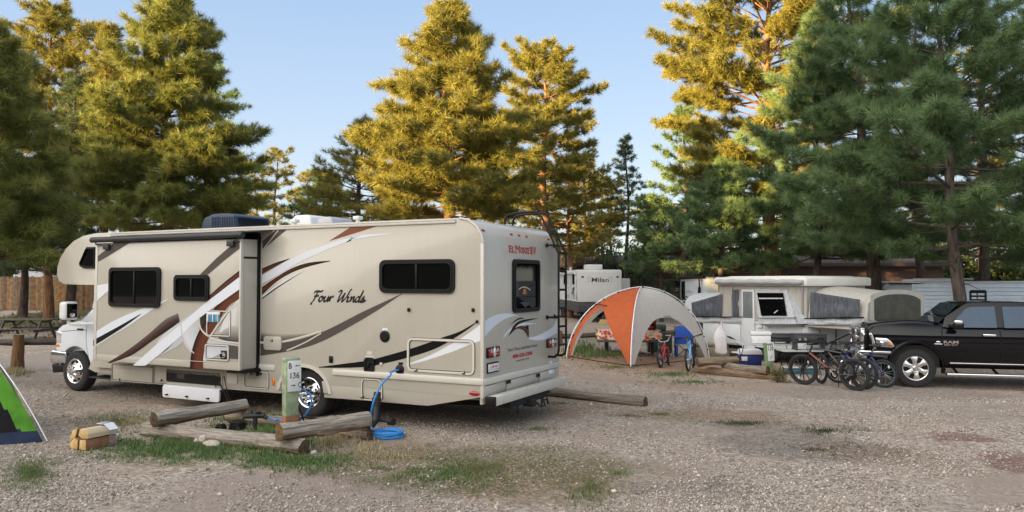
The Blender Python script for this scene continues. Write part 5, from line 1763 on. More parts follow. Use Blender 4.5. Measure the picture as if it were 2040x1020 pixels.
q = G(755, 848)
mb.tube(crom([s1 + Vector((0, 0.06, 0.1)), Vector((s1.x, 10.75, 0.28)), Vector((s1.x - 0.01, 10.7, 0.13)), Vector((s1.x - 0.12, 10.6, 0.07)), Vector((s1.x - 0.5, 10.75, 0.06)), Vector((-2.75, 11.05, 0.06)), Vector((-2.9, 10.7, 0.14)), Vector((-2.92, 10.55, 0.02))], 5), [0.05] * 36, 12)
mb.tube([(s1.x, 10.76, 0.44), (s1.x, 10.75, 0.34)], 0.062, 12)
mb.tube([(s1.x + 0.16, 10.85, 0.10), (s1.x + 0.23, 10.8, 0.10)], 0.055, 10)
mb.tube([(s1.x + 0.0, 10.85, 0.12), (s1.x + 0.18, 10.85, 0.10)], 0.03, 8)
tag(mb.build('sewer_hose', mat('ribbed_black_hose', (0.012, 0.012, 0.013), 0.5, var=0.2)), 'black sewer hose curving from under the motorhome towards the post', 'hose')
mb = MB()
cp = RVM @ Vector((RS(441, 768)[0], -0.05, 0.45))
mb.tube(crom([cp, cp + Vector((0.15, -0.1, -0.2)), cp + Vector((0.35, -0.25, -0.4)), Vector((-3.5, 11.5, 0.015)), Vector((-3.0, 11.2, 0.015)), Vector((-2.75, 10.4, 0.1)), Vector((-2.85, 10.3, 0.45))], 6), 0.012, 8)
tag(mb.build('power_cable', m_blackp), 'thin black power cable from the storage bay to the green post', 'cable')
p = G(474, 856)
mb = MB()
mb.lathe([(0.0, 0.13), (0.08, 0.125), (0.11, 0.10), (0.115, 0.0)], (p.x, p.y, p.z), 'Z', 18)
mb.tube([(p.x - 0.06, p.y - 0.04, 0.03), (p.x - 0.03, p.y - 0.1, 0.12), (p.x + 0.05, p.y - 0.1, 0.1)], 0.012, 6)
tag(mb.build('drain_cover', m_blackp), 'black round drain cover among weeds inside the log frame', 'drain cover')
p = G(440, 858)
mb = MB()
mb.lathe([(0.0, 0.05), (0.055, 0.05), (0.062, 0.04), (0.062, 0.03), (0.075, 0.025), (0.075, -0.02)], (p.x, p.y, 0.035), 'Z', 16)
tag(mb.build('drain_plug', m_blackp), 'flat black threaded drain plug left of the drain cover', 'drain plug')

# stones in front of the frame
m_stone = mat('limestone', (0.40, 0.34, 0.27), 0.9, var=0.25, scale=9, bump=0.5, bscale=25, c2=(0.52, 0.47, 0.40))
for i, (px, py, rx, ry, rz_, lb) in enumerate(((423, 890, 0.115, 0.08, 0.055, 'flat tan stone lying lowest in the pile before the front log'), (424, 877, 0.13, 0.07, 0.05, 'long grey stone at the back of the pile before the front log'), (406, 883, 0.055, 0.05, 0.06, 'small pale rounded stone on top of the pile before the front log'), (394, 882, 0.05, 0.05, 0.045, 'brown stone at the left side of the pile before the front log'), (625, 905, 0.04, 0.04, 0.03, 'small stone on the gravel by the cut end of the front log'))):
    p = G(px, py)
    bm = bmesh.new()
    bmesh.ops.create_icosphere(bm, subdivisions=3, radius=1)
    for v in bm.verts:
        k = 1 + 0.22 * noise.noise(v.co * 1.3 + Vector((i * 5, 0, 0))) + 0.07 * noise.noise(v.co * 4)
        v.co = Vector((p.x + v.co.x * rx * k, p.y + v.co.y * ry * k, p.z + 0.5 * rz_ + v.co.z * rz_ * k + (0.02 if i == 2 else 0)))
    mb = MB()
    mb.bm(bm)
    tag(mb.build('stone', m_stone, None, 45), lb, 'stone', 'stones by the log frame')

# bundle of firewood
p = G(188, 889)
t = thing('firewood_bundle', 'shrink wrapped bundle of split firewood lying on the gravel', 'firewood', (p.x, p.y, p.z), R(64))
m_cut = mat('split_wood', (0.52, 0.34, 0.12), 0.8, var=0.25, scale=14, bump=0.3, c2=(0.62, 0.44, 0.20))
m_barkb = mat('firewood_bark', (0.25, 0.12, 0.06), 0.9, var=0.4, scale=10, bump=0.6, bscale=30)
m_inner = mat('pale_split_face', (0.50, 0.40, 0.26), 0.8, var=0.2, scale=10, stretch=(0.3, 6, 6))
FBL = 0.42
def wedge(poly, mats_bark, x0=-0.21, x1=0.21, sk=0.0):
    mb = MB()
    mb.prism(poly, lambda u, v, w_: Vector((w_ + sk * v, u, v)), x0, x1, 0, 0.01, 2)
    o_ = mb.build('split_log', [m_cut, m_barkb, m_inner], t, 40)
    for f in o_.data.polygons:
        if abs(f.normal.x) < 0.7:
            f.material_index = mats_bark
    return o_
wedge([(-0.15, 0.0), (-0.02, 0.005), (-0.03, 0.12), (-0.14, 0.13)], 1, -0.22, 0.2)
wedge([(0.0, 0.0), (0.13, 0.0), (0.15, 0.06), (0.06, 0.14), (-0.01, 0.12)], 1, -0.23, 0.2)
wedge([(-0.16, 0.14), (-0.05, 0.13), (0.03, 0.16), (0.0, 0.25), (-0.1, 0.24), (-0.15, 0.2)], 2, -0.2, 0.22)
wedge([(0.06, 0.15), (0.15, 0.08), (0.17, 0.14), (0.12, 0.22), (0.03, 0.25)], 1, -0.21, 0.2)
mb = MB()
hullp = [(-0.165, 0.0), (0.14, -0.002), (0.178, 0.10), (0.15, 0.2), (0.06, 0.262), (-0.08, 0.262), (-0.168, 0.2)]
vs = [(x, u, v) for x in (0.08, 0.14, 0.20) for u, v in hullp]
mb.add(vs, [(r0 * 7 + j, r0 * 7 + (j + 1) % 7, (r0 + 1) * 7 + (j + 1) % 7, (r0 + 1) * 7 + j) for r0 in range(2) for j in range(7)])
mw = bpy.data.materials.new('clear_film')
tt_, pp_ = nodes_of(mw)
pp_.inputs['Base Color'].default_value = (0.8, 0.82, 0.85, 1)
pp_.inputs['Roughness'].default_value = 0.15
pp_.inputs['Alpha'].default_value = 0.14
wr_ = mb.build('plastic_wrap', mw, t, 0)
mb = MB()
lab = lambda u, v, w_: Vector((0.04 + u * 0.16, -0.10 + 0.20 * v, 0.266 + w_)) if True else None
mb.add([(0.05, -0.08, 0.268), (0.2, -0.08, 0.268), (0.2, 0.06, 0.268), (0.05, 0.06, 0.268)], [(0, 1, 2, 3)], 0)
mb.add([(0.06, -0.08, 0.2685), (0.2, -0.082, 0.2685), (0.2, -0.172, 0.2), (0.08, -0.172, 0.2)], [(0, 1, 2, 3)], 0)
for k in range(5):
    mb.add([(0.08 + 0.022 * k, -0.06, 0.2695), (0.092 + 0.022 * k, -0.06, 0.2695), (0.092 + 0.022 * k, 0.03, 0.2695), (0.08 + 0.022 * k, 0.03, 0.2695)], [(0, 1, 2, 3)], 1)
mb.build('paper_label', [m_white, mat('label_blue', (0.10, 0.16, 0.42), 0.6)], t, 0)

# tent at the left edge
c1 = G(86, 881)
C1 = Vector((c1.x, c1.y, 0))
C2, C4 = C1 + Vector((-2.15, -0.97, 0)), C1 + Vector((-1.45, 1.9, 0))
C3 = C2 + (C4 - C1)
cen = (C1 + C3) / 2
t = thing('tent', 'green dome tent with dark mesh panels and a blue floor at the left edge', 'tent', (cen.x, cen.y, 0))
APX = Vector((0, 0, 1.62))
corners = [C1 - cen, C2 - cen, C3 - cen, C4 - cen]
def tpole(c, s):                                     # s: 0 foot .. 1 apex
    a = s * PI / 2
    return Vector((c.x * (1 - s) ** 0.95 * (1 + 0.05 * math.sin(PI * s)), c.y * (1 - s) ** 0.95 * (1 + 0.05 * math.sin(PI * s)), APX.z * (0.6 * math.sin(a) + 0.4 * s)))
green, mesh_c, blue_c = (0.09, 0.26, 0.03), (0.014, 0.013, 0.014), (0.026, 0.038, 0.07)
m_tent = attr_mat('tent_fabric', 0.7, var=0.2, scale=6, transl=0.05, spec=0.08)
mb = MB()
nS, nT = 60, 56
for i in range(4):
    a, b = corners[i], corners[(i + 1) % 4]
    vs, cs = [], []
    for r0 in range(nS + 1):
        s = r0 / nS * 0.97
        pa, pb = tpole(a, s), tpole(b, s)
        for q in range(nT + 1):
            f = q / nT
            pnt = pa.lerp(pb, f)
            pnt *= 1 - 0.05 * math.sin(PI * f) * (1 - s)
            pnt.z = pa.z * (1 - 0.04 * math.sin(PI * f))
            vs.append(pnt)
            edge = min(f, 1 - f) * (1 - s) * 2.35
            cs.append(blue_c if s < 0.075 else (mesh_c if edge > 0.17 and s < 0.86 else green))
    W1 = nT + 1
    for r0 in range(nS):
        for q in range(nT):
            idx = (r0 * W1 + q, r0 * W1 + q + 1, (r0 + 1) * W1 + q + 1, (r0 + 1) * W1 + q)
            k = [cs[j] for j in idx]
            col_ = max(set(k), key=k.count)
            mb.add([vs[j] for j in idx], [(0, 1, 2, 3)], 0, None, [col_] * 4)
mb.build('canopy', m_tent, t, 60)
for i in range(2):
    mb = MB()
    a, b = corners[i], corners[i + 2]
    pts = [tpole(a, s / 12) * 1.035 + Vector((0, 0, 0.02)) for s in range(13)] + [tpole(b, s / 12) * 1.035 + Vector((0, 0, 0.02)) for s in range(11, -1, -1)]
    mb.tube(pts, 0.012, 8)
    mb.build('tent_pole', m_steel, t)

# post-and-rail barrier at the left
m_postw = wood_attr('post_grain')
pb_ = G(32, 741)
o = log('bollard_post', 'brown round timber post at the left, left of the motorhome nose', 'post', (pb_.x, pb_.y, -0.1), (pb_.x + 0.05, pb_.y, 0.84), 0.115, 21, brown=(0.26, 0.145, 0.075), grey=(0.30, 0.19, 0.11), taper=0.1, endc=(0.42, 0.33, 0.24))
RL = 'log rails of the camp barrier'
log('log_rail', 'dark log rail running left from the brown timber post', 'rail', (pb_.x - 3.0, pb_.y + 0.3, 0.63), (pb_.x - 0.10, pb_.y + 0.22, 0.64), 0.07, 22, brown=(0.10, 0.075, 0.06), grey=(0.17, 0.15, 0.135), group=RL)
log('log_rail', 'dark log rail between the brown timber post and the motorhome nose', 'rail', (pb_.x + 0.05, pb_.y + 0.22, 0.66), (pb_.x + 3.4, pb_.y + 0.5, 0.60), 0.07, 23, brown=(0.10, 0.075, 0.06), grey=(0.17, 0.15, 0.135), group=RL)

# grass, weeds and straw
def blades(name, label, areas, mat_, seed, kind='stuff'):
    """areas: (px0, px1, py0, py1, count, length, c0, c1, lean)"""
    rg = np.random.default_rng(seed)
    Vs, Cs = [], []
    for (x0, x1, y0, y1, n, L, c0, c1, ln, wd) in areas:
        a = rg.random(n) * 2 * PI
        rad = np.minimum(1.5, np.abs(rg.standard_normal(n)) * 0.62)
        px, py = (x0 + x1) / 2 + np.cos(a) * rad * (x1 - x0) / 2, (y0 + y1) / 2 + np.sin(a) * rad * (y1 - y0) / 2
        keep = np.array([noise.noise(Vector((u * 0.022, v * 0.06, 3))) for u, v in zip(px, py)]) > (-0.15 + 0.25 * rg.standard_normal(n) if n > 500 else -9 + 0 * px)
        px, py = px[keep], py[keep]
        n = len(px)
        pts = np.array([tuple(G(u, v)) for u, v in zip(px, py)])
        # cluster into tufts
        k = 5
        b = np.repeat(pts, k, 0) + rg.standard_normal((n * k, 3)) * np.array([0.03, 0.03, 0])
        m = len(b)
        az = rg.random(m) * 6.283
        ll = L * (0.45 + 0.75 * rg.random((m, 1)))
        le = ln * rg.random((m, 1))
        dirv = np.stack([np.cos(az), np.sin(az), np.zeros(m)], -1)
        tip = b + dirv * ll * le + np.array([0, 0, 1.0]) * ll * (1 - 0.4 * le)
        sd = np.stack([-np.sin(az), np.cos(az), np.zeros(m)], -1) * wd
        Vs.append(np.stack([b - sd, b + sd, tip], 1).reshape(-1, 3))
        c0, c1 = np.array(c0), np.array(c1)
        Cs.append(np.repeat(c0 + (c1 - c0) * rg.random((m, 1)), 3, 0))
    V = np.concatenate(Vs)
    return tag(fast_mesh(name, V, np.arange(len(V)).reshape(-1, 3), mat_, np.concatenate(Cs)), label, 'grass', kind=kind)
g0, g1 = (0.045, 0.10, 0.025), (0.17, 0.25, 0.08)
o0, o1 = (0.09, 0.105, 0.035), (0.27, 0.25, 0.11)
s0, s1 = (0.34, 0.28, 0.15), (0.60, 0.52, 0.33)
blades('grass', 'short green grass and weeds round the log frame and on the gravel', (
    (215, 520, 866, 915, 3600, 0.05, g0, g1, 0.9, 0.007), (430, 640, 862, 900, 500, 0.13, g0, g1, 0.6, 0.006), (505, 570, 855, 900, 260, 0.16, g0, g1, 0.6, 0.007),
    (450, 720, 895, 940, 1500, 0.045, g0, g1, 0.9, 0.007), (640, 1260, 885, 985, 3600, 0.04, o0, o1, 0.9, 0.0035), (780, 1010, 905, 985, 700, 0.04, g0, g1, 0.9, 0.007), (1080, 1260, 925, 1015, 800, 0.045, g0, o1, 0.9, 0.004),
    (1170, 1290, 935, 960, 120, 0.05, g0, g1, 0.8, 0.004), (440, 575, 828, 852, 420, 0.12, g0, g1, 0.5, 0.006), (0, 120, 905, 980, 500, 0.04, o0, g1, 0.8, 0.004), (140, 330, 820, 860, 500, 0.05, o0, o1, 0.8, 0.004),
    (1275, 1400, 740, 752, 220, 0.06, g0, g1, 0.8, 0.008), (1290, 1480, 755, 768, 160, 0.05, g0, g1, 0.8, 0.008), (1130, 1300, 700, 716, 400, 0.09, o0, g1, 0.7, 0.01), (1120, 1330, 724, 740, 250, 0.05, o0, o1, 0.8, 0.008),
    (1285, 1350, 822, 832, 90, 0.05, g0, o1, 0.8, 0.006), (1060, 1180, 800, 812, 70, 0.05, g0, o1, 0.8, 0.006), (1020, 1120, 850, 862, 60, 0.05, g0, o1, 0.8, 0.005),
    (1390, 1570, 838, 850, 160, 0.035, (0.03, 0.045, 0.02), o0, 0.9, 0.006), (1570, 1720, 850, 868, 130, 0.035, (0.03, 0.045, 0.02), o0, 0.9, 0.006), (1190, 1310, 826, 836, 110, 0.04, (0.03, 0.05, 0.02), o0, 0.9, 0.006), (1360, 1500, 950, 985, 60, 0.03, (0.03, 0.045, 0.02), o0, 0.9, 0.005), (1480, 1760, 875, 915, 120, 0.03, (0.04, 0.045, 0.02), o0, 0.9, 0.005), (0, 180, 622, 668, 900, 0.16, o0, o1, 0.6, 0.02), (10, 60, 738, 750, 120, 0.16, o0, s1, 0.5, 0.008), (1120, 1200, 685, 712, 200, 0.2, g0, g1, 0.5, 0.012)), attr_mat('grass_blades', 0.6, transl=0.25), 71)
blades('straw_tufts', 'tufts of pale dry grass beside the log frame', (
    (628, 690, 868, 892, 110, 0.14, s0, s1, 0.6, 0.006), (680, 735, 862, 880, 70, 0.12, s0, s1, 0.6, 0.006), (700, 760, 880, 905, 45, 0.09, s0, s1, 0.6, 0.005), (455, 500, 832, 846, 60, 0.16, s0, (0.45, 0.40, 0.15), 0.5, 0.006),
    (640, 900, 885, 930, 120, 0.05, s0, s1, 0.9, 0.004), (200, 320, 830, 850, 200, 0.05, s0, s1, 0.9, 0.004), (500, 640, 890, 940, 50, 0.05, s0, s1, 0.8, 0.004)), attr_mat('grass_blades', 0.6), 72)

# ------------------------------------------------------------------ behind the motorhome nose: table, fence, shed
m_tablew = mat('grey_planks', (0.10, 0.085, 0.075), 0.85, var=0.3, scale=5, stretch=(0.4, 8, 8))
def picnic_table(name, label, loc, rz, L=1.8, h=0.75, m=None, seat_h=0.45, steel=False, tw=0.72):
    m = m or m_tablew
    t = thing(name, label, 'picnic table', loc, rz)
    mb = MB()
    for k in range(4):
        y = -tw / 2 + tw * k / 4
        mb.box(-L / 2, L / 2, y + 0.005, y + tw / 4 - 0.005, h - 0.04, h, 0, 0.006)
    mb.build('table_top', m, t)
    for s in (-1, 1):
        mb = MB()
        y = s * (tw / 2 + 0.33)
        for k in (-1, 1):
            mb.box(-L / 2, L / 2, y + k * 0.07 - 0.065, y + k * 0.07 + 0.065, seat_h - 0.04, seat_h, 0, 0.006)
        mb.build('bench', m, t)
    for s in (-1, 1):
        x = s * (L / 2 - 0.32)
        mb = MB()
        if steel:
            for q in (-1, 1):
                mb.tube(crom([(x, q * 0.3, h - 0.05), (x, q * 0.34, 0.3), (x, q * 0.36, 0.06), (x, q * 0.46, 0.03), (x, q * 0.62, 0.04), (x, q * 0.69, 0.1), (x, q * 0.70, seat_h - 0.04)], 4), 0.025, 8)
            mb.tube([(x, -0.7, seat_h - 0.06), (x, 0.7, seat_h - 0.06)], 0.02, 8)
        else:
            for q in (-1, 1):
                mb.prism([(q * 0.18, h - 0.04), (q * 0.28, h - 0.04), (q * 0.72, 0.0), (q * 0.60, 0.0)], lambda u, v, w_: Vector((w_, u, v)), x - 0.02, x + 0.02, 0, 0.004)
            mb.box(x + 0.021, x + 0.06, -tw / 2 - 0.42, tw / 2 + 0.42, seat_h - 0.13, seat_h - 0.041, 0, 0.004)
            mb.box(x + 0.021, x + 0.06, -tw / 2, tw / 2, h - 0.12, h - 0.041, 0, 0.004)
        mb.build('leg_frame', m_blackp if steel else m, t)
    if not steel:
        for s in (-1, 1):
            mb = MB()
            mb.tube([(s * (L / 2 - 0.34), 0, seat_h - 0.08), (s * 0.08, 0, h - 0.05)], 0.03, 6)
            mb.build('brace', m, t)
    return t
p = G(88, 671)
picnic_table('picnic_table', 'weathered grey picnic table on the grass before the left fence', (p.x, 27.2, gz(p.x, 27.2)), R(2), 1.9, 0.70, seat_h=0.40)
def board_fence(label, A, B, h, seed, cols, gap=0.008, bw=0.14, name='board_fence'):
    """vertical boards; the fence is one thing, its boards stay in one mesh"""
    A, B = Vector(A), Vector(B)
    d = (B - A)
    L = d.length
    t = thing(name, label, 'fence', A, math.atan2(d.y, d.x))
    rnd = random.Random(seed)
    mb = MB()
    x = 0
    while x < L:
        w2 = bw * rnd.uniform(0.85, 1.1)
        c = cols[rnd.randrange(len(cols))]
        k = rnd.uniform(0.8, 1.2)
        z = gz(A.x + d.x * x / L, A.y + d.y * x / L) - A.z
        mb.box(x, x + w2 - gap, -0.012 + rnd.uniform(-0.004, 0.004), 0.012, z - 0.05, z + h + rnd.uniform(-0.05, 0.04), 0, 0, None, cols=tuple(v * k for v in c))
        x += w2
    mb.build('boards', m_fence, t, 0)
    mb = MB()
    for z in (0.4, h - 0.35):
        mb.box(0, L, 0.014, 0.05, z, z + 0.09, 0, 0)
    x = 0
    while x < L:
        mb.box(x, x + 0.09, 0.05, 0.14, -0.3, h - 0.1, 0, 0)
        x += 2.4
    mb.build('rails', m_tablew, t, 0)
    return t
m_fence = attr_mat('cedar_boards', 0.85, var=0.35, scale=5)
board_fence('tall weathered brown board fence behind the left picnic table', AT(-140, 620, 42), AT(330, 620, 43), 1.86, 5, ((0.20, 0.115, 0.06), (0.26, 0.15, 0.075), (0.17, 0.10, 0.06), (0.24, 0.155, 0.095), (0.30, 0.17, 0.07), (0.22, 0.16, 0.11)))
# pale shed behind the left fence
A = AT(25, 600, 47)
t = thing('white_shed', 'pale white shed half hidden by branches behind the left fence', 'shed', (A.x, 47, A.z - 0.8))
mb = MB()
mb.box(0, 5.2, 0, 3.5, 0, 3.25, 0, 0.02)
mb.build('wall', ribbed('shed_siding', (0.62, 0.64, 0.68), 'Z', 3.0), t)
mb = MB()
mb.prism([(-0.2, 3.2), (5.4, 3.2), (5.4, 3.3), (2.6, 4.1), (-0.2, 3.3)], FY, -0.25, 3.75, 0, 0.01)
mb.build('roof', mat('shed_roof', (0.16, 0.16, 0.17), 0.8), t)
mb = MB()
mb.box(2.9, 3.8, -0.03, 0.0, 0.1, 2.1, 0, 0.01)
mb.build('door', m_grey, t)
# ================================================================== SHADE SHELTER AND WHAT STANDS UNDER IT
lf, rf_, ff = G(1131, 712), G(1411, 716), G(1257, 731)
ctr = (lf + rf_) / 2
bf = Vector((2 * ctr.x - ff.x, 2 * ctr.y - ff.y, gz(2 * ctr.x - ff.x, 2 * ctr.y - ff.y)))
apx = AT(1279, 573, ctr.y)
t = thing('shade_shelter', 'orange and white dome shade shelter on four arched poles', 'canopy', (ctr.x, ctr.y, ctr.z))
feet = {'l': lf - ctr, 'f': ff - ctr, 'r': rf_ - ctr, 'b': bf - ctr}
AP = apx - ctr
def spole(c, s):                                    # s: 0 apex .. 1 foot
    h = math.sin(s * PI / 2) ** 0.88
    z = AP.z + (c.z - AP.z) * (1 - math.cos(s * PI / 2) ** 0.92)
    h, z = 0.8 * h + 0.2 * s, 0.82 * z + 0.18 * (AP.z + (c.z - AP.z) * s)
    return Vector((AP.x + (c.x - AP.x) * h, AP.y + (c.y - AP.y) * h, z))
m_orange = mat('orange_fabric', (0.52, 0.11, 0.025), 0.65, var=0.12, scale=4, bump=0.35, bscale=7)
m_wfab = mat('white_fabric', (0.70, 0.67, 0.62), 0.65, var=0.06, scale=4, bump=0.35, bscale=7)
for m in (m_orange, m_wfab):
    tn = m.node_tree
    tl = tn.nodes.new('ShaderNodeBsdfTranslucent')
    tn.links.new(tn.nodes['Principled BSDF'].inputs['Base Color'].links[0].from_socket, tl.inputs['Color'])
    tm = tn.nodes.new('ShaderNodeMixShader')
    tm.inputs[0].default_value = 0.3
    tn.links.new(tn.nodes['Principled BSDF'].outputs[0], tm.inputs[1])
    tn.links.new(tl.outputs[0], tm.inputs[2])
    tn.links.new(tm.outputs[0], tn.nodes['Material Output'].inputs['Surface'])
def panel_(a, b, mi, arch0, pw_=None, split=0.5, name='canopy_panel'):
    """fabric between two poles: full width down to arch0, then only a sleeve along each pole"""
    mb = MB()
    nS, nT = 22, 16
    def pt(s, f):
        pa, pb = spole(a, s), spole(b, s)
        q = pa.lerp(pb, f)
        k = math.sin(PI * f)
        q.z -= 0.05 * k * s
        mid = (pa + pb) / 2
        q.x += -mid.x * 0.03 * k
        q.y += -mid.y * 0.03 * k
        q.z += 0.01 * noise.noise(Vector((f * 5, s * 4, mi)))
        return q
    for side_ in (0, 1):
        vs = []
        for r0 in range(nS + 1):
            s = arch0 * r0 / 9 if r0 <= 9 else arch0 + (0.985 - arch0) * ((r0 - 9) / (nS - 9)) ** 2.2
            w0 = split if side_ == 0 else 1 - split
            wmax = w0
            if s > arch0:
                uu = (s - arch0) / (0.985 - arch0)
                e = (pw_[side_] if pw_ else 0.36)
                wmax = w0 - (w0 - 0.045) * uu ** e
            for q in range(nT + 1):
                f = wmax * q / nT
                vs.append(pt(s, f if side_ == 0 else 1 - f))
        W1 = nT + 1
        mb.add(vs, [(r0 * W1 + q, r0 * W1 + q + 1, (r0 + 1) * W1 + q + 1, (r0 + 1) * W1 + q) for r0 in range(nS) for q in range(nT)], 0)
    return mb.build(name, m_orange if mi else m_wfab, t, 60)
panel_(feet['l'], feet['f'], 1, 0.46, (0.4, 0.8), 0.17)
wp = panel_(feet['f'], feet['r'], 0, 0.57)
panel_(feet['r'], feet['b'], 1, 0.48, (0.3, 0.3))
panel_(feet['b'], feet['l'], 0, 0.44, (0.22, 0.22))
mb = MB()
a_, b_ = spole(feet['f'], 0.56), spole(feet['r'], 0.56)
dn = (b_ - a_).cross(spole(feet['f'], 0.5).lerp(spole(feet['r'], 0.5), 0.5) - spole(feet['f'], 0.6).lerp(spole(feet['r'], 0.6), 0.5)).normalized()
def fw(u, v, w_):
    s = 0.60 - v * 0.07
    q = spole(feet['f'], s).lerp(spole(feet['r'], s), 0.40 + u * 0.14)
    return q + Vector((0.10, -0.16, 0.02))
text_on(mb, 'WENZEL', 0, 0.2, 0.9, 0.55, fw, 0, 0, 0.01)
mb.build('lettering', m_blacktxt, wp, 0)
for k, c in feet.items():
    mb = MB()
    mb.tube([spole(c, s / 16) * 1.0 + Vector((0, 0, 0.025)) + Vector((c.x, c.y, 0)) * 0.018 for s in range(17)] + [c + Vector((0, 0, -0.03))], 0.016, 8)
    for s in (0.2, 0.35, 0.5, 0.65, 0.8, 0.92):
        q = spole(c, s)
        mb.tube([q, q + Vector((0, 0, 0.025)) + Vector((c.x, c.y, 0)) * 0.018], 0.02, 6, 1)
    mb.build('pole', [m_white, m_blackp], t)
mb = MB()
mb.ell(AP + Vector((0, 0, 0.03)), (0.05, 0.05, 0.04), 0, 10)
for dx in (-0.05, 0.0, 0.06):
    mb.tube([AP + Vector((0, 0, 0.03)), AP + Vector((dx, 0, 0.12))], 0.008, 5)
q = spole(feet['l'], 0.47)
mb.tube([q + Vector((-0.28, 0, 0.13)), q + Vector((0.35, -0.15, 0.05))], 0.012, 6)
mb.build('hub', m_blackp, t)
# ground sheet rope lines
mb = MB()
mb.tube([lf + Vector((0, 0, 0.03)), (lf + ff) / 2 + Vector((0, 0, 0.02)), ff + Vector((0, 0, 0.03))], 0.012, 5)
mb.tube([ff + Vector((0, 0, 0.03)), (rf_ + ff) / 2 + Vector((0, 0, 0.02)), rf_ + Vector((0, 0, 0.03))], 0.012, 5)
tag(mb.build('guy_rope', m_blackp), 'dark strap on the ground along the feet of the shade shelter', 'rope')

# picnic table with flowered cloth
tx = AT(1252, 716, 24.3)
TX, TY = tx.x, 24.3
TZ = gz(TX, TY)
tabh = 0.74
picnic_table('picnic_table', 'dark picnic table under the shade shelter, covered with a flowered cloth', (TX, TY, TZ), R(-4), 2.0, tabh, m=mat('dark_planks', (0.06, 0.05, 0.045), 0.8, var=0.3), seat_h=0.46, steel=True)
def flower_cloth():
    m = bpy.data.materials.new('flowered_cloth')
    tt, pp = nodes_of(m)
    tc = tt.nodes.new('ShaderNodeTexCoord')
    v = tt.nodes.new('ShaderNodeTexVoronoi')
    v.inputs['Scale'].default_value = 15.0
    tt.links.new(tc.outputs['Object'], v.inputs['Vector'])
    sx = tt.nodes.new('ShaderNodeSeparateColor')
    tt.links.new(v.outputs['Color'], sx.inputs[0])
    r = tt.nodes.new('ShaderNodeValToRGB')
    r.color_ramp.interpolation = 'CONSTANT'
    cols = [(0.0, (0.62, 0.50, 0.36)), (0.22, (0.55, 0.05, 0.06)), (0.42, (0.70, 0.28, 0.05)), (0.55, (0.72, 0.62, 0.48)), (0.72, (0.45, 0.03, 0.08)), (0.84, (0.12, 0.20, 0.05)), (0.92, (0.75, 0.45, 0.35))]
    while len(r.color_ramp.elements) < len(cols):
        r.color_ramp.elements.new(0.5)
    for e, (x, c) in zip(r.color_ramp.elements, cols):
        e.position, e.color = x, c + (1,)
    tt.links.new(sx.outputs[0], r.inputs[0])
    r2 = tt.nodes.new('ShaderNodeValToRGB')
    r2.color_ramp.elements[0].position, r2.color_ramp.elements[1].position = 0.62, 0.7
    tt.links.new(v.outputs['Distance'], r2.inputs[0])
    mx = tt.nodes.new('ShaderNodeMix')
    mx.data_type = 'RGBA'
    tt.links.new(r2.outputs[0], mx.inputs[0])
    tt.links.new(r.outputs[0], mx.inputs[6])
    mx.inputs[7].default_value = (0.66, 0.55, 0.42, 1)
    tt.links.new(mx.outputs[2], pp.inputs['Base Color'])
    pp.inputs['Roughness'].default_value = 0.7
    return m
mb = MB()
nx_, ny_ = 40, 26
L2, W2 = 0.95, 0.42
vs = []
for j in range(ny_ + 1):
    for i in range(nx_ + 1):
        u, v = (i / nx_ * 2 - 1) * 1.12, (j / ny_ * 2 - 1) * 0.70
        ox, oy = max(0, abs(u) - L2), max(0, abs(v) - W2)
        x, y = max(-L2, min(L2, u)), max(-W2, min(W2, v))
        drop = max(ox, oy)
        wv = 0.03 * math.sin(u * 14 + 1) * min(1, drop * 6) if oy > 0 else 0.03 * math.sin(v * 14) * min(1, drop * 6)
        x += math.copysign(0.02 + ox * 0.15 + (wv if ox >= oy else 0), u) if ox > 0 else 0
        y += math.copysign(0.02 + oy * 0.12 + (wv if oy > ox else 0), v) if oy > 0 else 0
        vs.append((x, y, -drop * 0.97 * (1.0 + 0.15 * noise.noise(Vector((u * 2, v * 2, 0))))))
mb.add(vs, [(j * (nx_ + 1) + i, j * (nx_ + 1) + i + 1, (j + 1) * (nx_ + 1) + i + 1, (j + 1) * (nx_ + 1) + i) for j in range(ny_) for i in range(nx_)])
o = mb.build('tablecloth', flower_cloth(), None, 60)
o.location = (TX, TY, TZ + tabh + 0.006)
o.rotation_euler = (0, 0, R(-4))
tag(o, 'red and orange flowered cloth over the picnic table under the shelter', 'tablecloth')
def small(name, label, cat, loc, boxes, rz=0, group=None, mats=None):
    """a small object of bevelled boxes: (x0,x1,y0,y1,z0,z1,mat,bevel)"""
    mb = MB()
    for b in boxes:
        mb.box(*b[:6], b[6], b[7])
    o = mb.build(name, mats)
    o.location = loc
    o.rotation_euler = (0, 0, rz)
    return tag(o, label, cat, group)
m_dgreen = mat('dark_green_box', (0.02, 0.045, 0.03), 0.5, var=0.2)
p = AT(1286, 668, TY)
small('storage_basket', 'dark basket of supplies on the flowered tablecloth', 'basket', (p.x, TY + 0.05, TZ + tabh + 0.008), [(-0.30, 0.30, -0.2, 0.2, 0.0, 0.18, 0, 0.03), (-0.26, 0.24, -0.15, 0.15, 0.17, 0.30, 1, 0.05), (-0.1, 0.2, -0.206, -0.19, 0.05, 0.12, 2, 0.004)], R(5), None, [m_blackp, m_grey, m_redtxt])
p = AT(1308, 668, TY + 1.3)
small('camp_stove', 'small dark green box standing behind the red bike', 'box', (p.x, TY + 1.3, gz(p.x, TY + 1.3)), [(-0.26, 0.26, -0.2, 0.2, 0.0, 0.72, 0, 0.02), (-0.28, 0.28, -0.22, 0.22, 0.72, 0.92, 0, 0.03)], R(0), None, [m_dgreen])
p = G(1326, 712)
t = thing('camp_chair', 'folded dark green camp chair between the table and the red bike', 'chair', p, R(20))
mb = MB()
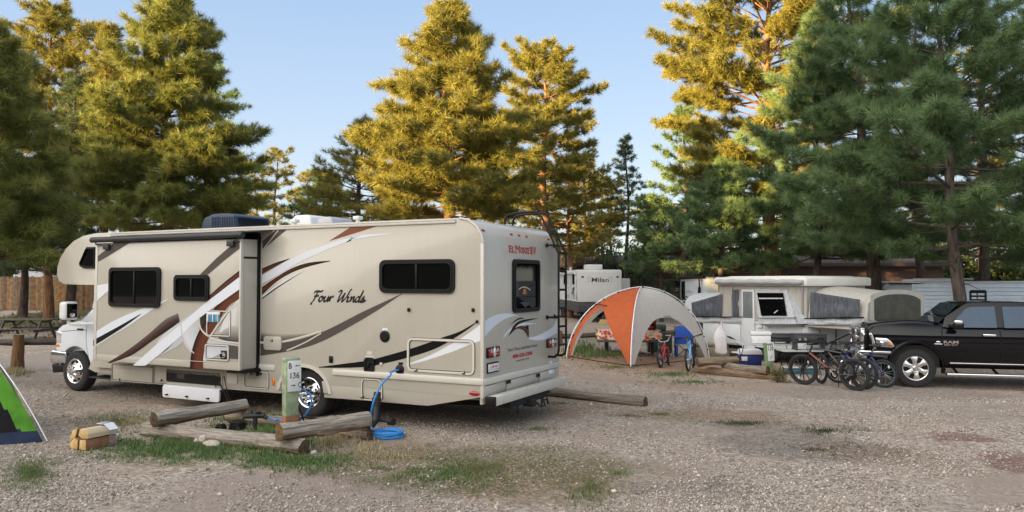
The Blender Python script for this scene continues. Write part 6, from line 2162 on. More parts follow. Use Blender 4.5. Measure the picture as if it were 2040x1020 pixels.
mb.box(-0.22, 0.22, -0.05, 0.05, 0.12, 0.66, 0, 0.04)
mb.build('fabric', m_dgreen, t)
for s in (-1, 1):
    mb = MB()
    mb.tube([(s * 0.25, -0.05, 0.0), (s * 0.25, 0.0, 0.7)], 0.012, 6)
    mb.build('leg', m_steel, t)

# bicycles
def bicycle(label, loc, rz, R_=0.34, wb=1.05, fc=(0.3, 0.05, 0.04), fc2=None, style='spoke', steer=0.0, lean=0.0, rimc=None, group='bicycles parked around the camp', fork=None, bmx=False, tyre=0.028, seatc=None, barc=None, sus=None, name='bicycle'):
    """side-on bicycle, front wheel towards -x, tyres on z = 0"""
    t = thing(name, label, 'bicycle', loc, rz, group)
    t.rotation_euler = (lean, 0, rz)
    mf = mat('bike_paint_%d%d%d' % tuple(int(v * 99) for v in fc), fc, 0.3, var=0.08, coat=0.4)
    m2 = mat('bike_paint_%d%d%d' % tuple(int(v * 99) for v in fc2), fc2, 0.3, var=0.08, coat=0.4) if fc2 else mf
    mr = mat('bike_rim_%d' % int((rimc or (0.02,) * 3)[0] * 99), rimc or (0.02, 0.02, 0.02), 0.35, 0.3 if rimc else 0.0, var=0.1)
    fa, ra = Vector((-wb / 2, 0, R_)), Vector((wb / 2, 0, R_))
    k = R_ / 0.34
    bb = Vector((wb / 2 - 0.43 * k, 0, R_ - 0.03 * k))
    st = Vector((bb.x + 0.17 * k, 0, bb.z + 0.46 * k)) if not bmx else Vector((bb.x + 0.10 * k, 0, bb.z + 0.33 * k))
    ht = Vector((-wb / 2 + 0.24 * k, 0, R_ + 0.50 * k))
    hb = Vector((-wb / 2 + 0.19 * k, 0, R_ + 0.38 * k))
    def wheel(c, rot):
        M = Matrix.Translation(c) @ Matrix.Rotation(rot, 4, 'Z')
        mb = MB()
        mb.lathe([(R_ - 2 * tyre, -tyre * 0.7), (R_ - tyre, -tyre), (R_ - tyre * 0.25, -tyre * 0.7), (R_, 0), (R_ - tyre * 0.25, tyre * 0.7), (R_ - tyre, tyre), (R_ - 2 * tyre, tyre * 0.7), (R_ - 2 * tyre, -tyre * 0.7)], (0, 0, 0), 'Y', 36, 0, M)
        w_ = mb.build('wheel', m_rubber, t)
        mb = MB()
        ri = R_ - 2 * tyre
        mb.lathe([(ri + 0.003, -0.013), (ri - 0.028, -0.010), (ri - 0.028, 0.010), (ri + 0.003, 0.013), (ri + 0.003, -0.013)], (0, 0, 0), 'Y', 36, 0, M)
        mb.lathe([(0.0, -0.05), (0.03, -0.05), (0.03, 0.05), (0, 0.05)], (0, 0, 0), 'Y', 10, 0, M)
        if style == 'mag':
            for q in range(6):
                a = q * PI / 3 + 0.3
                d0, n0 = Vector((math.cos(a), 0, math.sin(a))), Vector((-math.sin(a), 0, math.cos(a)))
                for s in (-1, 1):
                    pts = [d0 * 0.02 + n0 * 0.012 * s, d0 * (ri * 0.55) + n0 * 0.035 * s, d0 * (ri - 0.01) + n0 * 0.075 * s]
                    mb.tube(pts, [0.016, 0.013, 0.012], 6, 0, M=M)
        else:
            for q in range(18):
                a = q * 2 * PI / 18
                mb.tube([(0.02 * math.cos(a + 1), 0.03 * (-1) ** q, 0.02 * math.sin(a + 1)), (ri * math.cos(a), 0, ri * math.sin(a))], 0.0025, 4, 1, False, M=M)
        for s in (0.9, 4.2):
            d0 = Vector((math.cos(s), 0, math.sin(s))) * ri * 0.78
            mb.box(d0.x - 0.018, d0.x + 0.018, -0.012, 0.012, d0.z - 0.03, d0.z + 0.03, 2, 0.004, M)
        mb.build('rim', [mr, m_steel, m_white], w_)
        return w_
    wheel(fa, steer)
    wheel(ra, 0)
    mb = MB()
    mb.tube([hb, bb], [0.024, 0.022], 8, 1)
    mb.tube([ht, st], [0.02, 0.016], 8, 0)
    mb.tube([bb, st + (st - bb) * 0.12], 0.017, 8, 0)
    mb.tube([ht + (ht - hb) * 0.25, hb - (ht - hb) * 0.1], 0.022, 8, 0)
    for s in (-1, 1):
        mb.tube([bb + Vector((0, 0.03 * s, 0)), ra + Vector((0, 0.065 * s, 0))], 0.010, 6, 0)
        mb.tube([st + Vector((0, 0.02 * s, -0.05)), ra + Vector((0, 0.065 * s, 0))], 0.009, 6, 0)
    mb.build('frame', [mf, m2], t)
    ax = (ht - hb).normalized()
    MS = Matrix.Translation(ht) @ Matrix.Rotation(steer, 4, ax) @ Matrix.Translation(-ht)
    mb = MB()
    fo = hb - ax * 0.05
    for s in (-1, 1):
        mb.tube([fo + Vector((0, 0.055 * s, 0)), fo + Vector((0, 0.06 * s, 0)) + (fa - fo) * 0.5, fa + Vector((0, 0.06 * s, 0))], [0.018, 0.018, 0.013], 8, 0, M=MS)
    mb.tube([fo + Vector((0, -0.07, 0)), fo + Vector((0, 0.07, 0))], 0.02, 8, 0, M=MS)
    mb.build('fork', mat('fork_%d' % int((fork or (0.02, 0, 0))[0] * 99), fork or (0.02, 0.02, 0.02), 0.35, var=0.1), t)
    mb = MB()
    top = ht + ax * 0.08 * k
    rise = 0.16 * k if bmx else 0.05
    hw = 0.30 if bmx else 0.33
    for s in (-1, 1):
        mb.tube(crom([top, top + Vector((-0.05, 0.10 * s, 0.01)), top + Vector((-0.03, 0.18 * s, rise)), top + Vector((0.05, hw * s, rise + 0.02))], 4), 0.013, 7, 0, M=MS)
        mb.tube([top + Vector((0.02, hw * 0.72 * s, rise + 0.01)), top + Vector((0.06, (hw + 0.02) * s, rise + 0.02))], 0.019, 7, 1, M=MS)
        mb.tube([top + Vector((-0.02, hw * 0.55 * s, rise)), top + Vector((-0.09, hw * 0.75 * s, rise - 0.05))], 0.007, 5, 1, M=MS)
    mb.tube([ht, top], 0.016, 7, 0, M=MS)
    mb.tube(crom([top + Vector((-0.04, 0.15, rise)), top + Vector((-0.13, 0.08, rise * 0.5 + 0.02)), hb + Vector((-0.05, 0.03, 0)), bb + Vector((0, 0.04, 0.1))], 4), 0.005, 5, 1)
    mb.build('handlebar', [mat('bar_%d' % int((barc or (0.02, 0, 0))[0] * 99), barc or (0.02, 0.02, 0.02), 0.3, 0.5 if barc else 0.0), m_blackp], t)
    mb = MB()
    sp = st + (st - bb).normalized() * (0.22 * k if not bmx else 0.14)
    mb.prism([(sp.x - 0.13, -0.015), (sp.x - 0.02, -0.04), (sp.x + 0.06, -0.075), (sp.x + 0.13, -0.075), (sp.x + 0.14, 0), (sp.x + 0.13, 0.075), (sp.x + 0.06, 0.075), (sp.x - 0.02, 0.04), (sp.x - 0.13, 0.015)], lambda u, v, w_: Vector((u, v, w_)), sp.z, sp.z + 0.045, 0, 0.014)
    mb.tube([st, sp], 0.013, 7, 1)
    mb.build('saddle', [mat('saddle_%d' % int((seatc or (0.015, 0, 0))[0] * 99), seatc or (0.015, 0.015, 0.015), 0.6), m_steel], t)
    mb = MB()
    mb.lathe([(0.075 * k, -0.055), (0.085 * k, -0.05), (0.085 * k, -0.045), (0.05 * k, -0.045)], bb, 'Y', 20, 0)
    mb.lathe([(0.03 * k, -0.05), (0.05 * k, -0.045), (0.03 * k, -0.04)], ra, 'Y', 14, 0)
    cr = Vector((0.10 * k, 0, -0.13 * k))
    for s in (-1, 1):
        c = bb + Vector((0, 0.07 * s, 0))
        mb.tube([bb, c, c + cr * s], 0.010, 6, 1)
        e = c + cr * s
        mb.box(e.x - 0.045, e.x + 0.045, e.y - 0.04 if s < 0 else e.y, e.y if s < 0 else e.y + 0.09, e.z - 0.012, e.z + 0.012, 0, 0.004)
    for z0, z1 in ((0.08, 0.045), (-0.08, -0.045)):
        mb.tube([bb + Vector((0, -0.05, z0 * k)), ra + Vector((0, -0.045, z1 * k))], 0.004, 4, 0)
    mb.tube([(bb.x + 0.05, 0.05, bb.z + 0.02), (bb.x - 0.05, 0.16, 0.0)], 0.008, 5, 0)
    mb.build('crankset', [m_blackp, m_steel], t)
    return t
# the red child's bike: seen half from the front, front wheel to the right
p1, p2 = G(1311, 733.5), G(1337, 727)
c = (p1 + p2) / 2
d = p1 - p2
bicycle('small red child bike with orange saddle standing before the flowered table', (c.x, c.y, c.z), math.atan2(d.y, d.x), 0.245, 0.80, (0.52, 0.03, 0.035), (0.55, 0.05, 0.05), 'spoke', 0.25, 0.10, (0.05, 0.05, 0.05), fork=(0.48, 0.04, 0.04), bmx=True, seatc=(0.02, 0.02, 0.02), barc=(0.6, 0.6, 0.6))
p1, p2 = G(1366, 738), G(1387, 735)
c = (p1 + p2) / 2
d = p2 - p1
yaw = R(72)
bicycle('light blue child bike with white spoked wheels in front of the blue camp chair', (c.x, c.y, c.z), math.atan2(-0.95, -0.38), 0.30, 0.86, (0.16, 0.42, 0.72), (0.20, 0.50, 0.80), 'spoke', 0.25, 0.08, (0.55, 0.56, 0.58), seatc=(0.02, 0.03, 0.1))
# blue camp chair behind it
p = G(1364, 711)
t = thing('camp_chair', 'bright blue folding camp chair under the right side of the shelter', 'chair', p, R(-8))
m_bfab = mat('blue_fabric', (0.015, 0.085, 0.42), 0.7, var=0.12, bump=0.3, bscale=8)
mb = MB()
mb.prism([(-0.28, 0.42), (0.28, 0.42), (0.26, 0.92), (0.16, 0.95), (-0.16, 0.95), (-0.26, 0.92)], lambda u, v, w_: Vector((u, w_ + (v - 0.42) * 0.28 + 0.2 - 0.05 * math.cos(u * 5), v)), 0.0, 0.03, 0, 0.008)
mb.build('backrest', m_bfab, t)
mb = MB()
mb.prism([(-0.28, -0.22), (0.28, -0.22), (0.26, 0.22), (-0.26, 0.22)], lambda u, v, w_: Vector((u, v, w_ + 0.40 + 0.06 * abs(v))), 0.0, 0.03, 0, 0.008)
mb.box(-0.30, -0.22, -0.26, 0.0, 0.05, 0.38, 0, 0.03)
mb.build('seat', m_bfab, t)
for s in (-1, 1):
    mb = MB()
    mb.tube([(s * 0.30, -0.25, 0.0), (-s * 0.27, 0.25, 0.42)], 0.011, 6)
    mb.tube([(s * 0.30, 0.28, 0.0), (s * 0.30, -0.22, 0.42)], 0.011, 6)
    mb.tube([(s * 0.30, -0.24, 0.02), (s * 0.31, -0.24, 0.62)], 0.011, 6)
    mb.tube([(s * 0.30, 0.22, 0.25), (s * 0.28, 0.34, 0.93)], 0.011, 6)
    mb.build('leg_frame', m_blackp, t)
    mb = MB()
    mb.box(s * 0.31 - 0.035, s * 0.31 + 0.035, -0.25, 0.25, 0.60, 0.63, 0, 0.012)
    mb.build('armrest', m_bfab, t)
# tan cool box under the right side of the shelter
p = G(1422, 711)
t = thing('cool_box', 'olive tan hard cool box right of the blue camp chair', 'cool box', (p.x, p.y + 0.2, p.z), R(-3))
m_tan = mat('tan_plastic', (0.27, 0.25, 0.18), 0.5, var=0.08)
mb = MB()
mb.prism([(-0.52, 0.0), (0.50, 0.0), (0.54, 0.33), (-0.56, 0.33)], FY, -0.24, 0.24, 0, 0.03)
for x in (-0.3, 0.28):
    mb.box(x - 0.03, x + 0.03, -0.265, -0.235, 0.22, 0.36, 1, 0.01)
mb.build('body', [m_tan, m_blackp], t)
mb = MB()
mb.box(-0.58, 0.56, -0.27, 0.27, 0.345, 0.44, 0, 0.03)
mb.build('lid', m_tan, t)

# log rail fence behind the shelter
p0 = G(1135, 713)
log('rail_post', 'thin wooden rail post at the left foot of the shade shelter', 'post', (p0.x - 0.02, 25.4, gz(p0.x, 25) - 0.2), (p0.x, 25.4, 0.40), 0.075, 31, brown=(0.20, 0.12, 0.07), grey=(0.25, 0.17, 0.11))
log('log_rail', 'long dark log rail running behind the shade shelter towards the pop-up camper', 'rail', AT(1118, 670, 25.6), AT(1460, 658, 27.0), 0.075, 33, brown=(0.08, 0.06, 0.05), grey=(0.14, 0.12, 0.105), group=RL)

# timber curb of the right hand site, hookup post
LG2 = 'timber logs of the right hand site'
log('timber_log', 'short thick round log on top of the right site curb, by the blue bike', 'log', AT(1389, 722, 19.6), AT(1468, 718, 19.9), 0.105, 41, brown=(0.24, 0.15, 0.08), grey=(0.30, 0.24, 0.17), group=LG2)
log('timber_log', 'long brown curb log along the front of the right site', 'log', gp(1385, 741, 0.05), gp(1548, 757, 0.06), 0.10, 43, brown=(0.22, 0.12, 0.065), grey=(0.27, 0.20, 0.14), group=LG2, square=0.3)
log('timber_log', 'grey log behind the curb log, under the blue cool box', 'log', AT(1442, 730, 19.9), AT(1530, 738, 18.9), 0.10, 45, brown=(0.22, 0.14, 0.085), grey=(0.30, 0.27, 0.23), group=LG2, square=0.3)
q = G(1533, 747)
hook_post('hookup_post', 'green wooden hookup post 136 beside the blue cool box', (q.x, q.y, q.z), 0.82, 0.19, 0.13, R(12), [mat('green_wood', (0.13, 0.22, 0.10), 0.7, var=0.25, scale=6, c2=(0.19, 0.26, 0.14)), mat('green_wood', (0, 0, 0))],
          [('t', '136', 0.12, 0.55, 0.90, 0.86), ('slash',)], (-0.06, 0.125, 0.36, 0.84), lean=-0.05, rust=0)
leafy('dry yellow green weed at the foot of the right hookup post', G(1553, 762).x, G(1553, 762).y, 0.42, 0.22, 0.04, 73, (0.13, 0.14, 0.04), (0.32, 0.27, 0.10), 500, 7, 0.045, name='weed', cat='weed')
# blue and white cool box
q = G(1500, 733)
t = thing('cool_box', 'royal blue cool box with a white lid beside the green hookup post', 'cool box', (q.x, q.y + 0.3, q.z + 0.02), R(-8))
mb = MB()
mb.prism([(-0.29, 0.0), (0.29, 0.0), (0.32, 0.32), (-0.32, 0.32)], FY, -0.2, 0.2, 0, 0.03)
mb.box(-0.27, -0.09, -0.222, -0.19, 0.16, 0.28, 1, 0.01)
mb.build('body', [mat('blue_plastic', (0.012, 0.02, 0.16), 0.4, var=0.1), m_white], t)
mb = MB()
mb.prism([(-0.33, 0.33), (0.33, 0.33), (0.28, 0.47), (-0.28, 0.47)], FY, -0.22, 0.22, 0, 0.025)
mb.build('lid', m_white, t)
# ================================================================== POP-UP CAMPER
PUK = 21.5 / 18.5
PUO = AT(1608, 700, 21.5)
PUZ = gz(PUO.x, 21.5)
PUYAW = R(-62)
pu = thing('popup_camper', 'white pop-up tent camper with grey canvas bunks pulled out at both ends', 'camper', (PUO.x, 21.5, PUZ), PUYAW)
PUM = Matrix.Translation((PUO.x, 21.5, PUZ)) @ Matrix.Rotation(PUYAW, 4, 'Z')
PUI = PUM.inverted()
PS = lambda px, py, y=0.0: (lambda p: (p.x, p.z))(loc_hit(px, py, PUI, 1, y))      # near long side: (x, z)
PE = lambda px, py, x=0.0: (lambda p: (p.y, p.z))(loc_hit(px, py, PUI, 0, x))      # rear end: (y, z)
ZP = lambda pts: zz((1360, 500), 3.922, pts)
ZQ = lambda pts: zz((1540, 500), 3.922, pts)
m_pub = mat('camper_white', (0.64, 0.68, 0.71), 0.4, var=0.06, scale=3)
m_canvas = mat('grey_canvas', (0.42, 0.44, 0.47), 0.85, var=0.22, scale=5, bump=0.6, bscale=5, stretch=(3, 3, 0.8))
m_canvasl = mat('cream_canvas', (0.40, 0.385, 0.35), 0.85, var=0.16, scale=5, bump=0.5, bscale=6, stretch=(3, 3, 0.8))
m_screen = mat('window_screen', (0.075, 0.085, 0.105), 0.8, var=0.55, scale=5, bump=0.5, bscale=8, stretch=(3, 3, 0.7))
m_screeno = mat('olive_screen', (0.085, 0.082, 0.065), 0.8, var=0.3, scale=5, bump=0.3, bscale=8)
m_roofw = mat('camper_roof', (0.68, 0.68, 0.64), 0.45, var=0.05, scale=2)
PL, PW = 2.95 * PUK, 2.10 * PUK
zbt = PS(1600, 648)[1]                                # top of the hard box
zrt, zrb = PS(1605, 553)[1], PS(1605, 570)[1]
mb = MB()
mb.prism([(-PL, 0.42), (-0.03, 0.42), (0.0, 0.50), (0.0, zbt), (-PL, zbt)], FY, 0.0, PW, 0, 0.02)
mb.box(-PL - 0.02, 0.02, -0.025, PW + 0.025, zbt - 0.05, zbt + 0.02, 0, 0.012)
mb.box(-PL, 0.0, 0.2, PW - 0.2, 0.28, 0.42, 1)
mb.box(0.0, 0.012, 0.08, PW - 0.08, 0.62, 0.66, 1)
for y in (0.5, 1.15):
    mb.box(0.0, 0.015, y, y + 0.012, 0.45, zbt - 0.1, 2, 0)
mb.box(0.0, 0.02, 1.2, 1.9, 0.55, 1.0, 0, 0.006)
mb.build('box_body', [m_pub, m_under, m_grey], pu)
mb = MB()
mb.prism([(-PL - 0.12, zrb), (0.12, zrb), (0.12, zrt - 0.02), (0.0, zrt + 0.02), (-PL, zrt + 0.02), (-PL - 0.12, zrt - 0.02)], FY, -0.12, PW + 0.12, 0, 0.03)
mb.prism([(-PL + 0.2, zrt + 0.015), (-0.2, zrt + 0.015), (-0.4, zrt + 0.05), (-PL + 0.4, zrt + 0.05)], FY, 0.1, PW - 0.1, 0, 0.01)
mb.build('roof', m_roofw, pu)
mb = MB()
pts = [(x, -0.16, zrb + 0.11 + 0.008 * math.sin(x * 9)) for x in np.linspace(-PL + 0.02, 0.02, 24)]
mb.tube(pts, [0.055] + [0.078 + 0.006 * math.sin(i * 2.3) for i in range(22)] + [0.055], 12)
mb.build('awning_bag', mat('awning_vinyl', (0.36, 0.37, 0.38), 0.5, var=0.2, scale=14, stretch=(0.6, 5, 5), bump=0.4), pu)
for x, y in ((-0.12, 0.02), (-2.45 * PUK, 0.02), (-0.12, PW - 0.02), (-2.45 * PUK, PW - 0.02)):
    mb = MB()
    mb.tube([(x, y - 0.05, zbt - 0.02), (x, y - 0.05, zrb)], 0.022, 8)
    mb.build('lift_post', m_steel, pu)
# canvas walls: a slightly sagging sheet between box and roof
def sheet(P00, P10, P11, P01, bulge, n=12, wr=0.012, seed=0):
    vs = []
    P00, P10, P11, P01 = map(Vector, (P00, P10, P11, P01))
    nrm = (P10 - P00).cross(P01 - P00).normalized()
    for j in range(n + 1):
        for i in range(n + 1):
            u, v = i / n, j / n
            p = (P00.lerp(P10, u)).lerp(P01.lerp(P11, u), v)
            k = math.sin(PI * u) ** 0.5 * math.sin(PI * v) ** 0.5
            vs.append(p + nrm * (bulge * k + wr * noise.noise(Vector((u * 5 + seed, v * 2.2, seed))) * k * 2))
    return vs, [(j * (n + 1) + i, j * (n + 1) + i + 1, (j + 1) * (n + 1) + i + 1, (j + 1) * (n + 1) + i) for j in range(n) for i in range(n)]
mb = MB()
for a, b in (((-PL, 0.0), (0, 0.0)), ((0, PW), (-PL, PW))):
    mb.add(*sheet((a[0], a[1], zbt), (b[0], b[1], zbt), (b[0], b[1], zrb), (a[0], a[1], zrb), 0.02, 14, 0.02, 3))
mb.add(*sheet((-PL, PW, zbt), (-PL, 0, zbt), (-PL, 0, zrb), (-PL, PW, zrb), 0.01))
mb.add(*sheet((0, 0, zbt), (0, PW, zbt), (0, PW, zrb), (0, 0, zrb), 0.01))
mb.build('canvas_wall', m_canvasl, pu, 60)
# dinette tip-out with a clear window, door, side screens
def quadside(name, pts, y, m, bulge=0.0, parent=pu, n=10, wr=0.02, seed=1):
    q = [PS(a, b, y) for a, b in pts]
    P = [(u, y, v) for u, v in q]
    mb = MB()
    mb.add(*sheet(P[0], P[1], P[2], P[3], bulge, n, wr, seed))
    return mb.build(name, m, parent, 60)
tip = ZP([(600, 570), (925, 572), (810, 300), (565, 300)])
q = [PS(a, b, -0.35 if i < 2 else -0.03) for i, (a, b) in enumerate(tip)]
bt = [Vector((q[0][0], -0.35, q[0][1])), Vector((q[1][0] - 0.12, -0.35, q[1][1])), Vector((q[2][0] + 0.02, -0.04, q[2][1])), Vector((q[3][0], -0.04, q[3][1]))]
mb = MB()
mb.add(*sheet(bt[0] + Vector((0, -0.02, 0)), bt[1] + Vector((0, -0.02, 0)), bt[2], bt[3], 0.02, 10, 0.01, 5))
mb.add([bt[0], (bt[0].x, 0, bt[0].z), (bt[3].x, 0, bt[3].z), bt[3]], [(0, 1, 2, 3)])
mb.add([bt[1], (bt[1].x + 0.1, 0, bt[1].z), (bt[2].x + 0.02, 0, bt[2].z), bt[2]], [(0, 1, 2, 3)])
mb.add([bt[0], bt[1], (bt[1].x, 0, bt[1].z - 0.1), (bt[0].x, 0, bt[0].z - 0.1)], [(0, 1, 2, 3)])
mb.tube([bt[0] + Vector((0, -0.03, 0.17)), bt[1] + Vector((0, -0.03, 0.17))], 0.012, 6, 1)
to = mb.build('tip_out', [m_canvas, m_blackp], pu, 50)
def on(q4, u, v, out=0.0):
    p = (q4[0].lerp(q4[1], u)).lerp(q4[3].lerp(q4[2], u), v)
    n = (q4[1] - q4[0]).cross(q4[3] - q4[0]).normalized()
    return p + n * out
mb = MB()
mb.add([on(bt, a, b, 0.055) for a, b in ((0.12, 0.22), (0.82, 0.22), (0.9, 0.88), (0.1, 0.88))], [(0, 1, 2, 3)])
pw = mb.build('tip_out_window', m_glass, to, 0)
mb = MB()
mb.add([on(bt, a, b, 0.058) for a, b in ((0.13, 0.70), (0.85, 0.70), (0.855, 0.735), (0.13, 0.735))], [(0, 1, 2, 3)])
mb.add([on(bt, a, b, 0.058) for a, b in ((0.5, 0.28), (0.62, 0.36), (0.60, 0.38), (0.49, 0.30))], [(0, 1, 2, 3)])
mb.build('window_reveal', m_canvas, to, 0)
d0, d1 = PS(1478.5, 580), PS(1509, 690)
mb = MB()
dx0, dx1 = PS(1480, 640)[0], PS(1505, 640)[0]
dz0, dz1 = 0.36, PS(1490, 577)[1]
mb.box(dx0, dx1, -0.05, -0.005, dz0, dz1, 0, 0.01)
do = mb.build('entry_door', m_pub, pu)
mb = MB()
mb.box(dx0 + 0.06, dx1 - 0.06, -0.058, -0.045, zbt + 0.12, dz1 - 0.06, 0, 0.01)
mb.build('door_window', mat('smoked_screen', (0.16, 0.18, 0.19), 0.4, var=0.15), do)
quadside('side_screen', ZP([(380, 512), (440, 512), (440, 302), (380, 302)]), -0.03, m_screen)
mb = MB()
a, b = PS(1500, 647, -0.06), PS(1530, 655, -0.06)
for px, py in ((1526, 650), (1514, 650)):
    mb = MB()
    u, v = PS(px, py, -0.03)
    mb.box(u - 0.09, u + 0.09, -0.05, 0.0, v - 0.05, v + 0.05, 0, 0.01)
    mb.build('side_fitting', m_bwhite, pu)
mb = MB()
u, v = PS(1602, 656, -0.03)
mb.box(u - 0.04, u + 0.04, -0.05, 0.0, v - 0.10, v + 0.05, 0, 0.01)
mb.build('side_fitting', m_bwhite, pu)
# small door of the front storage trunk, with emblem and step
mb = MB()
a, b = PS(1435, 685, -0.02), PS(1475, 645, -0.02)
mb.box(-PL - 0.75, -PL, -0.02, PW + 0.02, 0.42, zbt - 0.02, 0, 0.02)
mb.box(a[0] + 0.1, b[0], -0.035, -0.015, a[1] + 0.05, b[1] - 0.02, 0, 0.01)
mb.build('front_trunk', [m_pub], pu)
mb = MB()
u0, v0 = PS(1455, 673, -0.045)
for k in range(3):
    stroke(mb, [(u0 - 0.22 + 0.05 * k, v0 + 0.06 - 0.02 * k), (u0, v0 + 0.03 - 0.02 * k), (u0 + 0.22, v0 - 0.04)], 0.022, FY, -0.042 - 0.001 * k)
mb.build('emblem', m_blackp, pu, 0)
mb = MB()
s0, s1 = PS(1455, 703, -0.3), PS(1480, 703, -0.3)
mb.box(dx0 - 0.1, dx1 + 0.05, -0.40, -0.12, 0.22, 0.26, 0, 0.01)
mb.tube([(dx0 - 0.05, -0.14, 0.26), (dx0 + 0.05, 0.05, 0.45)], 0.015, 6, 1)
mb.tube([(dx1, -0.14, 0.26), (dx1 - 0.05, 0.05, 0.45)], 0.015, 6, 1)
mb.build('entry_step', [m_white, m_blackp], pu)
# bunks
def bunk(x0, x1, name, mscr, lowroof):
    """platform pulled out from x0 (at the box) to x1; hoops carry the canvas"""
    s = 1 if x1 > x0 else -1
    mb = MB()
    mb.box(min(x0, x1), max(x0, x1), 0.05, PW - 0.05, zbt - 0.02, zbt + 0.05, 0, 0.01)
    for y in (0.2, PW - 0.2):
        mb.tube([(x1 - s * 0.35, y, zbt - 0.02), (x0 - s * 0.0, y, 0.45)], 0.018, 6, 1)
    plat = mb.build('bunk_platform', [m_pub, m_blackp], pu)
    zt = zbt + lowroof                                  # height of the outer hoop
    hoopH = lambda f, top: zbt + 0.05 + (top - zbt - 0.05) * (1 - abs(2 * f - 1) ** 5.0) ** 0.32 * (0.86 + 0.14 * math.sin(PI * f))
    n, k = 24, 9
    vs = []
    for i in range(k + 1):
        t = i / k
        x = x0 + (x1 - x0) * t
        top = zrb * (1 - t) + zt * t - 0.16 * math.sin(PI * t) * 0.6 + (0.06 * math.sin(PI * min(1, t * 1.2)) if s > 0 else 0)
        for j in range(n + 1):
            f = j / n
            y = f * PW
            vs.append(Vector((x, y, hoopH(f, top) if f not in (0, 1) else zbt - 0.03)))
    fs = [(i * (n + 1) + j, i * (n + 1) + j + 1, (i + 1) * (n + 1) + j + 1, (i + 1) * (n + 1) + j) for i in range(k) for j in range(n)]
    mb = MB()
    mb.add(vs, fs, 0)
    endv = [v for v in vs[-(n + 1):]]
    c = [Vector((x1, v.y, zbt - 0.03)) for v in endv]
    o_ = len(mb.v)
    mb.add(endv + c, [(j, j + 1, n + 1 + j + 1, n + 1 + j) for j in range(n)], 0)
    can = mb.build(name, m_canvasl if s > 0 else m_canvas, pu, 50)
    return zt, can, hoopH
zt1, can1, hp1 = bunk(0.02, 1.62 * PUK, 'bunk_canvas', m_screen, 0.86 * PUK)
zt2, can2, hp2 = bunk(-PL - 0.02, -PL - 1.5 * PUK, 'bunk_canvas', m_screen, 0.72 * PUK)
# grey skirt and dark screens of the rear bunk (near side and end)
def bunk_side(can, pts, y, m, name='bunk_screen', bulge=0.01):
    P = [(PS(a, b, y)[0], y, PS(a, b, y)[1]) for a, b in pts]
    mb = MB()
    mb.add(*sheet(P[0], P[1], P[2], P[3], bulge, 12, 0.03, 2))
    return mb.build(name, m, can, 60)
bunk_side(can1, ZQ([(288, 525), (672, 520), (682, 380), (292, 320)]), -0.035, m_screen)
bunk_side(can1, ZQ([(240, 578), (715, 585), (712, 518), (240, 524)]), -0.03, m_canvas, 'bunk_skirt', 0.03)
bunk_side(can1, ZQ([(240, 532), (712, 527), (712, 514), (240, 524)]), -0.085, m_blackp, 'shock_cord', 0.0)
bunk_side(can2, ZP([(75, 508), (305, 512), (312, 335), (68, 405)]), -0.035, m_screen)
bunk_side(can2, ZP([(60, 558), (470, 568), (470, 515), (62, 512)]), -0.03, m_canvas, 'bunk_skirt', 0.03)
bunk_side(can2, ZP([(62, 518), (470, 520), (470, 513), (62, 511)]), -0.085, m_blackp, 'shock_cord', 0.0)
mb = MB()                                               # end screen of the rear bunk, arched top
f0, f1 = 0.12, 0.90
e_ = []
for f in np.linspace(f0, f1, 14):
    e_.append((f * PW, zbt + 0.22 + (hp1(f, zt1) - zbt - 0.22) * 0.86))
loop = [(f0 * PW, zbt + 0.20)] + e_ + [(f1 * PW, zbt + 0.20)]
mb.decal(loop, FX, 1.62 * PUK + 0.012, 0)
mb.build('bunk_screen', m_screeno, can1, 0)
mb = MB()
o2 = [(f0 * PW - 0.13, zbt + 0.20)] + [(f * PW + (-0.13 if f < 0.2 else 0.13 if f > 0.8 else 0), zbt + 0.22 + (hp1(f, zt1) - zbt - 0.22) * 0.86 + 0.12) for f in np.linspace(f0, f1, 14)] + [(f1 * PW + 0.13, zbt + 0.20)]
ring(mb, o2, loop, FX, 1.62 * PUK + 0.004, 1.62 * PUK + 0.02)
mb.build('screen_trim', mat('pale_canvas_trim', (0.50, 0.48, 0.43), 0.8, var=0.08), can1, 0)
mb = MB()
mb.add(*sheet((1.62 * PUK + 0.025, -0.01, zbt - 0.05), (1.62 * PUK + 0.025, PW + 0.01, zbt - 0.05), (1.62 * PUK + 0.015, PW + 0.01, zbt + 0.19), (1.62 * PUK + 0.015, -0.01, zbt + 0.19), 0.02, 12, 0.02, 7))
mb.build('bunk_skirt', m_canvas, can1, 60)
mb = MB()
mb.box(1.62 * PUK + 0.03, 1.62 * PUK + 0.04, 0.05, PW - 0.05, zbt + 0.185, zbt + 0.20, 0, 0)
mb.build('shock_cord', m_blackp, can1)
for y in (0.25, 0.42):
    mb = MB()
    mb.box(0.0, 0.03, y, y + 0.10, 0.70, 0.90, 0, 0.02)
    mb.build('tail_light', m_red, pu)
for x in (-1.45,):
    for y0 in (0.05, PW - 0.25):
        mb = MB()
        mb.lathe([(0.14, 0), (0.29, 0), (0.32, 0.03), (0.32, 0.17), (0.29, 0.2), (0.14, 0.2)], (x, y0, 0.32), 'Y', 24)
        mb.build('wheel', m_rubber, pu)
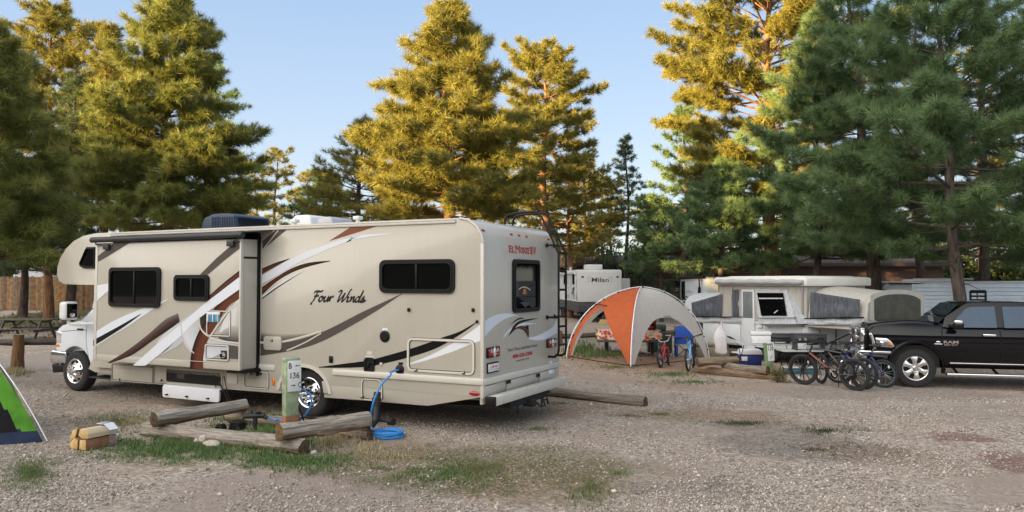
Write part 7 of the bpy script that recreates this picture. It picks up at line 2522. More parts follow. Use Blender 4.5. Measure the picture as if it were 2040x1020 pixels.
# plastic bag hanging from the front corner
q = AT(1438, 705, 23.4)
mb = MB()
prof = [(0.012, 0.86), (0.016, 0.74), (0.035, 0.64), (0.10, 0.55), (0.13, 0.40), (0.135, 0.2), (0.14, 0.05), (0.10, 0.0), (0.0, 0.0)]
for r0, z in [(0, 0)]:
    vs, fs = [], []
    for i, (rr, z) in enumerate(prof):
        for j in range(16):
            a = 2 * PI * j / 16
            k = 1 + 0.45 * noise.noise(Vector((math.cos(a) * 1.6, math.sin(a) * 1.6, z * 3))) + 0.08 * math.sin(j * 2.4 + i)
            vs.append((math.cos(a) * rr * 1.15 * k - (0.10 if i in (2, 3, 4) else 0) * (math.cos(a) < 0) * 0.8, math.sin(a) * rr * 0.6 * k, z))
    for i in range(len(prof) - 1):
        for j in range(16):
            fs.append((i * 16 + j, i * 16 + (j + 1) % 16, (i + 1) * 16 + (j + 1) % 16, (i + 1) * 16 + j))
    mb.add(vs, fs)
o = mb.build('plastic_bag', mat('thin_white_plastic', (0.66, 0.64, 0.64), 0.45, var=0.08, scale=8, bump=0.5, bscale=14), None, 60)
o.location = (q.x, 23.4, q.z)
o.scale = (1.15, 1.15, 1.15)
tag(o, 'white plastic bag of rubbish hanging at the front corner of the pop-up camper', 'bag')

# ------------------------------------------------------------------ camp kitchen before the camper
m_alu = mat('pale_table_top', (0.42, 0.42, 0.41), 0.45, var=0.1)
def camp_table(label, px0, px1, py, Y, h, dy=0.5):
    a, b = AT(px0, py, Y), AT(px1, py, Y)
    z = a.z
    g = gz(a.x, Y)
    t = thing('camp_table', label, 'table', ((a.x + b.x) / 2, Y, g), 0)
    L = (b.x - a.x)
    mb = MB()
    mb.box(-L / 2, L / 2, 0, dy, z - g - 0.03, z - g, 0, 0.008)
    mb.build('table_top', m_alu, t)
    for s in (-1, 1):
        mb = MB()
        x = s * (L / 2 - 0.06)
        mb.tube([(x, 0.03, 0), (x, dy - 0.03, z - g - 0.03)], 0.012, 6)
        mb.tube([(x, dy - 0.03, 0), (x, 0.03, z - g - 0.03)], 0.012, 6)
        mb.build('leg', m_blackp, t)
    return t, z, Y
t1, z1_, Y1 = camp_table('low camp table with a white box and a black grill on it', 1478, 1585, 686, 20.6, 0.6, 0.6)
t2, z2_, Y2 = camp_table('folding camp table with a pale top under the two burner griddle', 1560, 1642, 699, 19.7, 0.5, 0.55)
a, b = AT(1497, 681, 20.85), AT(1535, 655, 20.85)
t = thing('cool_box', 'white cool box standing on the camp table', 'cool box', ((a.x + b.x) / 2, 20.9, z1_ + 0.003), R(-10))
mb = MB()
wx = (b.x - a.x) / 2
mb.prism([(-wx * 0.94, 0.0), (wx * 0.94, 0.0), (wx, 0.22), (-wx, 0.22)], FY, -0.17, 0.17, 0, 0.03)
mb.build('body', m_bwhite, t)
mb = MB()
mb.box(-wx * 1.03, wx * 1.03, -0.185, 0.185, 0.225, 0.32, 0, 0.025)
mb.build('lid', m_bwhite, t)
a, b = AT(1534, 684, 20.85), AT(1575, 661, 20.85)
t = thing('grill', 'small black gas grill with a rounded lid on the camp table', 'grill', ((a.x + b.x) / 2, 20.88, z1_ + 0.003), R(-5))
wx = (b.x - a.x) / 2
m_grillb = mat('grill_black', (0.018, 0.018, 0.019), 0.4, var=0.2)
mb = MB()
mb.box(-wx, wx, -0.16, 0.16, 0.05, 0.14, 0, 0.02)
for s in (-1, 1):
    mb.box(s * wx * 0.7 - 0.02, s * wx * 0.7 + 0.02, -0.14, 0.14, 0.0, 0.05, 0, 0.004)
mb.lathe([(0.0, -0.05), (0.022, -0.05), (0.025, 0)], (wx * 0.3, -0.16, 0.09), 'Y', 10, 0)
mb.build('firebox', m_grillb, t)
mb = MB()
mb.prism([(-0.16, 0.145), (0.16, 0.145), (0.155, 0.21), (0.10, 0.265), (-0.08, 0.275), (-0.145, 0.22)], lambda u, v, w_: Vector((w_, u, v)), -wx * 0.95, wx * 0.95, 0, 0.03, 3)
mb.tube([(-0.12, -0.17, 0.17), (-0.12, -0.20, 0.17), (0.12, -0.20, 0.17), (0.12, -0.17, 0.17)], 0.012, 6)
mb.build('lid', m_grillb, t)
a, b = AT(1581, 683, 19.95), AT(1643, 667, 19.95)
t = thing('griddle', 'wide dark two burner griddle with shiny knobs on the folding table', 'griddle', ((a.x + b.x) / 2, 20.0, a.z), R(-4))
wx, hz_ = (b.x - a.x) / 2, b.z - a.z
mb = MB()
mb.box(-wx, wx, -0.2, 0.2, 0.0, hz_, 0, 0.015)
mb.box(-wx - 0.01, wx + 0.01, -0.21, 0.21, hz_, hz_ + 0.03, 0, 0.01)
for s in (-0.85, 0.85):
    mb.box(s * wx - 0.02, s * wx + 0.02, -0.18, 0.18, z2_ - a.z, 0.0, 0, 0.004)
mb.build('body', mat('griddle_steel', (0.05, 0.05, 0.052), 0.4, 0.4, var=0.25), t)
for u in (-0.72, -0.38):
    mb = MB()
    mb.lathe([(0.0, -0.05), (0.035, -0.05), (0.04, 0.0)], (u * wx, -0.2, hz_ * 0.5), 'Y', 14)
    mb.build('knob', m_chrome, t)
q = AT(1577, 681, 20.75)
mb = MB()
mb.lathe([(0.0, 0.11), (0.02, 0.11), (0.05, 0.09), (0.055, 0.0), (0, 0)], (q.x, q.y, z1_ + 0.002), 'Z', 14)
tag(mb.build('gas_canister', mat('green_canister', (0.10, 0.25, 0.07), 0.4)), 'little green gas canister between the grill and the griddle', 'gas canister')
q = G(1600, 757)
t = small('storage_tub', 'teal plastic tub on the ground under the camp tables', 'tub', (AT(1600, 757, 20.1).x, 20.1, gz(7.5, 20.1)), [(-0.5, 0.35, -0.15, 0.15, 0, 0.16, 0, 0.03), (-0.52, 0.37, -0.17, 0.17, 0.16, 0.19, 1, 0.01)], R(-5), None, [mat('teal_plastic', (0.03, 0.16, 0.22), 0.4), m_bwhite])
mb = MB()
q0 = AT(1548, 700, 20.2)
mb.tube(crom([(q0.x, 20.5, q0.z + 0.1), (q0.x - 0.08, 20.3, q0.z - 0.2), (q0.x - 0.05, 20.2, gz(q0.x, 20) + 0.05), (q0.x + 0.3, 20.15, gz(q0.x, 20) + 0.16), (q0.x + 0.75, 20.15, gz(q0.x, 20) + 0.14)], 5), 0.014, 6)
tag(mb.build('gas_hose', mat('grey_hose', (0.30, 0.29, 0.27), 0.5)), 'grey gas hose hanging below the camp table', 'hose')

# ------------------------------------------------------------------ bikes leaning before the kitchen
GRB = 'bicycles leaning by the truck'
def place_bike(pxf, pyf, pxr, pyr, **k):
    a, b = G(pxf, pyf), G(pxr, pyr)
    c = (a + b) / 2
    d = b - a
    return bicycle(loc=(c.x, c.y, c.z), rz=math.atan2(d.y, d.x), **k)
a, b = G(1602, 767), G(1705, 779)
place_bike(1602, 767, 1705, 779, label='mountain bike with black mag wheels, dark frame and orange down tube', R_=0.36, wb=(b - a).length, fc=(0.025, 0.035, 0.05), fc2=(0.20, 0.04, 0.018), style='mag', steer=0.12, lean=0.10, rimc=(0.022, 0.022, 0.023), group=GRB, tyre=0.036)
place_bike(1628, 764, 1728, 777, label='dark mountain bike with a brown tinted frame, behind the one with mag wheels', R_=0.35, wb=1.10, fc=(0.02, 0.02, 0.025), fc2=(0.06, 0.025, 0.018), style='spoke', steer=-0.5, lean=-0.06, rimc=(0.03, 0.03, 0.032), group=GRB)
place_bike(1672, 764, 1762, 773, label='bike with grey spoked wheels and a dark blue frame, nearest the truck bumper', R_=0.32, wb=1.0, fc=(0.015, 0.03, 0.14), fc2=(0.02, 0.05, 0.22), style='spoke', steer=0.3, lean=0.05, rimc=(0.10, 0.16, 0.17), group=GRB, seatc=(0.02, 0.02, 0.02))

# ================================================================== PICKUP TRUCK
TYAW = R(-14)
tw_ = AT(1825, 772, 17.5)
TKW = gz(tw_.x, 17.5)
# local: x from the front bumper to the rear, y = 0 the near side
tdir = Vector((math.cos(TYAW), math.sin(TYAW), 0))
TXW = 1.05                                              # front wheel centre from the bumper
TKO = Vector((tw_.x, 17.5, tw_.z)) - tdir * TXW
tk = thing('pickup_truck', 'glossy black crew cab pickup truck with chrome bumper and polished wheels', 'truck', (TKO.x, TKO.y, tw_.z), TYAW)
TKI = (Matrix.Translation((TKO.x, TKO.y, tw_.z)) @ Matrix.Rotation(TYAW, 4, 'Z')).inverted()
TS = lambda px, py, y=0.0: (lambda p: (p.x, p.z))(loc_hit(px, py, TKI, 1, y))
ZT = lambda pts: [TS(a, b) for a, b in zz((1720, 540), 3.922, pts)]
m_tblack = mat('truck_black', (0.004, 0.004, 0.006), 0.05, var=0.1, coat=0.0, spec=0.4)
m_tglass = mat('truck_glass', (0.025, 0.033, 0.045), 0.02, var=0.2, spec=1.0)
m_tglass.node_tree.nodes['Principled BSDF'].inputs['Specular Tint'].default_value = (0.6, 0.78, 1.0, 1)  # blue of the reflected sky put into the glass tint
TW = 2.0
x0b, z_belt = ZT([(620, 455)])[0][0], ZT([(1000, 440)])[0][1]
zsill = ZT([(900, 742)])[0][1]
hoodp = ZT([(55, 470), (100, 440), (200, 422), (350, 410), (480, 412), (580, 425)])
hoodp = [(u, v) for u, v in hoodp]
xw, zw, Rw = TXW, 0.43, 0.43
arch = [(xw + 0.56 * math.cos(R(a)), zw + 0.03 + 0.555 * math.sin(R(a))) for a in range(0, 181, 12)]
xg = hoodp[0][0]
xcab = ZT([(800, 262)])[0][0]
LEN = 5.9
xr = xw + 3.80
arch2 = [(xr + 0.56 * math.cos(R(a)), zw + 0.03 + 0.555 * math.sin(R(a))) for a in range(0, 181, 12)]
zbed = z_belt + 0.02
bodyp = [(xg, 0.75)] + hoodp + [(hoodp[-1][0] + 0.3, z_belt + 0.015), (3.95, z_belt), (3.97, zbed), (LEN, zbed), (LEN, 0.62), (xr + 0.58, 0.55)] + arch2 + [(xr - 0.58, zsill), (xw + 0.58, zsill)] + arch + [(xw - 0.57, 0.70)]
mb = MB()
def body_side(poly, y0, y1, out):
    """door side with a rounded shoulder, a crease and a tucked-in sill"""
    bm = bmesh.new()
    a = [bm.verts.new((u, y0, v)) for u, v in poly]
    b = [bm.verts.new((u, y1, v)) for u, v in poly]
    n = len(poly)
    bm.faces.new(a)
    bm.faces.new(b[::-1])
    for i in range(n):
        bm.faces.new((a[i], b[i], b[(i + 1) % n], a[(i + 1) % n]))
    bmesh.ops.recalc_face_normals(bm, faces=bm.faces[:])
    zs_ = [zsill, 0.62, 0.74, 0.86, 0.95, 1.02, 1.07, 1.12, 1.16, 1.20, 1.24, 1.27, 1.30]
    off = [0.05, 0.03, 0.012, 0.0, 0.0, 0.006, 0.004, 0.012, 0.026, 0.045, 0.07, 0.10, 0.14]
    k = (z_belt - 0.5) / 0.75
    zs_ = [0.5 + (z - 0.5) * k * 0.98 for z in zs_]
    for z in zs_:
        bmesh.ops.bisect_plane(bm, geom=bm.verts[:] + bm.edges[:] + bm.faces[:], plane_co=(0, 0, z), plane_no=(0, 0, 1))
    for x in np.arange(0.3, LEN, 0.35):
        bmesh.ops.bisect_plane(bm, geom=bm.verts[:] + bm.edges[:] + bm.faces[:], plane_co=(x, 0, 0), plane_no=(1, 0, 0))
    yo = y0 if out < 0 else y1
    for v in bm.verts:
        if abs(v.co.y - yo) < 1e-4:
            v.co.y -= out * float(np.interp(v.co.z, zs_, off))
            v.co.y -= out * 0.10 * sst(xw + 0.1, xg, v.co.x) ** 2
    mb.bm(bm)
body_side(bodyp, 0.0, 0.55, -1)
body_side(bodyp, TW - 0.55, TW, 1)
mid = [(xg + 0.03, 0.75)] + [(u, v + 0.05) for u, v in hoodp] + [(hoodp[-1][0] + 0.25, z_belt - 0.02), (3.95, z_belt - 0.02), (3.95, 0.6), (xg + 0.03, 0.6)]
mb.prism(mid, FY, 0.42, TW - 0.42, 0, 0.06, 3)
mb.box(3.9, LEN - 0.02, 0.5, TW - 0.5, 0.6, 0.85, 0)
mb.box(LEN - 0.06, LEN - 0.01, 0.04, TW - 0.04, 0.62, zbed - 0.01, 0, 0.01)
mb.box(3.98, 4.04, 0.1, TW - 0.1, 0.6, zbed - 0.01, 0)
body = mb.build('body', m_tblack, tk, 40)
# greenhouse
g0 = ZT([(560, 425), (650, 360), (790, 272), (830, 250), (880, 243), (1255, 240)])
roofz = g0[4][1]
yi = 0.20
def gp_(u, v, w_):                                     # tumblehome: lean in with height
    k = max(0, min(1, (v - z_belt) / (roofz - z_belt)))
    y = 0.03 + yi * k
    return Vector((u, y if w_ < 0.5 else TW - y, v))
gh = [(g0[0][0] + 0.15, z_belt - 0.03), g0[1], g0[2], g0[3], g0[4], (3.2, roofz + 0.01), (3.78, roofz - 0.03), (3.90, z_belt - 0.02)]
gh = [(gh[0][0], gh[0][1])] + [(u, v) for u, v in gh[1:]]
mb = MB()
mb.prism(gh, gp_, 0, 1, 0, 0.03, 3)
cab_ = mb.build('cab_roof', m_tblack, tk, 40)
# side windows, windscreen
def tglass(name, pts, par):
    P = [TS(a, b, 0.1) for a, b in zz((1720, 540), 3.922, pts)]
    for ww in (0, 1):
        mb = MB()
        vs = [gp_(u, v, ww) for u, v in P]
        mb.add([v + Vector((0, (-0.012 if ww == 0 else 0.012), 0)) for v in vs], [tuple(range(len(vs)))], 0)
        mb.build(name, m_tglass, par, 0)
tglass('front_window', [(642, 438), (700, 395), (800, 300), (840, 282), (1034, 277), (1034, 442)], tk)
tglass('rear_window', [(1092, 443), (1092, 280), (1350, 278), (1400, 330), (1410, 443)], tk)
mb = MB()
A0, A1 = Vector((g0[0][0] + 0.12, 0.12, g0[0][1] + 0.03)), Vector((g0[2][0] - 0.02, 0.32, g0[2][1] + 0.012))
B0, B1 = Vector((A0.x, TW - 0.12, A0.z)), Vector((A1.x, TW - 0.32, A1.z))
nn = Vector((-0.5, 0, 0.85)) * 0.03
mb.add([A0 + nn, B0 + nn, B1 + nn, A1 + nn], [(0, 1, 2, 3)])
mb.build('windscreen', m_tglass, tk, 0)
# door seams and handles
mb = MB()
for pts in ([(615, 440), (612, 560), (625, 660), (640, 735)], [(1072, 270), (1070, 440), (1075, 600), (1075, 740)]):
    P = ZT(pts)
    P = [p for p in P if p[1] < z_belt + 0.01]
    mb.strip(P, [(u + 0.010, v) for u, v in P], FY, -0.0015, 0, (1, 1, 1), (1, 1, 1), 10)
mb.build('door_seam', m_blackp, tk, 0)
for pts in ([(930, 492), (1034, 512)], [(1400, 492), (1500, 512)]):
    a, b = ZT(pts)
    mb = MB()
    mb.box(a[0], b[0], -0.045, -0.015, b[1], a[1], 0, 0.012)
    mb.box(a[0] + 0.02, a[0] + 0.05, -0.02, 0.0, b[1] + 0.01, a[1] - 0.01, 0)
    mb.box(b[0] - 0.05, b[0] - 0.02, -0.02, 0.0, b[1] + 0.01, a[1] - 0.01, 0)
    mb.build('door_handle', m_chrome, tk)
mb = MB()
a, b = ZT([(627, 565), (743, 545)])
text_on(mb, 'RAM', a[0], a[1], b[0], b[1], FY, -0.003, 0, 0.03)
a, b = ZT([(632, 583), (740, 572)])
text_on(mb, 'HEAVY DUTY', a[0], a[1], b[0], b[1], FY, -0.003, 0, 0.01)
a, b = ZT([(555, 575), (616, 567)])
mb.box(a[0], b[0], -0.006, 0.0, a[1], b[1], 0, 0.002)
a, b = ZT([(570, 562), (600, 547)])
mb.ell(((a[0] + b[0]) / 2, -0.002, (a[1] + b[1]) / 2), (0.05, 0.006, 0.022), 0, 10)
mb.build('badge', m_chrome, body)
mb = MB()
a, b = ZT([(675, 730), (1800, 738)])
mb.box(a[0], xr - 0.7, -0.012, 0.01, zsill + 0.035, zsill + 0.06, 0, 0.004)
mb.build('side_moulding', m_chrome, tk)
mb = MB()
a = ZT([(640, 805)])[0]
for y in (-0.14, TW + 0.02):
    mb.box(a[0], xr - 0.65, y, y + 0.13, a[1] - 0.03, a[1] + 0.035, 0, 0.02, seg=3)
    for x in (1.9, 2.7, 3.5):
        mb.tube([(x, y + 0.07, a[1]), (x, 0.3 if y < 0 else TW - 0.3, a[1] + 0.1)], 0.03, 6, 1)
mb.build('running_board', [m_chrome, m_blackp], tk)
mb = MB()
mb.box(0.3, LEN - 0.1, 0.35, TW - 0.35, 0.42, 0.7, 0)
mb.box(xw - 0.5, xw + 0.5, 0.06, TW - 0.06, 0.45, 0.95, 0)
mb.box(xr - 0.5, xr + 0.5, 0.06, TW - 0.06, 0.45, 0.95, 0)
mb.build('chassis', m_under, tk)
# fender flares
for xc in (xw, xr):
    mb = MB()
    o_ = [(xc + 0.61 * math.cos(R(a)), zw + 0.02 + 0.615 * math.sin(R(a))) for a in range(-12, 193, 10)]
    i_ = [(xc + 0.545 * math.cos(R(a)), zw + 0.02 + 0.545 * math.sin(R(a))) for a in range(-12, 193, 10)]
    vs, n = [], len(o_)
    for (u, v), (p, q) in zip(o_, i_):
        vs += [(u, 0.004, v), ((u + p) / 2, -0.045, (v + q) / 2), (p, -0.03, q), (p, 0.10, q)]
    mb.add(vs, [(i * 4 + j, i * 4 + j + 1, (i + 1) * 4 + j + 1, (i + 1) * 4 + j) for i in range(n - 1) for j in range(3)])
    mb.build('fender_flare', m_tblack, tk, 60)
# front end: bumper, grille, headlights
zbm0, zbm1 = ZT([(60, 700)])[0][1], ZT([(100, 622)])[0][1]
mb = MB()
bm_prof = [(0.02, 0.03), (0.0, 0.16), (0.02, 0.33), (0.16, 0.34), (0.55, 0.345), (0.55, 0.27), (0.2, 0.22), (0.2, 0.05)]
mb.prism([(xg - 0.28 + u, zbm1 - 0.345 + v) for u, v in [(0.05, 0.0), (0.0, 0.12), (0.0, 0.30), (0.05, 0.345), (0.25, 0.345), (0.25, 0.0)]], FY, 0.02, TW - 0.02, 0, 0.03, 3)
mb.prism([(xg - 0.26, zbm1 - 0.06), (xg - 0.24, zbm1), (xw - 0.50, zbm1 - 0.01), (xw - 0.52, zbm1 - 0.07)], FY, -0.02, 0.05, 0, 0.012)
mb.box(xg - 0.10, xw - 0.55, 0.02, TW - 0.02, zbm1 - 0.36, zbm1 - 0.08, 1, 0.01)
for y in (0.25, TW - 0.25):
    mb.lathe([(0.0, 0.0), (0.05, 0.0), (0.055, 0.03)], (xg - 0.285, y, zbm1 - 0.17), 'X', 14, 2)
for y in (0.5, TW - 0.5):
    mb.tube(crom([(xg - 0.2, y, zbm1 - 0.42), (xg - 0.38, y, zbm1 - 0.40), (xg - 0.38, y, zbm1 - 0.46), (xg - 0.2, y, zbm1 - 0.46)], 3), 0.02, 7, 0)
mb.build('front_bumper', [m_chrome, m_tblack, m_clear], tk)
mb = MB()
zg0, zg1 = zbm1 + 0.01, hoodp[0][1] + 0.03
y0, y1 = 0.30, TW - 0.30
mb.box(xg - 0.10, xg + 0.03, y0, y1, zg0, zg1, 1, 0.03)
for a, b in (((y0 - 0.02, zg0), (y0 + 0.06, zg1 + 0.03)), ((y1 - 0.06, zg0), (y1 + 0.02, zg1 + 0.03)), ((y0 - 0.02, zg1 - 0.05), (y1 + 0.02, zg1 + 0.03)), ((y0, zg0), (y1, zg0 + 0.06)), ((TW / 2 - 0.05, zg0), (TW / 2 + 0.05, zg1)), ((y0, (zg0 + zg1) / 2 - 0.04), (y1, (zg0 + zg1) / 2 + 0.04))):
    mb.box(xg - 0.16, xg - 0.06, a[0], b[0], a[1], b[1], 0, 0.02)
mb.build('grille', [m_chrome, m_blackp], tk)
hl = ZT([(92, 520), (185, 525), (215, 548), (245, 590), (225, 598), (105, 592)])
for sgn in (0, 1):
    mb = MB()
    fn = (lambda u, v, w_: Vector((u, w_, v))) if sgn == 0 else (lambda u, v, w_: Vector((u, TW - w_, v)))
    mb.prism(hl, fn, -0.022, 0.32, 0, 0.012)
    ho = mb.build('headlight', [m_chrome], tk)
    mb = MB()
    cx, cz = sum(p[0] for p in hl) / 6, sum(p[1] for p in hl) / 6
    mb.prism([(cx + (u - cx) * 0.82, cz + (v - cz) * 0.72) for u, v in hl], fn, -0.028, -0.02, 0, 0.004)
    mb.lathe([(0.0, -0.036), (0.03, -0.036), (0.05, -0.026)], fn(cx - 0.09, cz + 0.0, 0), 'Y', 14, 1) if sgn == 0 else None
    am = ZT([(188, 545), (205, 552), (232, 585), (195, 575)])
    mb.prism(am, fn, -0.034, -0.026, 2, 0.003)
    mb.build('lens', [mat('headlight_glass', (0.30, 0.31, 0.32), 0.08, 0.7, var=0.4, scale=30), m_chrome, m_amber], ho)
mb = MB()
tr_ = ZT([(58, 480), (72, 500), (90, 560), (100, 610), (85, 612), (70, 560), (52, 500)])
mb.prism(tr_, FY, -0.03, 0.34, 0, 0.012)
mb.build('grille_surround', m_chrome, tk)
# mirror
for sgn in (0, 1):
    fn = (lambda x, y, z: (x, y, z)) if sgn == 0 else (lambda x, y, z: (x, TW - y, z))
    a, b = [TS(p[0], p[1], -0.2) for p in zz((1720, 540), 3.922, [(700, 445), (792, 378)])]
    mb = MB()
    x0_, x1_ = a[0], b[0]
    y0_, y1_ = (-0.32, -0.10) if sgn == 0 else (TW + 0.10, TW + 0.32)
    mb.box(x0_, x1_ - 0.05, y0_, y1_, (a[1] + b[1]) / 2 - 0.02, b[1], 0, 0.05, seg=3)
    mb.box(x0_ + 0.01, x1_ - 0.04, y0_ + 0.01, y1_ - 0.01, a[1] - 0.02, (a[1] + b[1]) / 2 + 0.03, 1, 0.03)
    mb.tube([(x0_ + 0.1, y1_ - 0.02 if sgn == 0 else y0_ + 0.02, a[1] + 0.03), (x0_ - 0.02, 0.08 if sgn == 0 else TW - 0.08, z_belt + 0.01)], 0.04, 8, 1)
    mb.build('mirror', [m_chrome, m_blackp], tk)
# wheels
def truck_wheel(x, y0, face):
    mb = MB()
    T_ = [(Rw * 0.62, 0.0), (Rw * 0.85, -0.012), (Rw * 0.95, 0.0), (Rw, 0.03), (Rw, 0.24), (Rw * 0.95, 0.27), (Rw * 0.62, 0.27)]
    mb.lathe([(r, y * face) for r, y in T_], (x, y0, zw), 'Y', 44, 0)
    for k in range(44):
        a = 2 * PI * k / 44
        c, s = math.cos(a), math.sin(a)
        M = Matrix.Translation((x, y0 + 0.03 * face, zw)) @ Matrix.Rotation(-a, 4, 'Y')
        mb.box(Rw - 0.012, Rw + 0.006, -0.022, 0.012, -0.018, 0.012, 0, 0, M)
    w_ = mb.build('wheel', m_rubber, tk, 30)
    mb = MB()
    rr_ = Rw * 0.66
    mb.lathe([(r, y * face) for r, y in [(rr_, 0.01), (rr_ - 0.012, -0.008), (rr_ - 0.03, 0.0), (rr_ - 0.035, 0.06), (rr_ * 0.3, 0.075), (0.0, 0.075)]], (x, y0, zw), 'Y', 40, 0)
    for k in range(6):
        a = k * PI / 3 + PI / 6 + 0.1
        d0, n0 = Vector((math.cos(a), 0, math.sin(a))), Vector((-math.sin(a), 0, math.cos(a)))
        C_ = Vector((x, y0, zw))
        pr = [(0.04, -0.055), (0.04, 0.055), (rr_ * 0.55, 0.045), (rr_ - 0.02, 0.085), (rr_ - 0.02, -0.085), (rr_ * 0.55, -0.045)]
        mb.prism(pr, lambda u, v, w2: C_ + d0 * u + n0 * v + Vector((0, w2 * face, 0)), -0.004, 0.03, 0, 0.008)
        mb.prism([(rr_ * 0.42, -0.02), (rr_ * 0.42, 0.02), (rr_ * 0.86, 0.035), (rr_ * 0.86, -0.035)], lambda u, v, w2: C_ + d0 * u + n0 * v + Vector((0, w2 * face, 0)), -0.010, -0.002, 0, 0.004)
        a2 = a + PI / 6
        d1 = Vector((math.cos(a2), 0, math.sin(a2)))
        q = C_ + d1 * rr_ * 0.66
        n1 = Vector((-math.sin(a2), 0, math.cos(a2)))
        mb.prism([(-0.055, -0.035), (0.055, -0.07), (0.07, 0.0), (0.055, 0.07), (-0.055, 0.035)], lambda u, v, w2: q + d1 * u + n1 * v + Vector((0, w2 * face, 0)), 0.055, 0.062, 1, 0)
    mb.lathe([(r, y * face) for r, y in [(0.0, -0.045), (0.045, -0.045), (0.06, -0.03), (0.065, 0.02)]], (x, y0, zw), 'Y', 18, 0)
    for k in range(8):
        a = k * PI / 4
        mb.ell((x + 0.088 * math.cos(a), y0 - 0.008 * face, zw + 0.088 * math.sin(a)), (0.013, 0.014, 0.013), 0, 7)
    mb.build('rim', [mat('polished_alloy', (0.72, 0.71, 0.69), 0.22, 0.9, var=0.05), m_under], w_, 30)
for x in (xw, xr):
    truck_wheel(x, 0.02, 1)
    truck_wheel(x, TW - 0.02, -1)
# ================================================================== TRAILERS AND BUILDING BEHIND
m_trw = mat('trailer_white', (0.66, 0.67, 0.68), 0.35, var=0.05, scale=1.5)
m_trb = mat('trailer_pale_blue', (0.58, 0.64, 0.71), 0.35, var=0.05, scale=1.5)
# white travel trailer behind the shelter: rear face towards the camera
def trailer(label, px0, px1, pytop, pybot, Y, yaw, L, name='travel_trailer', m=m_trw, W=None):
    a = AT(px0, pybot, Y)
    t = thing(name, label, 'trailer', (a.x, Y, gz(a.x, Y)), yaw)
    return t
MY = 40.0
a, b = AT(1152, 602, MY), AT(1241, 602, MY)
mW = (b.x - a.x)
g = gz(a.x, MY)
ml = thing('travel_trailer', 'white travel trailer with a scripted name on its rear, behind the shade shelter', 'trailer', (a.x, MY, g), R(6))
zt, zb, zu = AT(1152, 537, MY).z - g, AT(1152, 602, MY).z - g, AT(1152, 622, MY).z - g
LT = 9.0
mb = MB()
mb.prism([(0.0, zb), (0.0, zt - 0.12), (0.05, zt - 0.03), (0.18, zt), (LT, zt), (LT, zb)], lambda u, v, w_: Vector((w_, u, v)), 0, mW, 0, 0.05, 3)
mb.prism([(0.02, zu), (0.02, zb), (LT, zb), (LT, zu)], lambda u, v, w_: Vector((w_, u, v)), 0.03, mW - 0.03, 1, 0.02)
body_ = mb.build('body', [m_trw, mat('trailer_skirt', (0.05, 0.05, 0.053), 0.6)], ml)
mb = MB()
mb.box(mW - 0.02, mW + 0.75, 1.2, 4.4, zb + 0.05, zt - 0.45, 0, 0.03)
mb.build('slide_out', m_trw, ml)
mb = MB()
mb.box(0.25 * mW, 0.62 * mW, 0.6, 1.5, zt - 0.02, zt + 0.28, 0, 0.06, seg=3)
mb.build('air_conditioner', m_bwhite, ml)
mb = MB()
fM = lambda u, v, w_: Vector((u, w_, v))
u0, u1 = 0.30 * mW, 0.70 * mW
v0, v1 = AT(1152, 562, MY).z - g, AT(1152, 553, MY).z - g
text_on(mb, 'Milan', u0, v0, u1, v1, fM, -0.004, 0, 0.012, 0.1)
for s, uc in ((-1, u0 - 0.12), (1, u1 + 0.10)):
    stroke(mb, [(p.x, p.y) for p in crom([(uc + s * 0.12, v0 + 0.05), (uc + s * 0.05, v0), (uc, v0 + 0.1), (uc + s * 0.08, v1), (uc - s * 0.10, v1 + 0.02), (uc - s * 0.08, v0 + 0.15)], 5)], 0.012, fM, -0.004)
mb.build('lettering', m_grey, ml, 0)
mb = MB()
for u in (0.1 * mW, 0.9 * mW):
    mb.box(u - 0.06, u + 0.06, -0.02, 0, zt - 0.42, zt - 0.34, 0, 0.01)
mb.build('marker_light', m_blackp, ml)
# side with awning, windows and swirls
fS = lambda u, v, w_: Vector((w_, u, v))
mb = MB()
mb.tube([(-0.10, 0.4, zt - 0.15), (-0.10, 6.5, zt - 0.15)], 0.09, 10, 0)
for y in (0.5, 2.6):
    mb.tube([(-0.06, y, zt - 0.2), (-0.06, y, zb + 0.1)], 0.035, 6, 0)
mb.build('awning', m_bwhite, ml)
for y0, y1, z0, z1 in ((1.0, 1.5, zb + 0.9, zb + 1.5), (3.2, 4.2, zb + 0.9, zb + 1.6)):
    window(ml, rrect(y0, z0, y1, z1, 0.08), fS, 0.0, -1)
mb = MB()
mb.box(-0.03, 0.0, 1.8, 2.5, zb + 0.05, zb + 1.85, 0, 0.02)
mb.build('door', m_trb, ml)
mb = MB()
for k in range(5):
    stroke(mb, [(p.x, p.y) for p in crom([(0.3 + 0.2 * k, zb + 0.1), (0.7 + 0.25 * k, zb + 0.6), (0.5 + 0.1 * k, zb + 1.1 - 0.1 * k), (1.4 + 0.3 * k, zb + 0.5 - 0.08 * k), (2.6 + 0.3 * k, zb + 0.3)], 5)], 0.05, fS, -0.006 - 0.002 * k)
mb.build('graphic', m_blackp, ml, 0)
for y in (4.6, 5.5):
    for x in (0.06, mW - 0.28):
        mb = MB()
        mb.lathe([(0.15, 0), (0.36, 0), (0.38, 0.03), (0.38, 0.2), (0.15, 0.2)], (0, 0, 0), 'X', 24, 0, Matrix.Translation((x, y, 0.38)))
        mb.build('wheel', m_rubber, ml)
mb = MB()
mb.tube([(mW * 0.5, 0.2, 0.55), (mW * 0.5, -0.6, 0.55)], 0.05, 8)
mb.box(mW * 0.2, mW * 0.8, -0.25, -0.1, 0.45, 0.6, 0, 0.02)
mb.box(0.2, 0.35, 0.3, 0.45, 0.0, zu, 0)
mb.box(mW - 0.35, mW - 0.2, 0.3, 0.45, 0.0, zu, 0)
mb.build('chassis', m_under, ml)
q = G(1202, 645)
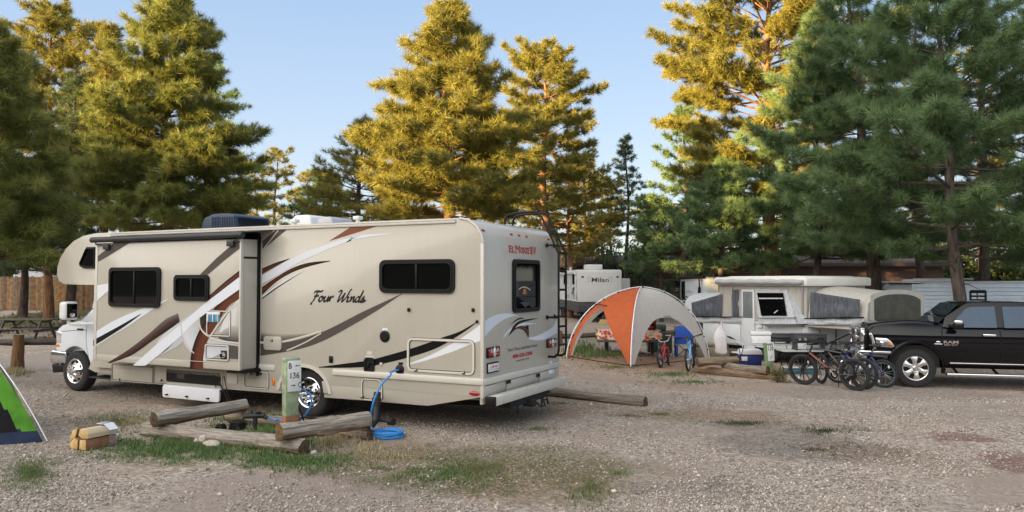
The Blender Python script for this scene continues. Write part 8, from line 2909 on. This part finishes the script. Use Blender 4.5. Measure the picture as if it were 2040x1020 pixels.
small('timber_block', 'pale timber block on the ground beneath the white travel trailer', 'block', (q.x, q.y - 0.5, q.z), [(-0.28, 0.28, -0.12, 0.12, 0, 0.13, 0, 0.01), (-0.22, 0.2, -0.1, 0.1, 0.135, 0.24, 0, 0.01)], R(5), None, [m_cut])

# second trailer, between the shelter and the pop-up camper: near corner towards us, long side running back
Y2_ = 33.0
cnr = AT(1409, 620, Y2_)
g = gz(cnr.x, Y2_)
tr = thing('travel_trailer', 'pale blue travel trailer with dark swirls, between the shelter and the pop-up camper', 'trailer', (cnr.x, Y2_, g), R(0))
zt, zb = AT(1409, 551, Y2_).z - g, 0.55
FW = AT(1492, 620, Y2_).x - cnr.x
LT2 = 5.2
mb = MB()
mb.prism([(0.0, zb), (0.0, zt - 0.05), (0.04, zt), (FW - 0.22, zt), (FW - 0.05, zt - 0.15), (FW, zt - 0.4), (FW, zb)], lambda u, v, w_: Vector((u, w_, v)), 0.0, LT2, 0, 0.03)
body_ = mb.build('body', m_trb, tr)
f2 = lambda u, v, w_: Vector((u, w_, v))
fA = lambda u, v, w_: Vector((w_, u, v))               # long side, u = distance back from the near corner
mb = MB()
text_on(mb, 'LA SPREE', 0.16, zt - 0.30, 0.60, zt - 0.22, f2, -0.004, 0, 0.01, 0.2)
mb.build('lettering', m_grey, tr, 0)
mb = MB()
mb.tube([(-0.10, 0.1, zt - 0.02), (-0.10, LT2 - 0.2, zt - 0.06)], 0.06, 8, 0)
mb.tube([(-0.10, 1.0, zt - 0.05), (-0.04, 1.0, 0.9)], 0.03, 6, 0)
mb.build('awning', m_blackp, tr)
mb = MB()
mb.box(0.3, 1.1, 0.8, 1.9, zt - 0.01, zt + 0.13, 0, 0.05)
mb.build('air_conditioner', m_blackp, tr)
for y0, y1, z0, z1 in ((0.15, 0.75, 1.25, 1.75), (1.1, 1.5, 1.2, 2.0), (1.7, 2.2, 1.0, 1.55), (4.2, 4.9, 1.35, zt - 0.2), (4.2, 4.9, 0.7, 1.25)):
    window(tr, rrect(y0, z0, y1, z1, 0.05), fA, 0.0, -1, None, inner=0.04)
window(tr, rrect(0.10, 1.15, 0.42, 1.62, 0.04), f2, 0.0, -1, None, inner=0.03)
mb = MB()
for k in range(4):
    stroke(mb, [(p.x, p.y) for p in crom([(5.1, 1.45 - 0.12 * k), (3.9, 1.50 - 0.14 * k), (2.6, 1.25 - 0.15 * k), (1.9, 0.8 - 0.04 * k)], 5)], 0.06, fA, -0.006 - 0.002 * k)
for k in range(4):
    u = 4.0 - 0.35 * k
    stroke(mb, [(u, 1.70 + 0.06 * (k % 2)), (u - 0.2, 1.78), (u - 0.3, 1.68)], 0.04, fA, -0.006)
mb.build('graphic', m_blackp, body_, 0)
for y in (2.4, 3.3):
    mb = MB()
    mb.lathe([(0.15, 0), (0.34, 0), (0.36, 0.02), (0.36, 0.2), (0.15, 0.2)], (0.02, y, 0.36), 'X', 22)
    mb.build('wheel', m_rubber, tr)

# aluminium sided trailers behind the truck
m_alus = ribbed('aluminium_siding', (0.50, 0.56, 0.62), 'Z', 2.6, 0.35, 0.35, 0.5)
def siding_trailer(label, px0, px1, pyt, Y, yaw, L, m, slope=0.0):
    a = AT(px0, pyt, Y)
    g = gz(a.x, Y)
    t = thing('travel_trailer', label, 'trailer', (a.x, Y, g), yaw)
    zt = a.z - g
    mb = MB()
    mb.prism([(0.0, 0.6), (0.0, zt - 0.45), (0.06, zt - 0.22), (0.2, zt - 0.07), (0.45, zt), (L - slope, zt), (L, zt - (1.1 if slope else 0.1)), (L - 0.1, 0.6)], FY, 0, 2.4, 0, 0.04, 3)
    if m is m_alus:                                     # overlapping horizontal siding boards
        z = 0.62
        while z < zt - 0.12:
            mb.prism([(-0.028, z), (-0.022, z + 0.006), (-0.003, z + 0.118), (0.002, z + 0.118), (0.002, z)], lambda u, v, w_: Vector((w_, u, v)), 0.02, L - 0.12, 0, 0)
            z += 0.12
    mb.build('body', m, t)
    mb = MB()
    mb.box(-0.03, L - slope, -0.05, 2.45, zt - 0.02, zt + 0.02, 0, 0.01)
    mb.build('roof_edge', m_trw, t)
    for x in (L * 0.5, L * 0.5 + 0.85):
        mb = MB()
        mb.lathe([(0.15, -0.02), (0.34, -0.02), (0.36, 0.02), (0.36, 0.2), (0.15, 0.2)], (x, 0.02, 0.36), 'Y', 22)
        mb.build('wheel', m_rubber, t)
    return t, zt
YS = 24.5
t, zt = siding_trailer('long ribbed aluminium trailer behind the black truck, left of the sloped one', 1815, 1990, 562, YS + 0.2, R(-3), 5.2, m_alus)
for x0, x1, z0, z1 in ((1.6, 2.1, zt - 1.25, zt - 0.55), (2.6, 3.2, zt - 1.2, zt - 0.5)):
    pass
mb = MB()
for k in range(3):
    mb.box(0.55, 1.15, -0.03, 0.0, zt - 1.45 + 0.13 * k, zt - 1.40 + 0.13 * k, 0, 0.004)
mb.box(0.5, 1.2, -0.02, 0.0, zt - 1.55, zt - 1.0, 1, 0.01)
mb.build('vent', [m_tan, m_alus], t)
mb = MB()
mb.box(0.10, 0.16, -0.03, 0, zt - 0.75, zt - 0.55, 0, 0.01)
mb.build('marker_light', m_grey, t)
mb = MB()
mb.box(0.1, 1.4, 0.2, 0.9, zt + 0.03, zt + 0.09, 0, 0.02)
mb.tube([(0.3, 0.5, zt + 0.1), (2.2, 0.5, zt + 0.1)], 0.02, 6)
mb.build('roof_rack', m_bwhite, t)
q = TS
a = AT(1926, 585, YS + 0.2)
u0 = a.x - AT(1815, 562, YS + 0.2).x
window(t, rrect(u0 + 0.02, zt - 0.92, u0 + 0.55, zt - 0.25, 0.06), FY, 0.0, -1, 0.45)
t, zt = siding_trailer('white trailer with a sloped nose and black swoosh, behind the truck cab', 1958, 2150, 561, YS + 3.2, R(-3), 6.0, m_trw)
mb = MB()
a = AT(2024, 586, YS + 3.2)
u0 = a.x - AT(1958, 561, YS + 3.2).x
v0 = a.z - gz(a.x, YS + 3.2)
stroke(mb, [(u0 - 0.15, v0 + 0.08), (u0 + 0.1, v0 + 0.02), (u0 + 0.5, v0 + 0.08)], 0.08, FY, -0.006)
stroke(mb, [(u0 - 0.05, v0 - 0.05), (u0 + 0.2, v0 - 0.03), (u0 + 0.5, v0 + 0.04)], 0.05, FY, -0.008)
stroke(mb, [(u0 - 0.55, v0 + 0.38), (u0 - 0.5, v0 + 0.38)], 0.05, FY, -0.006)
mb.build('graphic', m_blackp, t, 0)
mb = MB()
mb.prism([(0.0, 0.7), (0.0, zt - 0.05), (0.25, zt - 0.02), (0.95, 0.7)], FY, -0.02, -0.004, 0, 0.004)
mb.build('sloped_panel', m_alus, t)

# brown lodge behind the trees, board fence right of the white trailer
m_bw = mat('dark_brown_boards', (0.062, 0.035, 0.026), 0.85, var=0.25, scale=3, stretch=(4, 4, 0.4))
m_broof = mat('brown_roof', (0.035, 0.022, 0.02), 0.85, var=0.2, scale=6)
YB = 50.0
a, b = AT(1150, 600, YB), AT(1860, 600, YB + 2)
g = gz(a.x, YB)
bl = thing('lodge', 'long low dark brown building behind the pines and trailers', 'building', (a.x, YB, g), R(2))
LB = b.x - a.x
zw_ = AT(1400, 527, YB).z - g
mb = MB()
mb.box(0, LB, 0, 9, -0.5, zw_, 0, 0.02)
mb.build('wall', m_bw, bl)
mb = MB()
zr_ = AT(1400, 511, YB).z - g
mb.prism([(-0.9, zw_ - 0.12), (-0.9, zw_ + 0.12), (4.5, zw_ + 0.75), (9.9, zw_ + 0.12), (9.9, zw_ - 0.12)], lambda u, v, w_: Vector((w_, u, v)), -0.6, LB + 0.6, 0, 0.02)
mb.build('roof', m_broof, bl)
mb = MB()
x0, x1 = (AT(1640, 560, YB).x - a.x), (AT(1722, 560, YB).x - a.x)
mb.box(x0, x1, -0.06, 0.0, 0.6, zw_ - 0.75, 0, 0.01)
mb.build('tan_panel', mat('tan_panel', (0.30, 0.20, 0.11), 0.8, var=0.15), bl)
for px in (1345, 1575):
    x = AT(px, 560, YB).x - a.x
    window(bl, rrect(x, 1.3, x + 1.6, zw_ - 0.6, 0.03), lambda u, v, w_: Vector((u, w_, v)), 0.0, -1, 0.5, inner=0.08)
board_fence('greyish board fence between the white trailer and the blue trailer', AT(1225, 606, 46), AT(1400, 606, 46), 1.75, 9, ((0.26, 0.20, 0.15), (0.30, 0.235, 0.17), (0.22, 0.17, 0.13), (0.33, 0.26, 0.19)), bw=0.13)
